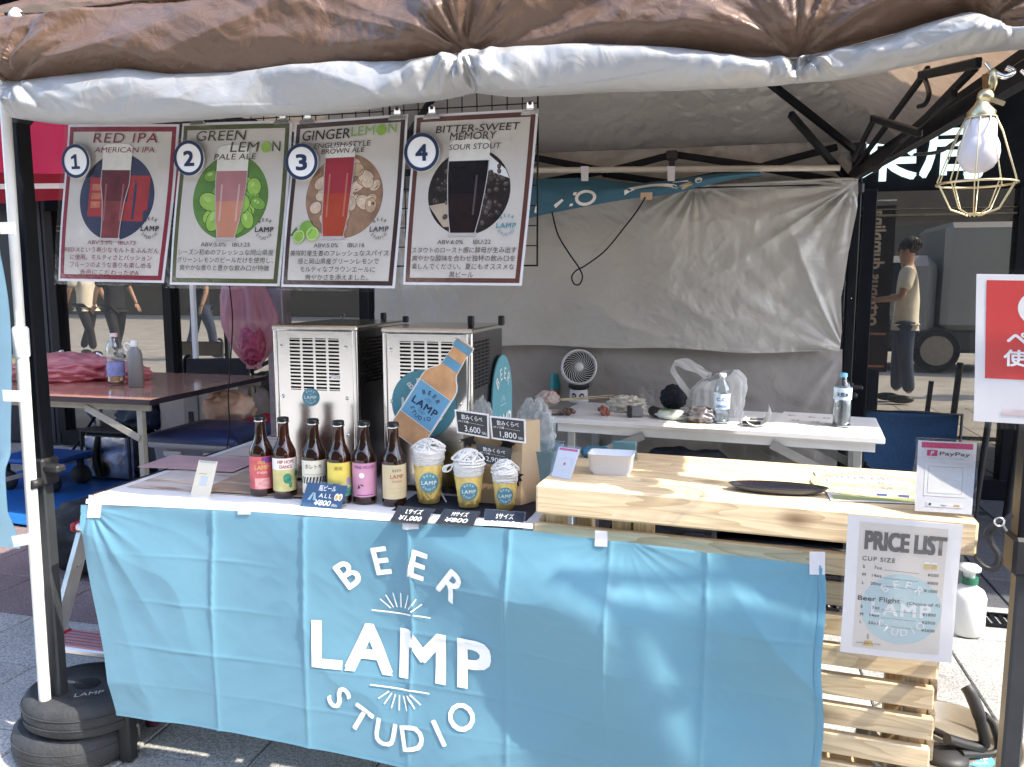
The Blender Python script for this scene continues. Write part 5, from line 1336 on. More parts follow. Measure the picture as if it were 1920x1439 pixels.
for i, (px, py) in enumerate(((488, 931), (531, 935), (587, 940), (634, 945), (681, 946), (736, 950))):
    c = P(px, py, z=TZ); c.z = TZ + .002; c.y += .012
    t = thing("beer_bottle", LB[i][1], "bottle", c, 0, "bottles of beer along the table edge")
    build(MB(amber).lathe(BP, c, 36, cap=False), "glass_body", t)
    b = MB(capm); b.lathe([(.0135, .186), (.0142, .188), (.0142, .198), (.012, .2), (.001, .2005)], c, 24); b.lathe([(.0147, .187), (.015, .1885), (.0147, .19)], c, 24, mat=chrome, cap=False); build(b, "cap", t)
    rot0 = atan2(-c.y, -c.x) + (0, .1, -.1, .1, 0, .25)[i]
    def F(x, y, h, c=c, r0=rot0): a = r0 + x / .0293; return c + V(cos(a) * (.0293 + h), sin(a) * (.0293 + h), y)
    lb = MB(LB[i][0]); lz0, lz1 = .02, .102
    lb.grid(lambda u, v: F((u - .5) * .082, lerp(lz0, lz1, v), .0003), 24, 2); lo = build(lb, "label", t)
    D = Draw(F, step=.006)
    if i == 0: D.text("BEER", 0, .085, .006, gold, bold=.02); D.text("LAMP", 0, .07, .011, gold, bold=.03, width=.034); D.text("STUDIO", 0, .06, .005, paper); D.rect(-.018, .022, .018, .048, M("rose_light", (.7, .35, .33), .5, var=.3, scale=90), .0006, "printed_panel"); D.rect(.0, .086, .04, .1, purple, .0005, "printed_panel")
    if i == 1: D.rect(-.041, .074, .041, .102, paper, .0005); D.text("HIP HOPS", 0, .0895, .0085, brick, bold=.035, width=.04); D.text("DANCE", 0, .0775, .0085, brick, bold=.035, width=.03); D.disc(.003, .052, .0105, greenp, .0007, "printed_hop", ry=.013); D.disc(.01, .036, .004, greenp, .0007, "printed_hop", ry=.008); D.disc(.028, .062, .006, greenp, .0007, "printed_hop", ry=.008)
    if i == 2:
        D.text("ホレトキ", 0, .083, .009, ink, bold=.01, width=.04); D.line(-.03, .068, .03, .068, .0006, ink, .0006)
        for k in range(9): D.poly([(-.036 + k * .008, .045), (-.032 + k * .008, .045), (-.028 + k * .008, .062), (-.032 + k * .008, .062)], ink, .0007, "printed_stripes")
    if i == 3: D.text("麦福", -.006, .085, .007, M("ochre_print", (.35, .25, .03), .6)); D.rect(-.02, .05, .0, .052, ink, .0006, "printed_panel"); D.rect(-.041, .02, .041, .04, greenp, .0005, "printed_panel"); D.disc(.02, .056, .007, M("lilac_print", (.4, .3, .45), .6), .0007, "printed_panel", ry=.01)
    if i == 4: D.text("PINK MOON", 0, .089, .0075, purple, bold=.01, width=.05); D.disc(-.007, .073, .0065, paper, .0007, "printed_moon"); D.poly([(-.018, .04), (-.014, .052), (-.011, .042)], ink, .0008, "printed_figure"); D.poly([(-.012, .052), (-.004, .05), (-.003, .047), (-.009, .048)], ink, .0008, "printed_figure"); D.rect(-.02, .024, .02, .026, purple, .0008, "printed_panel")
    if i == 5: D.text("BEER", 0, .086, .006, gi, bold=.01, sp=1.3); D.text("LAMP", 0, .07, .0095, brick, bold=.02, width=.032); D.text("STUDIO", 0, .06, .005, brick); D.rect(-.02, .045, .02, .046, gold, .0006, "printed_panel"); D.rect(-.02, .035, .02, .036, gold, .0006, "printed_panel")
    D.done(lo)

# ================================================================ CUPS WITH YARN FOAM
yarn = M("white_yarn", (.97, .95, .9), .9, var=.04, scale=90, transl=.2, tcol=(1, .97, .9)); beerf = M("yellow_yarn", (1., .76, .24), .75, var=.12, scale=70, stretch=(1, 1, .3), transl=.12, tcol=(1, .75, .2))
cupm = clearmat("cup_plastic", refl=.02, rough=.05, tint=1., edge=.08)
for i, (px, py, hh, rt_, rb_, lab) in enumerate(((802, 947, .122, .0405, .0275, "largest clear cup with yarn foam and teal roundel, beside the bottles"), (877, 955, .098, .038, .026, "middle clear cup of yellow yarn beer with looping white foam"), (945, 960, .085, .0315, .0225, "smallest clear cup of yarn beer, beside the wooden counter"))):
    c = P(px, py, z=TZ); c.z = TZ + .003; c.y += .01
    t = thing("beer_cup", lab, "cup", c, 0, "display cups of imitation beer")
    b = MB(cupm); b.lathe([(rb_, 0), (rb_ + .0006, .002), (rt_, hh), (rt_ + .003, hh + .001), (rt_ + .003, hh + .003), (rt_ - .001, hh + .003), (rb_ - .001, .004)], c, 36, cap=False); build(b, "clear_cup", t)
    fl_ = hh * .8; rf = lerp(rb_, rt_, .8) - .002
    b = MB(beerf); b.lathe([(.001, .003), (rb_ - .002, .003), (rf, fl_), (.001, fl_)], c, 32, cap=False)
    rnd = random.Random(i)
    for k in range(26):
        a = rnd.uniform(0, 2 * pi); z0 = rnd.uniform(.01, .02); pts = []
        for s_ in range(7): z = lerp(z0, fl_ * .97, s_ / 6); r_ = lerp(rb_, rt_, z / hh) - .0022; aa = a + .35 * sin(s_ * 1.1 + k); pts.append(c + V(cos(aa) * r_, sin(aa) * r_, z))
        b.tube(spline(pts, 3), .0012, 5)
    build(b, "beer", t)
    b = MB(yarn); b.lathe([(rf - .001, fl_ - .004), (rt_ - .002, hh), (rt_ * .92, hh + .01), (rt_ * .6, hh + .018), (.001, hh + .02)], c, 28, cap=False)
    for k in range((34, 40, 30)[i]):
        a = rnd.uniform(0, 2 * pi); r0 = rt_ * rnd.uniform(.0, .95); R_ = rnd.uniform(.008, .02); ph = rnd.uniform(0, 6); pts = []
        for s_ in range(9):
            q = ph + s_ * rnd.uniform(.55, .75); x = r0 * cos(a) + R_ * cos(q); y = r0 * sin(a) + R_ * sin(q); d_ = sqrt(x * x + y * y)
            if d_ > rt_ * 1.02: x *= rt_ * 1.02 / d_; y *= rt_ * 1.02 / d_; d_ = rt_ * 1.02
            z = hh + .004 + .02 * (1 - (d_ / rt_) ** 2) + (.002 + .004 * (k % 3)) * (1 if i != 1 else 1.7); pts.append(c + V(x, y, z))
        b.tube(spline(pts, 4), .0019 if i != 1 else .0024, 6)
    if i == 0:
        for k in range(60):
            a = rnd.uniform(0, 2 * pi); r_ = rt_ * rnd.uniform(.5, 1); p0 = c + V(cos(a) * r_, sin(a) * r_, hh + .008); b.tube([p0, p0 + V(rnd.uniform(-.006, .006), rnd.uniform(-.006, .006), rnd.uniform(.008, .017))], [.001, .0004], 4)
    if i == 1:
        for k in range(3): b.tube(spline([c + V(-.02, -.02, hh + .01), c + V(-.045 - .004 * k, -.02, hh + .002), c + V(-.05 - .003 * k, -.018, hh - .012), c + V(-.038, -.022, hh - .006), c + V(-.03, -.02, hh + .012)], 6), .0018, 5)
    for k in range(30):
        a = rnd.uniform(0, 2 * pi); zz = rnd.uniform(fl_, hh - .002); pts = []
        for s_ in range(5): aa = a + s_ * .3; z = zz + .002 * sin(s_ * 2 + k); r_ = lerp(rb_, rt_, z / hh) - .0015; pts.append(c + V(cos(aa) * r_, sin(aa) * r_, z))
        b.tube(spline(pts, 3), .0014, 5)
    build(b, "foam", t)
    r0 = atan2(-c.y, -c.x); zc_ = hh * (.47, .46, .46)[i]; R_ = (.0245, .022, .0205)[i]
    def F(x, y, h, c=c): z = zc_ + y; r_ = lerp(rb_, rt_, z / hh) + .0012 + h; a = r0 + x / r_; return c + V(cos(a) * r_, sin(a) * r_, z)
    b = Draw(F, step=.006); b.disc(0, 0, R_, teal, 0, "roundel", 40, ry=R_); b.logo(0, 0, R_ * 1.5, whiteink, .0006, "lettering", False); b.done(t)
# dark runner the cups stand on
rn = MB(M("navy_runner", (.012, .016, .03), .7, var=.2)); a0 = P(745, 952, z=TZ); a1 = P(1000, 965, z=TZ)
rn.box(((a0.x + a1.x) / 2, (a0.y + a1.y) / 2 + .03, TZ + .0015), (a1.x - a0.x, .16, .002), Matrix.Rotation(-.02, 3, 'Z')); build(rn, "table_runner", cat="cloth runner", label="dark navy runner under the three display cups", origin=((a0.x + a1.x) / 2, 1.78, TZ))

# ================================================================ PRICE CARDS ON THE TABLE
slate = M("chalkboard_blue_black", (.016, .022, .035), .35, var=.15, coat=.3); slate2 = M("chalkboard_grey", (.028, .03, .033), .3, var=.2, coat=.5); bluec = M("price_card_blue", (.04, .09, .18), .4, var=.05, coat=.3)
for i, (q, a_, b__, lab) in enumerate(((((748, 949), (813, 955), (799, 983), (731, 978)), "Lサイズ", "¥1,000", "black price card reading L size ¥1,000"), (((834, 955), (898, 960), (887, 986), (817, 981)), "Mサイズ", "¥800", "black price card reading M size ¥800"), (((911, 957), (983, 962), (980, 992), (905, 990)), "Sサイズ", "¥500", "black price card reading S size ¥500"))):
    zb_ = TZ + .004
    yq = 1.575 if i < 2 else 1.6; br = P(*q[2], y=yq); bl = P(*q[3], y=yq)
    tl = P(*q[0], y=1.63); tr_ = P(*q[1], y=1.63)
    o, D, W, H, fn = card("price_card", lab, "price card", tl, tr_, br, bl, slate, group="black price cards in front of the cups")
    D.text(a_, W * .52, H * .56, H * .27, whiteink, .0008, bold=.004, shear=.1, width=W * .46); D.text(b__, W * .5, H * .13, H * .3, whiteink, .0008, bold=.004, shear=.1, width=W * .62); D.done(o)
    build(sheet(MB(clear), lambda x, y, h: fn(lerp(-.003, W + .003, x / W), lerp(-.002, H + .004, y / H), h - .0016), W, H, .0012, clear, 2, 2).box((bl + br) / 2 + V(0, .02, .0), (W, .04, .0015)), "acrylic_stand", o)
q = ((577, 905), (652, 911), (638, 957), (563, 950)); yb2 = P(600, 955, z=TZ).y
o, D, W, H, fn = card("price_card", "blue card with toasting bottles reading ALL ¥800 in front of the bottles", "price card", P(*q[0], y=yb2 + .025), P(*q[1], y=yb2 + .025), P(*q[2], y=yb2), P(*q[3], y=yb2), bluec)
D.text("瓶ビール", W * .54, H * .72, H * .19, whiteink, .0008, bold=.015, width=W * .42); D.text("ALL", W * .54, H * .43, H * .18, whiteink, .0008, bold=.012, sp=1.35, width=W * .32); D.text("¥800", W * .52, H * .12, H * .22, whiteink, .0008, bold=.025, shear=.15, width=W * .4); D.text("(税込)", W * .82, H * .12, H * .09, whiteink, .0008, width=W * .14)
D.poly([(W * .12, H * .3), (W * .2, H * .3), (W * .24, H * .6), (W * .21, H * .62)], M("pale_bottle_print", (.3, .45, .55), .5), .0008, "picture"); D.poly([(W * .26, H * .3), (W * .34, H * .3), (W * .27, H * .62), (W * .24, H * .6)], M("pale_bottle_print", (.3, .45, .55), .5), .001, "picture")
for k in (0, 1): D.disc(W * (.82 + .09 * k), H * .5, W * .055, paper, .0008, "picture", 16, ry=H * .15); D.disc(W * (.82 + .09 * k), H * .48, W * .035, yel, .001, "picture", 16, ry=H * .1)
D.done(o)
build(sheet(MB(clear), lambda x, y, h: fn(lerp(-.004, W + .008, x / W), lerp(-.002, H + .006, y / H), h - .0016), W, H, .0012, clear, 2, 2).box((P(*q[2], y=yb2) + P(*q[3], y=yb2)) / 2 + V(0, .02, 0), (W, .04, .0015)), "acrylic_stand", o)
# white note card
q = [P(*a, y=yy) for a, yy in (((373, 863), 1.80), ((408, 866), 1.80), ((393, 932), 1.755), ((357, 929), 1.755))]
zz = P(375, 930, z=TZ + .003).y; q = [P(373, 863, y=zz + .03), P(408, 866, y=zz + .03), P(393, 932, y=zz), P(357, 929, y=zz)]
o, D, W, H, fn = card("note_card", "small cream card standing alone left of the bottles", "card", *q, M("cream_card", (.68, .63, .52), .5, var=.03))
D.rect(W * .3, H * .3, W * .7, H * .56, M("faint_blue_print", (.5, .55, .6), .6), .0006, "printed_panel"); D.rect(W * .08, H * .94, W * .92, H * .99, M("sage_print", (.4, .45, .4), .6), .0006, "printed_panel"); D.rect(W * .2, H * .62, W * .6, H * .64, gold, .0006, "printed_panel"); D.done(o)

# kraft box with chalk signs
kraft = M("kraft_board", (.5, .37, .23), .75, var=.06, bump=.05)
kx0, kx1 = P(872, 800, y=1.84).x, P(1003, 800, y=1.80).x
kb = thing("kraft_sign_box", "tall brown card box carrying three chalk price signs", "cardboard box", ((kx0 + kx1) / 2, 1.83, TZ))
kz = P(990, 790, y=1.83).z
b = MB(kraft)
def kf(x, z): return V(lerp(kx0, kx1 - .035, x), 1.80 + .03 * z, lerp(TZ + .004, kz, z))
b.add([kf(0, 0), kf(1, 0), kf(1, 1), kf(0, 1), kf(0, 0) + V(0, .05, 0), kf(1, 0) + V(.035, .06, 0), kf(1, 1) + V(.03, .05, -.004), kf(0, 1) + V(0, .04, 0)], [(0, 1, 2, 3), (1, 5, 6, 2), (5, 4, 7, 6), (4, 0, 3, 7), (3, 2, 6, 7), (0, 4, 5, 1)]); build(b, "box", kb)
for (x, z, r_) in ((.12, .72, .3), (.75, .7, -.3), (.95, .32, 1.2)):
    b = MB(blackp); c = kf(x, z) + V(0, -.004, 0); pts = [(-.02, .012), (-.012, .004), (-.016, -.01), (-.006, -.004), (0, -.012), (.006, -.004), (.016, -.01), (.012, .004), (.02, .012)]
    R2 = lambda x_, y_, h, c=c, r_=r_: c + V(x_ * cos(r_) - y_ * sin(r_), -h, x_ * sin(r_) + y_ * cos(r_)); b.prism(pts, R2, .003); build(b, "cutout_trim", kb)
for q, a_, b__, yy, lab, sz in ((((852, 768), (916, 777), (917, 823), (857, 812)), "3,600", "Lサイズ4種", 1.785, "left white framed chalk sign, reading 3,600, beside the bottle cut-out", 0), (((918, 780), (985, 787), (986, 832), (922, 823)), "1,800", "Sサイズ4種", 1.785, "right white framed chalk sign, reading 1,800, at the box corner", 0), (((892, 830), (961, 842), (955, 876), (897, 867)), "2,900", "Mサイズ4種", 1.775, "dark chalk sign reading 2,900 behind the cups", 1)):
    o, D, W, H, fn = card("chalk_sign", lab, "price sign", *[P(*k, y=yy - .003 * (n > 1)) for n, k in enumerate(q)], paper if not sz else slate2, t=.003, group="drink tasting price signs on the kraft box")
    e = W * .045 if not sz else 0
    D.rect(e, e, W - e, H - e, slate2, .0005, "chalk_panel"); D.text("飲みくらべ", W * .5, H * .65, H * .17, whiteink, .001, bold=.01, width=W * .62); D.text(b__, W * .24, H * .5, H * .08, whiteink, .001, width=W * .3); D.line(W * .42, H * .53, W * .85, H * .5, H * .008, whiteink, .001)
    D.text(a_, W * .5, H * .14, H * .26, whiteink, .001, bold=.004, width=W * .48); D.text("円(税込)", W * .86, H * .14, H * .09, whiteink, .001, width=W * .14); D.done(o)
# teal tub with crumpled clear bag behind the box
tub = P(1008, 860, y=1.9)
tb = thing("clear_tub", "pale blue tub with a crumpled clear bag behind the kraft box", "tub", (tub.x, 1.93, TZ))
b = MB(M("pale_blue_tub", (.3, .45, .5), .35, alpha=.75, var=.1)); c = V(tub.x - .005, 1.93, TZ + .002)
loft(b, [rr3(c, .09, .12, .01, 0), rr3(c, .11, .14, .012, .12), rr3(c, .113, .143, .012, .122), rr3(c, .106, .136, .012, .12), rr3(c, .086, .116, .01, .004)], capt=True); build(b, "tub", tb)
def crumple(c, rx, ry, rz, seed, amp=.35, nu=48, nv=32, sharp=3.):
    mb = MB()
    def f(u, v):
        th = 2 * pi * u; ph = pi * v; d_ = V(sin(ph) * cos(th), sin(ph) * sin(th), -cos(ph))
        r_ = 1 + amp * (.6 - 1.8 * abs(noise.noise(d_ * sharp + V(seed, 0, 0)))) + amp * .5 * noise.noise(d_ * sharp * 3 + V(0, seed, 0))
        return Vector(c) + V(d_.x * rx * r_, d_.y * ry * r_, d_.z * rz * r_)
    mb.f = []; return mb, f
bagclear = M('crinkled_film', (.8, .84, .86), .25, var=.05, alpha=.3, transl=.3)
def bag(c, rx, ry, rz, seed, mat, amp=.35, sharp=3., clampz=None, nu=56, nv=36):
    mb, f = crumple(c, rx, ry, rz, seed, amp, sharp=sharp); mb.mat = mat
    def g(u, v):
        p = f(u % 1. if u < 1 else 0., v)
        if clampz is not None and p.z < clampz: p.z = clampz + .0005
        return p
    mb.grid(g, nu, nv, mat); return mb
build(bag((tub.x - .02, 1.95, .885), .05, .05, .085, 3., bagclear, .28, 2.4), "crumpled_bag", tb)
slv = bag((P(905, 730, y=1.93).x + .02, 1.86, .88), .035, .03, .10, 8., bagclear, .25, 2.5)
build(slv, "plastic_sleeve", cat="plastic bag", label="clear plastic sleeve behind the kraft box beside the arched sign", origin=(P(905, 730, y=1.93).x + .02, 1.86, .78))

# ================================================================ BACK TABLE AND ITS CLUTTER
BZ = .7
def folding_table(name_lab, cx_, cy_, w_, dp, z, rz, topm, edgem, legm, skirt=True):
    t = thing("folding_table", name_lab, "table", (cx_, cy_, 0), rz)
    b = MB(topm); b.box((0, 0, z - .012), (w_, dp, .024), ch=.004); build(b, "tabletop", t, local=True)
    for sy in (-1, 1): build(MB(edgem).box((0, sy * (dp / 2 - .035), z - .043), (w_ - .06, .02, .036)), "apron", t, local=True)
    for sx in (-1, 1):
        for sy in (-1, 1):
            x = sx * (w_ / 2 - .09); y = sy * (dp / 2 - .04)
            build(MB(legm).box((x, y, z / 2 - .03), (.032, .032, z - .06), ch=.003), "leg", t, local=True)
        b = MB(legm); b.bar((sx * (w_ / 2 - .09), -dp / 2 + .02, z - .2), (sx * (w_ / 2 - .4), -dp / 2 + .02, z - .055), .006, .034); build(b, "brace", t, local=True)
        b = MB(legm); b.bar((sx * (w_ / 2 - .09), dp / 2 - .02, z - .2), (sx * (w_ / 2 - .4), dp / 2 - .02, z - .055), .006, .034)
        build(b, "brace", t, local=True); b = MB(legm); b.bar((sx * (w_ / 2 - .09), -dp / 2 + .05, .16), (sx * (w_ / 2 - .09), dp / 2 - .05, .16), .02)
        build(b, "crossbar", t, local=True)
    return t
greyst = M("grey_table_steel", (.36, .36, .35), .4, .3, var=.1)
f0, f1 = P(1030, 783, z=BZ), P(1660, 822, z=BZ)
ra = atan2(f1.y - f0.y, f1.x - f0.x); L0 = (f1 - f0).length; mid_ = (f0 + f1) / 2; nv_ = V(-sin(ra), cos(ra), 0)
cc = mid_ + nv_ * .24
folding_table("long white folding table in front of the tarpaulin, littered with bottles and snacks", cc.x, cc.y, L0, .48, BZ, ra, white, white, greyst)
sh_ = MB(greyst)
for k in range(5): a = f0 + nv_ * (.06 + k * .08) + V(.1, 0, -.25); b_2 = f1 + nv_ * (.06 + k * .08) + V(-.12, 0, -.25); sh_.tube([a, b_2], .006, 6)
ws = build(sh_, "wire_shelf", cat="shelf", label="wire under-shelf hung below the white back table", origin=(cc.x, cc.y, .45))
def T(px, py): p = P(px, py, z=BZ); return V(p.x, p.y, BZ + .001)
# fan
c = T(1087, 752); c.y -= .03
fan = thing("desk_fan", "round white desk fan tilted upward on the back table", "fan", c)
fm = M("fan_white", (.56, .56, .56), .35, var=.03)
k_ = .084; hc = c + V(0, -.01, .165)
Rf = Matrix.Rotation(radians(14) , 3, 'Z') @ Matrix.Rotation(radians(90 - 14), 3, 'X')
b = MB(fm); b.lathe([(.045, 0), (.048, .004), (.044, .012), (.043, .055), (.038, .06)], c, 28); build(b, "base", fan)
b = MB(blackp); b.lathe([(.036, .058), (.046, .07), (.05, .085), (.04, .1)], c, 28)
for k in range(28): a = 2 * pi * k / 28; b.box(c + V(cos(a) * .048, sin(a) * .048, .076), (.003, .003, .016))
build(b, "neck", fan)
b = MB(fm); b.lathe([(.001, -.09), (.05, -.088), (.075, -.07), (.084, -.04), (.086, .02), (.084, .03), (.078, .032), (.075, .024), (.074, -.02)], hc, 40, R=Rf, cap=False); build(b, "housing", fan)
b = MB(M("fan_dark", (.03, .03, .03), .7)); b.lathe([(.001, 0), (.074, 0)], hc, 32, R=Rf, cap=False); build(b, "fan_interior", fan)
b = MB(fm); b.lathe([(.001, .034), (.018, .034), (.02, .03), (.02, .02)], hc, 24, R=Rf)
for k in range(26):
    a = 2 * pi * k / 26; pts = [hc + Rf @ V(cos(a + s_ * .16) * lerp(.019, .077, s_ / 6), sin(a + s_ * .16) * lerp(.019, .077, s_ / 6), .03) for s_ in range(7)]; b.tube(pts, .0013, 4)
for r_ in (): b.tube([hc + Rf @ V(cos(a) * r_, sin(a) * r_, .0285) for a in [2 * pi * k / 32 for k in range(33)]], .0008, 4)
build(b, "grille", fan)
for px, s_ in ((-.018, "DC"), (.022, "28")):
    th = -pi / 2 + radians(0) + px / .045
    F = lambda x, y, h, th=th: c + V(cos(th + x / .044) * (.0438 + h), sin(th + x / .044) * (.0438 + h), .032 + y)
    D = Draw(F, step=.005); D.disc(0, 0, .013, ink, .0012, "round_label", 24, ry=.014); D.text(s_, 0, -.005, .0095, whiteink, .002, bold=.03); D.done(fan)

def bottle(c, h_, r_, label, capc, liq=None, labelm=None, z0=.3, z1=.62, word=None, neck=.35, wordm=None, grp=None, seg=28, ribs=True):
    t = thing("plastic_bottle", label, "bottle", c, 0, grp)
    pr_ = [(r_ * .6, 0), (r_ * .95, .004), (r_, .012)]
    for k in range(8): z = lerp(.03, .98, k / 7) * h_ * .68; pr_ += [(r_ * (.97 if (k % 2 and ribs) else 1), z)]
    pr_ += [(r_ * .92, h_ * .74), (r_ * .62, h_ * .84), (r_ * neck, h_ * .9), (r_ * neck, h_ * .95)]
    build(MB(wetclear).lathe(pr_, c, seg, cap=False), "clear_body", t)
    if liq: lm, lv = liq; build(MB(lm).lathe([(.001, .003), (r_ * .92, .006), (r_ * .93, h_ * lv), (.001, h_ * lv)], c, seg, cap=False), "liquid", t)
    build(MB(capc).lathe([(r_ * neck * 1.25, h_ * .93), (r_ * neck * 1.25, h_ * .995), (r_ * neck, h_), (.001, h_)], c, 20), "cap", t)
    if labelm: build(MB(labelm).lathe([(r_ * 1.012, h_ * z0), (r_ * 1.012, h_ * z1)], c, seg, cap=False), "label", t)
    if word:
        r0 = atan2(-c.y, -c.x); F = lambda x, y, h: c + V(cos(r0 + x / r_) * (r_ * 1.02 + h), sin(r0 + x / r_) * (r_ * 1.02 + h), y); D = Draw(F, step=.006)
        for s_, y, sz in word: D.text(s_, 0, h_ * y, sz, wordm or whiteink, .0006, bold=.03, width=r_ * 1.35)
        D.done(t)
    return t
water = M("water_volume", (.85, .92, .95), .02, trans=.95, ior=1.33, var=0); tealcap = M("teal_cap", (.02, .3, .36), .4); bluecap = M("blue_cap", (.2, .5, .7), .4)
tea = M("iced_tea", (.35, .09, .03), .1, var=0)
bottle(T(1041, 749), .175, .029, "teal labelled drink bottle beside the desk fan", tealcap, (tea, .3), M("teal_label", (.02, .28, .33), .4, var=.2), .3, .72)
bl_ = M("blue_yellow_label", (.05, .2, .6), .35, var=.2, scale=30)
bottle(T(1352, 794), .205, .032, "clear bottle with blue and white label in front of the shopping bag", white, (water, .3), M("clear_white_label", (.7, .78, .85), .3, var=.2, scale=20), .3, .6, (("C.C.", .46, .014), ("LEMON", .33, .011)), wordm=bl_, neck=.36)
bottle(T(1577, 801), .215, .034, "nearly full water bottle with pale blue cap at the table's right end", bluecap, (water, .72), M("pale_water_label", (.55, .68, .78), .3, var=.25, scale=40), .52, .74, (("天然水", .58, .014),), wordm=navyink)
# phone, bowls, chopsticks, tissues
build(MB(M("phone_back", (.09, .08, .08), .2, coat=.6)).box(T(1034, 776) + V(0, 0, .005), (.085, .12, .009), Matrix.Rotation(.4, 3, 'Z'), ch=.003), "mobile_phone", cat="phone", label="dark phone lying at the left end of the back table", origin=T(1034, 776))
def bowl(px, py, r_, h_, lab, fill):
    c = T(px, py); t = thing("clear_bowl", lab, "bowl", c)
    build(MB(cupm).lathe([(r_ * .55, 0), (r_ * .95, h_), (r_, h_ + .002), (r_ * .93, h_)], c, 28), "bowl", t)
    b = MB(fill); rnd = random.Random(px)
    for k in range(18): a = rnd.uniform(0, 6.3); q = rnd.uniform(0, r_ * .55); sphere(b, c + V(cos(a) * q, sin(a) * q, rnd.uniform(.01, h_ * .8)), rnd.uniform(.008, .014), None, 8, 6)
    build(b, "food", t)
bowl(1066, 780, .042, .034, "clear bowl of dark scraps under the chopsticks", M("dark_scraps", (.12, .07, .05), .4, var=.6, scale=80))
bowl(1131, 779, .042, .045, "clear bowl of reddish food beside the crumpled wrapper", M("red_food", (.28, .09, .06), .5, var=.5, scale=80))
for k, (a, b_2) in enumerate(((T(1048, 768), T(1150, 757)), (T(1052, 770), T(1160, 762)))):
    build(MB(wood("chopstick_wood", 0, (.6, .48, .3), (.5, .38, .22))).tube([a + V(0, 0, .045), b_2 + V(0, 0, .04 + .004 * k)], [.0035, .0025], 6), "chopstick", cat="chopstick", label="wooden chopstick resting across the clear bowls", group="pair of chopsticks", origin=a)
build(bag(T(1175, 772) + V(0, 0, .03), .075, .05, .035, 5., M("cream_wrapper", (.6, .56, .48), .5, var=.15), .45, 2.6, BZ + .002), "crumpled_wrapper", cat="wrapper", label="crumpled cream wrapper between the bowls and the clear cup", origin=T(1175, 772))
build(bag(T(1025, 762) + V(0, .02, .03), .05, .06, .035, 2., M("pinkish_tissue", (.6, .48, .44), .7), .3, 2.6, BZ + .002), "tissue_pile", cat="tissue", label="pinkish paper heap at the foot of the teal labelled bottle", origin=T(1025, 762))
b = MB(M("speaker_grey", (.2, .2, .21), .5, var=.15)); b.box(T(1192, 782) + V(0, 0, .022), (.06, .05, .044), Matrix.Rotation(.2, 3, 'Z'), ch=.008)
build(b.box(T(1180, 782) + V(0, -.0, .022), (.02, .056, .048), Matrix.Rotation(.2, 3, 'Z'), mat=blackp, ch=.005), "battery_pack", cat="battery pack", label="small grey and black pack left of the clear tumbler", origin=T(1192, 782))
c = T(1213, 772); t = thing("clear_tumbler", "empty clear plastic tumbler beside the black pouch", "cup", c)
build(MB(cupm).lathe([(.028, 0), (.03, .003), (.042, .1), (.044, .102), (.041, .102), (.028, .005)], c, 28, cap=False), "cup", t); build(MB(cupm).lathe([(.022, .012), (.03, .03), (.034, .08)], c, 24, cap=False), "inner_cup", t)
build(bag(T(1262, 768) + V(0, .02, .05), .055, .05, .055, 11., M("black_fabric", (.012, .014, .025), .75, var=.3, bump=.3), .22, 1.8, BZ + .002), "black_pouch", cat="pouch", label="crumpled black fabric pouch behind the round can end", origin=T(1262, 768))
c = T(1232, 783); Rz = Matrix.Rotation(.6, 3, 'Z') @ Matrix.Rotation(pi / 2, 3, 'X'); b = MB(blackp); b.lathe([(.001, .03), (.018, .03), (.021, .027), (.021, -.04), (.001, -.04)], c + V(0, 0, .022), 22, R=Rz, cap=False); b.lathe([(.009, .0306), (.014, .0306)], c + V(0, 0, .022), 22, mat=whiteink, R=Rz, cap=False)
build(b, "spray_can", cat="can", label="short black can lying on its side with a white ring on its end", origin=c)
c = T(1270, 787); wt = thing("wet_wipes", "white and green pack of wipes lying on the back table", "wipes pack", c)
build(bag(c + V(0, 0, .018), .085, .045, .02, 21., M("wipes_white", (.7, .75, .68), .35, var=.1), .16, 1.6, BZ + .001), "pack", wt)
b = MB(greenp)
for k in range(4): b.prism([(.018 * cos(a) * (1 + .3 * k % 2), .009 * sin(a)) for a in [q * pi / 7 for q in range(14)]], lambda x, y, h, k=k: c + V(-.05 + k * .032 + x, y - .01 * (k % 2), .036 + h), .002, M("leaf_green", (.2, .42, .1), .5))
build(b, "printed_leaves", wt)
c = T(1312, 793); b = bag(c + V(0, 0, .03), .06, .04, .035, 31., M("snack_foil", (.16, .15, .16), .3, .4, var=.5, scale=25), .3, 2.2, BZ + .002); build(b, "snack_bag", cat="snack bag", label="open dark snack bag between the wipes and the blue labelled bottle", origin=c)
# skewers
for k in range(4): a = T(1220 + k * 14, 792 + k); build(MB(M("bamboo", (.5, .36, .18), .6)).tube([a, a + V(.13, -.02 + .012 * k, .001)], .0016, 5), "bamboo_skewer", cat="skewer", label="thin bamboo skewer lying in front of the wipes pack", group="scattered bamboo skewers", origin=a)
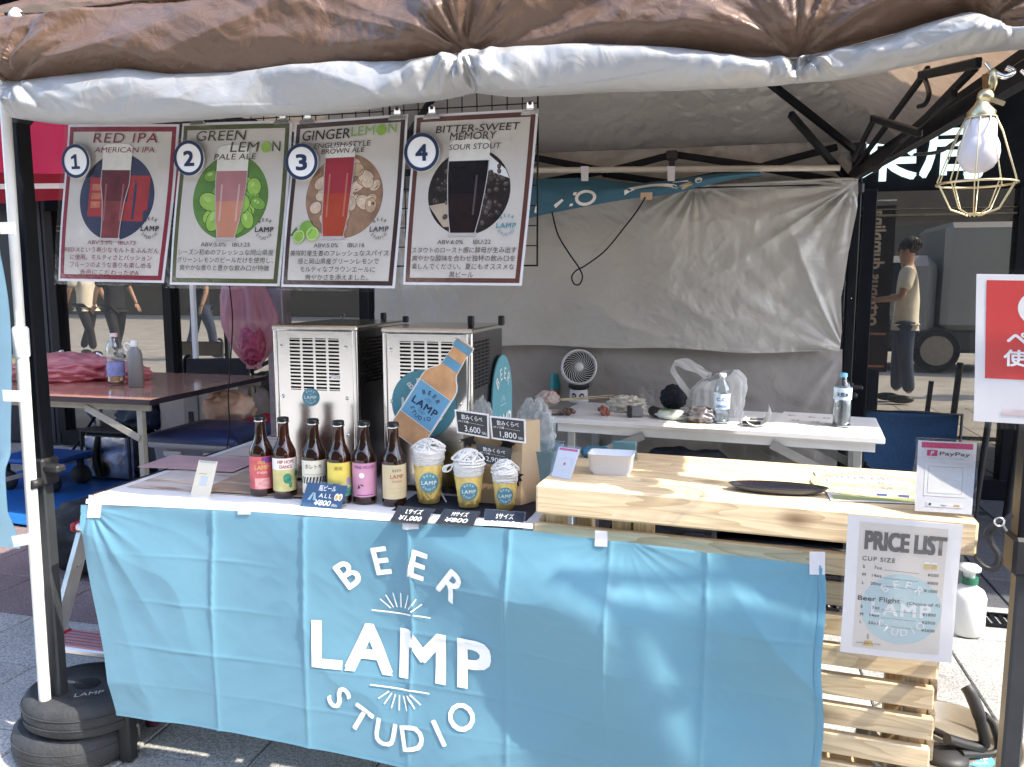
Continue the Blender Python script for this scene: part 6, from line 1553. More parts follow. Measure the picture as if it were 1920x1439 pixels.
# shopping bag
c = T(1345, 783) + V(0, .05, 0); filmw = M("white_film", (.72, .72, .72), .4, var=.06, transl=.45, bump=.2, bscale=15)
sb_ = thing("shopping_bag", "translucent white carrier bag standing with its handle sticking out left", "carrier bag", c)
def bagf(u, v):
    th = 2 * pi * (u % 1.); e = V(cos(th), sin(th), 0)
    fo = noise.noise(V(cos(th) * 2.2, sin(th) * 2.2, v * .9 + 3)); f2 = 1 - 2 * abs(noise.noise(V(cos(th) * 4, sin(th) * 4, v * 1.8 + 9))); f3 = 1 - 2 * abs(noise.noise(V(cos(th) * 9, sin(th) * 9, v * 5 + 1)))
    sq = 1 / max(abs(cos(th)) ** 1.0, abs(sin(th))) ** .45
    k = sq * (1 + .16 * fo + .10 * f2 + .045 * f3) * (.92 + .12 * sin(v * 2.4)) * (1 - .42 * ss(.72, 1.02, v))
    return c + V(.1 * k * cos(th), .052 * k * sin(th), v * (.185 + .03 * cos(th - .3) + .02 * fo) - .03 * ss(.9, 1, v) * (.5 + fo))
build(MB(filmw).grid(bagf, 120, 60), "bag_body", sb_)
def ribbon(pts, w_, wd):
    pts = spline(pts, 8); n = len(pts) - 1
    def f(u, v, o=0.):
        i = round(u * n); return pts[i] + Vector(wd) * (w_ * (v - .5) * (1 + .5 * noise.noise(pts[i] * 20))) + V(0, o + .006 * noise.noise(pts[i] * 30 + V(v * 3, 0, 0)), 0)
    b = MB(filmw); b.grid(f, n, 4); b.grid(lambda u, v: f(u, 1 - v, .0015), n, 4); return b
hp = [c + V(-.05, -.02, .17), c + V(-.11, -.03, .205), c + V(-.178, -.03, .225), c + V(-.195, -.03, .205), c + V(-.165, -.03, .15), c + V(-.115, -.03, .09), c + V(-.07, -.03, .06)]
build(ribbon(hp, .03, (.45, 0, .9)), "handle", sb_)
build(ribbon([c + V(-.19, -.01, .22), c + V(-.14, 0, .232), c + V(-.08, .01, .2), c + V(-.03, .01, .17)], .028, (0.2, .1, .95)), "handle", sb_)
build(MB(cupm).lathe([(.03, .02), (.036, .17), (.03, .175)], c + V(.07, -.03, 0), 24, cap=False), "clear_cup_inside", sb_)
# gadget with a curled sheet, handwriting
c = T(1408, 798); g_ = thing("card_terminal", "small white device lying under a curled paper sheet", "device", c)
build(MB(white).box(c + V(.01, 0, .014), (.1, .06, .026), Matrix.Rotation(-.1, 3, 'Z'), ch=.01), "housing", g_); build(MB(ink).box(c + V(.0, -.03, .016), (.07, .004, .012), Matrix.Rotation(-.1, 3, 'Z')).box(c + V(.02, -.01, .0275), (.05, .025, .002)), "keys", g_)
b = MB(paper)
def curl(u, v): a = lerp(-1.1, 2.2, u); return c + V(.035 + .04 * sin(a) - .02 * (1 - u), lerp(-.06, .09, v), .045 - .042 * cos(a) + .012 * u)
b.grid(curl, 20, 3); build(b, "curled_paper", cat="paper", label="white sheet curling up beside the small device", origin=c)
wp = [P(x, y, z=BZ + .002) for x, y in ((1470, 772), (1572, 778), (1580, 806), (1442, 800))]
o, D, W, H, fn = card("handwritten_sheet", "white sheet with black marker scribbles lying by the water bottle", "paper", *wp, paper)
rnd = random.Random(4)
for (x, y) in ((.2, .75), (.3, .45), (.55, .7), (.62, .4), (.78, .7), (.82, .35), (.25, .15), (.6, .12)):
    for k in range(5):
        a = rnd.uniform(0, 6); D.line(W * x + cos(a) * .012, H * y + sin(a) * .01, W * x + cos(a + 2) * .02, H * y + sin(a + 2) * .016, .0022, ink, .0006, "handwriting")
    D.ring(W * x, H * y, .012, .014, ink, .0006, "handwriting", 16)
D.done(o)
for (x0, x1, y, lab) in ((1195, 1320, 797, "blank white paper strip lying under the snack bag"), (1290, 1385, 801, "blank white paper slip under the blue labelled bottle")):
    a = P(x0, y - 3, z=BZ + .0015); b_2 = P(x1, y + 3, z=BZ + .0015); build(MB(paper).box((a + b_2) / 2, ((b_2 - a).length, .1, .001), Matrix.Rotation(ra, 3, 'Z')), "paper_slip", cat="paper", label=lab, origin=(a + b_2) / 2)
# under the back table
bt_ = P(1290, 900, y=3.25); b = MB(M("black_sack", (.008, .01, .02), .5, var=.3)); b2 = bag((bt_.x, 3.3, .42), .24, .14, .17, 41., b.mat, .2, 1.6); build(b2, "black_sack", cat="bag", label="black sack hanging on the wire shelf under the back table", origin=(bt_.x, 3.3, .3))
b = MB(M("grey_case", (.22, .22, .21), .5, var=.15)); b.box((P(1120, 850, y=3.4).x, 3.45, .42), (.26, .22, .1), ch=.02); build(b, "grey_case", cat="case", label="grey case resting on the wire shelf near the left legs", origin=(P(1120, 850, y=3.4).x, 3.45, .37))
b = MB(M("black_crate_mat", (.02, .022, .028), .5)); cx_ = P(1480, 870, y=3.5).x
for k in range(6): b.box((cx_, 3.4, .12 + k * .055), (.62, .34, .014), ch=.003)
for sx in (-1, 1): b.box((cx_ + sx * .3, 3.4, .24), (.02, .34, .42))
b.box((cx_, 3.56, .24), (.62, .02, .42)); build(b, "black_crate", cat="crate", label="black slatted crate standing on the ground under the back table", origin=(cx_, 3.4, 0))
# camp chair
cx0 = P(1700, 800, y=4.3).x; navyc = M("navy_canvas", (.014, .05, .12), .8, var=.15, bump=.2)
ch_ = thing("camp_chair", "navy canvas camp chair behind the back table's right end", "chair", (cx0, 4.3, 0))
def cb_(u, v): return V(lerp(cx0 - .21, cx0 + .2, u), 4.18 + .03 * sin(pi * u) + .05 * v, lerp(.64, .2, v) + .01 * sin(u * 3))
b = MB(navyc); b.grid(cb_, 20, 16); b.grid(lambda u, v: cb_(1 - u, v) + V(0, .006, 0), 20, 16); build(b, "backrest", ch_)
b = MB(navyc); b.grid(lambda u, v: V(lerp(cx0 - .2, cx0 + .2, u), lerp(4.2, 4.6, v), .36 - .05 * sin(pi * u)), 16, 12); build(b, "seat", ch_)
b = MB(blackp); b.tube([(cx0 - .22, 4.17, .1), (cx0 - .22, 4.17, .65), (cx0 + .21, 4.17, .645), (cx0 + .21, 4.17, .1)], .008, 8); build(b, "rear_frame", ch_)
for sx in (-1, 1):
    for y in (4.2, 4.6): build(MB(blackp).tube([(cx0 + sx * .2, y, .38), (cx0 - sx * .18, 4.8 - (y - 4.0), .0)], .008, 8), "leg", ch_)
b = MB(blackp); b.tube([(cx0 + .42, 4.6, 0), (cx0 + .46, 4.6, .62)], .016, 10); b.tube([(cx0 + .58, 4.62, .04), (cx0 + .62, 4.62, .75)], .02, 10); b.bar((cx0 + .1, 4.6, .06), (cx0 + .48, 4.6, .06), .02); build(b, "folded_stand", cat="stand", label="folded black stand leaning at the shop glass right of the camp chair", origin=(cx0 + .46, 4.6, 0))

# ================================================================ LEFT SIDE: REAR TABLE AND THINGS BEHIND
glossr = M("red_brown_laminate", (.5, .28, .21), .14, var=.06, coat=.6); beigest = M("beige_steel", (.36, .33, .28), .45, var=.1, dirt=.3)
p0 = P(272, 750, z=BZ); p1 = P(408, 702, z=BZ)
lt = folding_table("brown topped folding table at the far left carrying pink bags", p0.x - .62, (p0.y + p1.y) / 2, 1.3, (p1.y - p0.y), BZ, 0, glossr, beigest, beigest)
b = MB(M("table_dark_edge", (.02, .012, .02), .5)); b.box((p0.x - .62, p0.y - .004, BZ - .013), (1.3, .006, .027)); b.box((p0.x + .033, (p0.y + p1.y) / 2, BZ - .013), (.006, p1.y - p0.y, .027)); build(b, "dark_edging", lt)
pinkb = M("pink_film", (.68, .32, .36), .35, var=.1, transl=.45, tcol=(.9, .35, .42), bump=.25, bscale=12)
c = P(150, 712, z=BZ); pb = thing("pink_plastic_bags", "heap of translucent pink plastic bags on the far left table", "plastic bags", c)
build(bag((c.x - .12, c.y + .0, BZ + .06), .33, .24, .09, 51., pinkb, .22, 2.4, BZ + .003, 120, 60), "bag", pb)
build(bag((c.x - .28, c.y - .1, BZ + .07), .2, .1, .08, 53., M("leaf_bundle", (.42, .33, .16), .6, var=.4, scale=12), .3, 2., BZ + .003), "wrapped_produce", pb)
build(bag((c.x + .22, c.y + .06, BZ + .04), .2, .1, .06, 57., pinkb, .25, 2.4, BZ + .003), "bag", pb)
c = V(*P(219, 722, z=BZ)); c.z += .001
bottle(c, .29, .047, "large tea bottle with blue label on the brown left table", M("pale_pink_cap", (.7, .5, .5), .4), (M("amber_tea", (.45, .2, .06), .08), .22), M("blue_clear_label", (.25, .28, .55), .3, var=.3, scale=20), .18, .45, neck=.36)
c = V(*P(256, 726, z=BZ)); c.z += .001; gcan = thing("detergent_bottle", "grey jug with white cap and loop handle beside the tea bottle", "jug", c)
gjm = M("grey_hdpe", (.2, .2, .2), .5, var=.08)
b = MB(gjm); b.lathe([(.035, 0), (.042, .006), (.042, .17), (.036, .2), (.016, .22), (.014, .23)], c, 24, sx=1., sy=.8); build(b, "jug_body", gcan)
build(MB(white).lathe([(.017, .222), (.018, .25), (.015, .256), (.001, .256)], c, 18), "cap", gcan); build(MB(white).tube(spline([c + V(-.012, 0, .222), c + V(-.035, -.01, .24), c + V(-.055, -.01, .225), c + V(-.04, -.01, .2), c + V(-.02, 0, .205)], 5), .005, 6), "loop_handle", gcan)
# chairs behind
def fchair(cx_, cy_, rz, lab, back):
    t = thing("folding_chair", lab, "chair", (cx_, cy_, 0), rz)
    b = MB(back); b.box((0, .2, .72), (.4, .02, .12), ch=.008); build(b, "backrest", t, local=True)
    b = MB(blackp); b.box((0, 0, .43), (.4, .38, .03), ch=.01); build(b, "seat", t, local=True)
    for sx in (-1, 1):
        build(MB(back if back is not blackp else black).tube(spline([(sx * .21, -.22, 0), (sx * .21, .12, .5), (sx * .21, .2, .76), (sx * .17, .21, .8)], 5), .011, 8), "frame_leg", t, local=True)
        build(MB(black).tube([(sx * .19, .26, 0), (sx * .19, -.14, .43)], .01, 8), "rear_leg", t, local=True)
    return t
fchair(-3.2, 4.75, radians(200), "black folding chair behind the tea bottle", blackp)
fchair(-4.15, 4.75, radians(170), "folding chair with grey tube frame behind the pink bags", alu)
# big tote, white case, orange sack
tx = P(400, 800, y=3.75).x
cr_ = thing("storage_tote", "grey plastic tote with navy lid right of the brown table", "storage box", (tx, 3.8, 0))
totm = M("grey_tote", (.38, .38, .39), .45, var=.06); lid = M("navy_lid", (.02, .03, .09), .4, var=.1)
c = V(tx - .02, 3.82, 0)
b = MB(totm); loft(b, [rr3(c, .42, .4, .03, 0), rr3(c, .5, .46, .03, .40), rr3(c, .54, .5, .03, .402), rr3(c, .54, .5, .03, .43)], capt=True); b.box(c + V(-.12, -.235, .37), (.1, .02, .03), ch=.004); b.box(c + V(.12, -.235, .37), (.1, .02, .03), ch=.004); build(b, "tub", cr_)
b = MB(lid); loft(b, [rr3(c, .55, .51, .03, .432), rr3(c, .55, .51, .03, .455), rr3(c, .5, .46, .03, .475), rr3(c, .3, .26, .03, .49)], capt=True); build(b, "lid", cr_)
b = MB(M("white_case", (.45, .44, .42), .45, var=.06)); cxw = P(375, 775, y=4.5).x; b.box((cxw, 4.5, .32), (.42, .3, .6), ch=.03); b.box((cxw + .05, 4.345, .48), (.1, .01, .2), mat=M("case_grey", (.3, .3, .3), .5)); b.box((cxw + .05, 4.338, .42), (.03, .01, .08), mat=ink)
build(b, "white_case", cat="case", label="tall off-white case standing behind the tote", origin=(cxw, 4.5, 0))
c = P(430, 780, y=4.2); build(bag((c.x, 4.2, .52), .16, .1, .1, 61., M("orange_white_sack", (.6, .4, .3), .6, var=.3, scale=7), .2, 1.6), "packed_sack", cat="sack", label="orange and white sack piled behind the tote lid", origin=(c.x, 4.2, .42))
c = P(490, 800, y=4.0); build(bag((c.x + .05, 4.1, .42), .22, .12, .09, 63., M("crimson_cloth", (.28, .01, .03), .8, var=.2), .25, 1.6), "red_cloth_bundle", cat="cloth", label="crimson cloth bundle beside the left dispenser", origin=(c.x, 4.1, .33))
c = P(360, 750, y=4.9); build(bag((c.x + .4, 4.75, .33), .3, .2, .32, 65., M("taupe_bag", (.2, .16, .14), .7, var=.2), .15, 1.4, .002), "taupe_bag", cat="bag", label="large taupe bag slumped by the glass behind the tote", origin=(c.x + .4, 4.75, 0))
# pink hanging bag behind the posters
hgx = P(490, 590, y=3.4).x; hb_ = thing("hanging_pink_bag", "pink plastic bag with red contents hanging left of the dispensers", "plastic bag", (hgx, 3.4, .9))
def hbf(u, v): th = 2 * pi * (u % 1); r_ = (.035 + .095 * sin(pi * min(1, .12 + v * .92)) ** .8 * (.75 + .35 * v)) * (1 + .3 * noise.noise(V(cos(th) * 2, sin(th) * 2, v)) + .16 * (1 - v * .5) * (1 - 2 * abs(noise.noise(V(cos(th) * 6 + v, sin(th) * 6, v * 1.5 + 4))))); return V(hgx + r_ * cos(th) + .05 * v - .1, 3.4 + r_ * .6 * sin(th), lerp(1.32, .86, v))
build(MB(M("sheer_pink_film", (.5, .24, .3), .3, var=.1, transl=.4, alpha=.6, bump=.3, bscale=14)).grid(hbf, 110, 50), "bag", hb_)
build(bag((hgx - .03, 3.36, .98), .06, .05, .09, 71., M("red_netted_goods", (.2, .02, .06), .5, var=.4, scale=50), .2, 3.), "contents", hb_)
mp_ = P(550, 580, y=3.6); build(MB(M("mauve_metal", (.2, .17, .19), .5, .5, var=.25)).box((mp_.x - .08, 3.6, .62), (.09, .09, 1.24), ch=.004), "metal_post", cat="post", label="mottled grey square post behind the left dispenser", origin=(mp_.x - .08, 3.6, 0))
cbx = [(430, 535), (436, 600), (432, 680), (428, 740), (430, 800), (424, 850)]
build(MB(black).tube(spline([P(x, y, y=3.0) for x, y in cbx], 6), .003, 6), "hanging_cable", cat="cable", label="black cable hanging straight down left of the dispensers", origin=P(424, 850, y=3.0))
# cooler bag, rucksack, tarp, dolly, dark bag
c = P(208, 868, y=4.25); cx_, cz0 = c.x, max(0.004, c.z)
co = thing("silver_cooler_bag", "silver foil cooler bag with black strap under the brown table", "cooler bag", (cx_, 4.3, 0))
foil = M("foil", (.6, .6, .62), .2, 1., var=.1, bump=.6, bscale=9)
build(MB(foil).box((cx_, 4.35, .165), (.36, .28, .32), ch=.03), "bag_body", co)
b = MB(blackp); b.box((cx_, 4.35, .33), (.375, .295, .02), ch=.006); b.tube(spline([(cx_ - .05, 4.205, .3), (cx_ - .07, 4.19, .16), (cx_ - .05, 4.2, .03)], 6), .016, 6)
for sx in (-1, 1): b.box((cx_ + sx * .18, 4.21, .165), (.012, .012, .32))
build(b, "strap", co)
build(bag((cx_ + .14, 4.45, .42), .19, .15, .1, 81., M("navy_bag_cloth", (.02, .035, .07), .7, var=.3), .25, 1.7), "navy_rucksack", cat="rucksack", label="navy rucksack piled on top of the silver cooler bag", origin=(cx_ + .14, 4.45, .34))
tarp = M("blue_tarp", (.015, .12, .4), .45, var=.12, bump=.4, bscale=10)
def tarpf(u, v): x, y = lerp(-4.5, -2.3, u), lerp(3.35, 4.95, v) + .05 * sin(u * 9); return V(x, y, .008 + .012 * max(0, nz(x * 3, y * 3, 2)) + .006)
build(MB(tarp).grid(tarpf, 60, 40), "blue_tarp", cat="tarp", label="blue tarpaulin spread on the paving under the brown table", origin=(-3.4, 4.1, 0))
c = P(110, 800, y=4.0); c.x -= .05; dl = thing("blue_dolly", "blue platform dolly parked at the far left behind the tent leg", "dolly", (c.x, 4.0, 0))
build(MB(M("dolly_blue", (.01, .1, .38), .4)).box((c.x - .08, 4.0, .2), (.45, .34, .03), ch=.012), "platform", dl)
for x in (-.24, .08):
    for y in (3.88, 4.12): build(MB(rubber).lathe([(.001, -.02), (.06, -.02), (.06, .02), (.001, .02)], (c.x + x, y, .07), 20, R=Matrix.Rotation(pi / 2, 3, 'X')).bar((c.x + x, y, .13), (c.x + x, y, .185), .03), "caster", dl)
c = P(150, 930, z=0.); build(bag((-2.55, 2.9, .16), .3, .2, .17, 91., M("black_holdall", (.01, .01, .014), .8, var=.3), .2, 1.5, .002), "black_holdall", cat="bag", label="black holdall on the ground behind the step ladder", origin=(-2.55, 2.9, 0))
c = P(380, 860, y=3.2); build(bag((c.x + .1, 3.25, .2), .3, .2, .14, 93., M("clear_grey_film", (.35, .33, .34), .3, var=.2, transl=.4, bump=.4), .35, 2.4, .002), "clear_sack", cat="plastic bag", label="grey translucent plastic bag heaped in front of the tote", origin=(c.x + .1, 3.25, 0))

# ================================================================ LEFT FOREGROUND
# white pole with light blue banner
wp0 = P(85, 1318, z=.17); wtop = P(6, 140, y=1.56)
wpm = M("white_pole", (.68, .67, .62), .35, var=.04)
fp = thing("banner_pole", "white telescopic banner pole leaning beside the front left tent leg", "banner pole", wp0)
jn = lerp(wp0, wtop, .61)
build(MB(wpm).tube([wp0, jn], .0145, 16), "lower_tube", fp); build(MB(wpm).tube([jn, wtop], .0115, 16), "upper_tube", fp)
dd = (wtop - wp0).normalized(); build(MB(white).tube([jn - dd * .04, jn - dd * .035, jn + dd * .03, jn + dd * .035], [.015, .0185, .0185, .015], 16), "joint_collar", fp)
lbl = MB(M("pole_label", (.55, .55, .53), .5)); q = lerp(wp0, wtop, .555)
lbl.tube([q - dd * .035, q + dd * .035], .0149, 16, cap=False); build(lbl, "label", fp)
for (px, py, w2) in ((14, 428, 34), (28, 743, 58), (48, 1012, 66)):
    p = P(px, py, y=1.50); build(MB(tape_m).box(p, (w2 * .00115, .003, .026), Matrix.Rotation(.0 if py < 900 else -.22, 3, 'Y')), "clip_strap", fp)
lbm = twoside("pale_blue_banner", (.3, .5, .6), (.3, .5, .6), (.35, .55, .65), .3, rough=.5, bump=.1, bs=6)
lban = thing("pale_blue_banner", "pale blue banner hanging beyond the white pole at the left picture edge", "banner", P(-20, 1000, y=1.52))
redge = [(470, -2), (560, 8), (640, 14), (743, 22), (850, 26), (880, 15), (960, 16), (1000, 30), (1028, 34)]
def lb_(u, v):
    py = lerp(440, 1030, v); x1 = P(interp(redge, py), py, y=1.54); x0 = P(-190, py - 40, y=1.58); p = x0.lerp(x1, u); p.y += .01 * sin(v * 7 + u * 6); return p
b = MB(lbm); b.grid(lb_, 20, 50); b.grid(lambda u, v: lb_(1 - u, v) + V(0, .002, 0), 20, 50); build(b, "cloth", lban)
# stacked weights
wc = P(125, 1392, z=0); wc = V(-1.655, 1.71, 0)
for k in range(2):
    z0 = .004 + k * .092
    t = thing("tent_weight", ["lower dark concrete weight around the front left tent leg", "upper dark weight with chalk letters around the front left tent leg"][k], "weight", (wc.x, wc.y, z0), 0, "stacked weights at the tent leg")
    b = MB(rubber); n = 48; R0, hh = .168, .086
    def ringp(r, z, ins=0):
        out = []
        for q in range(n):
            a = 2 * pi * q / n - pi / 2 + .6; rr_ = r
            x, y = rr_ * cos(a), rr_ * sin(a) * .86
            out.append(V(wc.x + x + .03 * k - .01, wc.y + y + .01 * k, z0 + z))
        return out
    if k == 0: loft(b, [ringp(.155, 0), ringp(R0, .012), ringp(R0 + .002, .05), ringp(R0 - .004, .075), ringp(.15, hh)], capt=True)
    else: loft(b, [ringp(.15, 0), ringp(R0 - .002, .012), ringp(R0, .05), ringp(R0 - .008, .074), ringp(.145, hh), ringp(.135, hh - .002)], capt=True)
    build(b, "ring", t)
    for zz in (.03, .056):
        q_ = ringp(R0 + .0006, zz); build(MB(rubber).tube(q_ + [q_[0]], .0016, 5), "mould_line", t)
    if k:
        b = MB(dark_in); cxk = V(wc.x + .02, wc.y + .01, z0)
        for (dx, dy_, rx, ry) in ((-.065, -.055, .034, .024), (.0, .0, .036, .03), (.085, .06, .03, .018)): b.lathe([(rx, hh - .0005), (rx * .9, hh + .0012), (.001, hh + .0008)], cxk + V(dx, dy_, 0), 24, sx=1, sy=ry / rx, cap=False)
        build(b, "socket", t)
        D = Draw(lambda x, y, h: V(cxk.x + x, cxk.y + y, z0 + hh + .001 + h)); D.text("LAMP", .055, -.055, .02, M("chalk", (.4, .4, .4), .9), bold=-.004, width=.07, rot=.55); D.done(t)
# step ladder
sl_ = thing("step_ladder", "aluminium two-step ladder with red caps behind the blue cloth", "step ladder", (-1.72, 2.05, 0))
redc = M("red_plastic", (.42, .015, .03), .4)
tp = P(165, 985, z=.5); lo_ = P(170, 1205, z=.24)
def step(c, w_, dp, name):
    b = MB(alu)
    b.box(c + V(w_ / 2, 0, 0), (w_, dp, .022), ch=.005)
    so2 = build(b, name, sl_); b = MB(M("pinkish_tread", (.55, .28, .3), .45, .3))
    for k in range(6): b.box(c + V(w_ / 2, -dp / 2 + dp * (k + .5) / 6, .0125), (w_ * .96, dp * .09, .005))
    build(b, "tread_rib", so2)
    b = MB(redc); b.box(c + V(-.006, 0, 0), (.022, dp + .012, .03), ch=.008); b.box(c + V(w_ + .006, 0, 0), (.022, dp + .012, .03), ch=.008); build(b, "end_cap", so2)
step(V(tp.x - .02, tp.y + .04, .5), .36, .15, "top_step"); step(V(lo_.x - .09, lo_.y - .02, .245), .42, .1, "lower_step")
for sx in (0, .36):
    x0 = tp.x - .01 + sx
    build(MB(alu).bar((x0, tp.y - .0, .49), (x0 - .02 + sx * .1, tp.y - .2, .02), .018, .045), "front_rail", sl_)
    build(MB(alu).bar((x0 + .01, tp.y + .08, .49), (x0 + .01, tp.y + .5, .02), .018, .03), "rear_rail", sl_)
    build(MB(alu).tube([(x0 + .005, tp.y - .05, .38), (x0 + .005, tp.y + .06, .43), (x0 + .01, tp.y + .13, .42)], .004, 6), "hinge_stay", sl_)
fo = P(286, 1358, z=0); b = MB(alu); b.lathe([(.016, .025), (.016, .5)], (fo.x, fo.y, 0), 16); b.lathe([(.018, 0), (.019, .03)], (fo.x, fo.y, 0), 16, mat=M("maroon_foot", (.12, .02, .03), .6)); build(b, "front_foot", sl_)

# ================================================================ RIGHT SIDE
# caged lamp
lc = P(1835, 285, y=1.47)
lp = thing("cage_lamp", "white bulb in a gold wire cage clipped up at the right tent corner", "lamp", lc)
top_ = P(1842, 208, y=1.47)
s_ = 1.0
bm_ = M("bulb_white", (.62, .58, .6), .3, var=0)
zb_, zt_ = P(1835, 325, y=1.47).z, P(1838, 225, y=1.47).z
cxl = V(lc.x, 1.47, 0); hgt = zt_ - zb_
build(MB(bm_).lathe([(.001, zb_ - .0), (.012, zb_ + .0015), (.022, zb_ + .008), (.0295, zb_ + .021), (.031, zb_ + .032), (.0295, zb_ + .044), (.026, zb_ + .053), (.0245, zb_ + .056), (.0235, zb_ + .08), (.019, zt_ + .003), (.017, zt_ + .006)], cxl, 32), "bulb", lp)
b = MB(brass); b.lathe([(.02, zt_), (.021, zt_ + .012), (.012, zt_ + .022), (.008, zt_ + .03)], cxl, 20); sphere(b, cxl + V(.004, 0, zt_ + .035), .0125)
b.box(cxl + V(.02, -.006, zt_ + .026), (.022, .006, .006), Matrix.Rotation(.4, 3, 'Y')); b.tube([cxl + V(.005, 0, zt_ + .045), P(1856, 168, y=1.49), P(1862, 150, y=1.5)], .0025, 8)
b.lathe([(.005, 0), (.009, .012), (.008, .03), (.003, .036)], P(1858, 172, y=1.5), 12); build(b, "socket", lp)
b = MB(brass); zm = P(1835, 345, y=1.47).z; zbt = P(1835, 405, y=1.47).z; Rm = .058
for k in range(10):
    a = 2 * pi * k / 10; e = V(cos(a), sin(a), 0)
    b.tube([cxl + e * .021 + V(0, 0, zt_ + .004), cxl + e * .033 + V(0, 0, zt_ - .02), cxl + e * Rm + V(0, 0, zm + .004), cxl + e * .036 + V(0, 0, zm - .04), cxl + e * .018 + V(0, 0, zbt + .004), cxl + e * .01 + V(0, 0, zbt)], .0011, 6)
for r_, z in ((Rm, zm), (.013, zbt + .003), (.022, zt_ + .003)): b.tube([cxl + V(cos(a) * r_, sin(a) * r_, z) for a in [2 * pi * k / 40 for k in range(41)]], .0017 if r_ < .05 else .0019, 6)
build(b, "wire_cage", lp)
b = MB(chrome); q = P(1862, 135, y=1.5); b.tube([q + V(-.012, 0, .015), q + V(0, 0, .0), q + V(.004, 0, -.016)], .003, 8); b.tube(spline([q, q + V(.015, -.005, -.01), q + V(.03, 0, -.002), q + V(.02, .004, .006)], 5), .0045, 8); b.tube(spline([q + V(.04, 0, .0), q + V(.055, 0, -.012), q + V(.07, 0, .0)], 5), .003, 8)
b.prism([(-.01, 0), (.01, 0), (.007, -.035), (-.007, -.035)], lambda x, y, h: q + V(x - .006, -h, y - .004), .006, M("copper_clip", (.6, .3, .12), .25, .9)); build(b, "spring_clip", lp)
# red payment sign hanging on the right pole
TLs, BLs = P(1832, 514, y=1.44), P(1826, 790, y=1.44)
wS = .205; TRs, BRs = TLs + V(wS, -.004, -.004), BLs + V(wS, -.004, -.004)
o, D, W, H, fn = card("red_payment_sign", "laminated red payment sign hanging on the right tent leg at the picture edge", "sign", TLs, TRs, BRs, BLs, lamw, .002)
rp = M("coral_red_print", (.62, .06, .055), .35, var=.04, coat=.4)
D.rect(W * .07, H * .3, W * .93, H * .96, rp, .0006); D.disc(W * .5, H * .78, W * .21, paper, .0009, "printed_ellipse", 40, ry=W * .16)
D.text("当店では", W * .5, H * .765, H * .035, rp, .0013, bold=.015, width=W * .26); D.text("ペイペイ", W * .53, H * .53, H * .085, paper, .0011, bold=.03, width=W * .62); D.text("使えます", W * .53, H * .4, H * .085, paper, .0011, bold=.03, width=W * .66)
D.rect(W * .38, H * .17, W * .5, H * .25, magenta, .0009, "emblem"); D.text("P", W * .44, H * .182, H * .055, whiteink, .0013, "emblem_letter", bold=.02, shear=.25); D.text("PayPay", W * .54, H * .185, H * .045, ink, .0009, align='l', bold=.012, width=W * .36)
D.rect(W * .2, H * .055, W * .5, H * .095, M("pale_pink_print", (.72, .6, .6), .5), .0008, "small_badge"); D.rect(W * .54, H * .055, W * .75, H * .095, ink, .0008, "small_badge"); D.done(o)
build(sheet(MB(lamin), lambda x, y, h: fn(lerp(-.008, W + .008, x / W), lerp(-.01, H + .008, y / H), h + .002), W, H, .0004, lamin, 2, 2), "laminate_film", o)
# elastic hook on the leg
b = MB(blackp); hq = [(1898, 965), (1880, 978), (1862, 985), (1850, 1000), (1858, 1020), (1870, 1040), (1868, 1058), (1855, 1066), (1838, 1058), (1828, 1045)]
b.tube(spline([P(x, y, y=1.52) for x, y in hq], 6), .0045, 8); b.tube(spline([P(x + 6, y + 3, y=1.535) for x, y in hq[2:]], 6), .004, 8)
b.tube([P(1876, 985, y=1.515), P(1884, 998, y=1.51)], .006, 8); b.tube([P(x, y, y=1.51) for x, y in [(1874 + 9 * cos(a), 979 + 8 * sin(a)) for a in [k * pi / 8 for k in range(17)]]], .0018, 6, mat=chrome)
build(b, "elastic_cord", cat="cord", label="black elastic cord with ring looped off the right tent leg", origin=P(1855, 1020, y=1.52))
# white jug behind the counter
jc = P(1816, 1186, z=0); jy = jc.y
jg = thing("white_jug", "white pump bottle with green collar standing on the paving behind the counter", "bottle", (jc.x, jy, 0))
jr = .062; hj = P(1816, 1090, y=jy).z; jo = (jc.x - .012, jy, 0)
build(MB(M("milky_hdpe", (.74, .75, .72), .35, var=.03)).lathe([(jr * .85, 0), (jr, .008), (jr, hj * .72), (jr * .85, hj * .84), (jr * .42, hj * .93), (jr * .4, hj)], jo, 28), "jug_body", jg)
build(MB(M("green_collar", (.02, .12, .07), .4)).lathe([(jr * .5, hj * .97), (jr * .5, hj * 1.09)], jo, 20), "collar", jg)
build(MB(white).lathe([(jr * .3, hj * 1.09), (jr * .35, hj * 1.2), (jr * .6, hj * 1.22), (jr * .6, hj * 1.3), (.001, hj * 1.32)], jo, 20), "pump_top", jg)
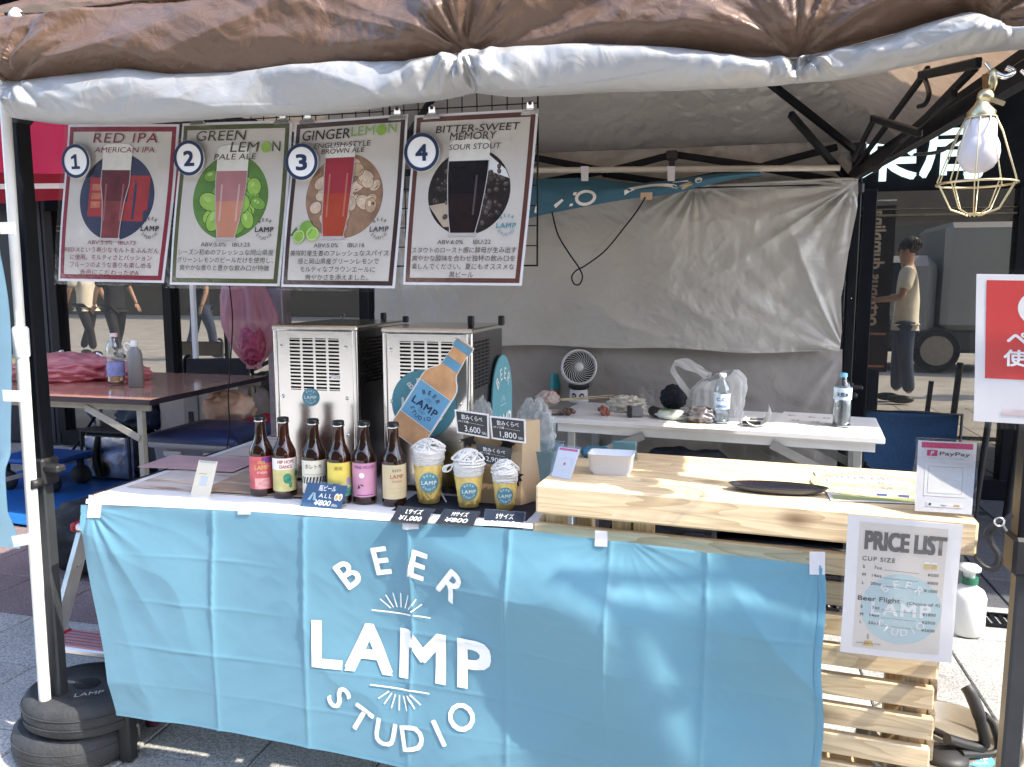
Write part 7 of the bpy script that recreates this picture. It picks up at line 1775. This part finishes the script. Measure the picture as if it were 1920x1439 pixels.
# keg with tap cable
kc = P(1805, 1400, z=.02); kc = V(.53, 1.88, -.05)
kg = thing("beer_keg", "round beige steel keg with hoses and a teal sticker beside the counter", "keg", (kc.x, kc.y, 0))
km = M("beige_keg", (.4, .36, .29), .3, .6, var=.1)
ktop = .31
build(MB(km).lathe([(.17, .0), (.185, .02), (.185, .26), (.18, .28), (.165, .285), (.16, ktop), (.15, ktop), (.148, .27), (.08, .275), (.05, .285), (.001, .285)], kc, 48), "barrel", kg)
F = lambda x, y, h: kc + V(.055 + x, -.03 + y * .9, .2775 + h)
b = MB(teal); b.prism([(.04 * cos(2 * pi * k / 32), .04 * sin(2 * pi * k / 32)) for k in range(32)], F, .001, teal); so3 = build(b, "round_sticker", kg); D = Draw(lambda x, y, h: F(x, y, .0015 + h)); D.logo(0, 0, .055, whiteink, 0, "lettering", False); D.done(so3)
b = MB(paper); b.box(kc + V(.09, -.09, .283), (.05, .03, .001), Matrix.Rotation(.7, 3, 'Z')); build(b, "paper_tag", kg)
b = MB(blackp); b.lathe([(.045, .28), (.045, .295), (.03, .30), (.02, .305), (.001, .306)], kc + V(-.01, -.06, 0), 24)
hz = [kc + V(-.01, -.06, .33), P(1842, 1400, y=1.86), P(1838, 1350, y=1.85), P(1822, 1305, y=1.86), P(1812, 1288, y=1.87)]
b.tube(spline(hz, 6), [.012] * 13 + [.014] * 12, 10); b.tube(spline([kc + V(.02, -.06, .3), P(1868, 1410, y=1.88), P(1862, 1360, y=1.88), P(1845, 1340, y=1.87)], 6), .008, 8); b.tube(spline([kc + V(-.05, -.08, .3), kc + V(-.09, -.03, .31), kc + V(-.02, .03, .3), kc + V(.04, -.04, .3)], 6), .008, 8); build(b, "tap_handle", kg)
# things inside / behind the slatted counter
b = MB(M("black_board", (.02, .02, .022), .5)); bx0 = cf0.x + .1
b.box((bx0 + .25, 2.0, .1), (.5, .28, .18), ch=.01); build(b, "black_case", cat="case", label="low black case on the paving behind the slatted counter", origin=(bx0 + .25, 2.0, 0))
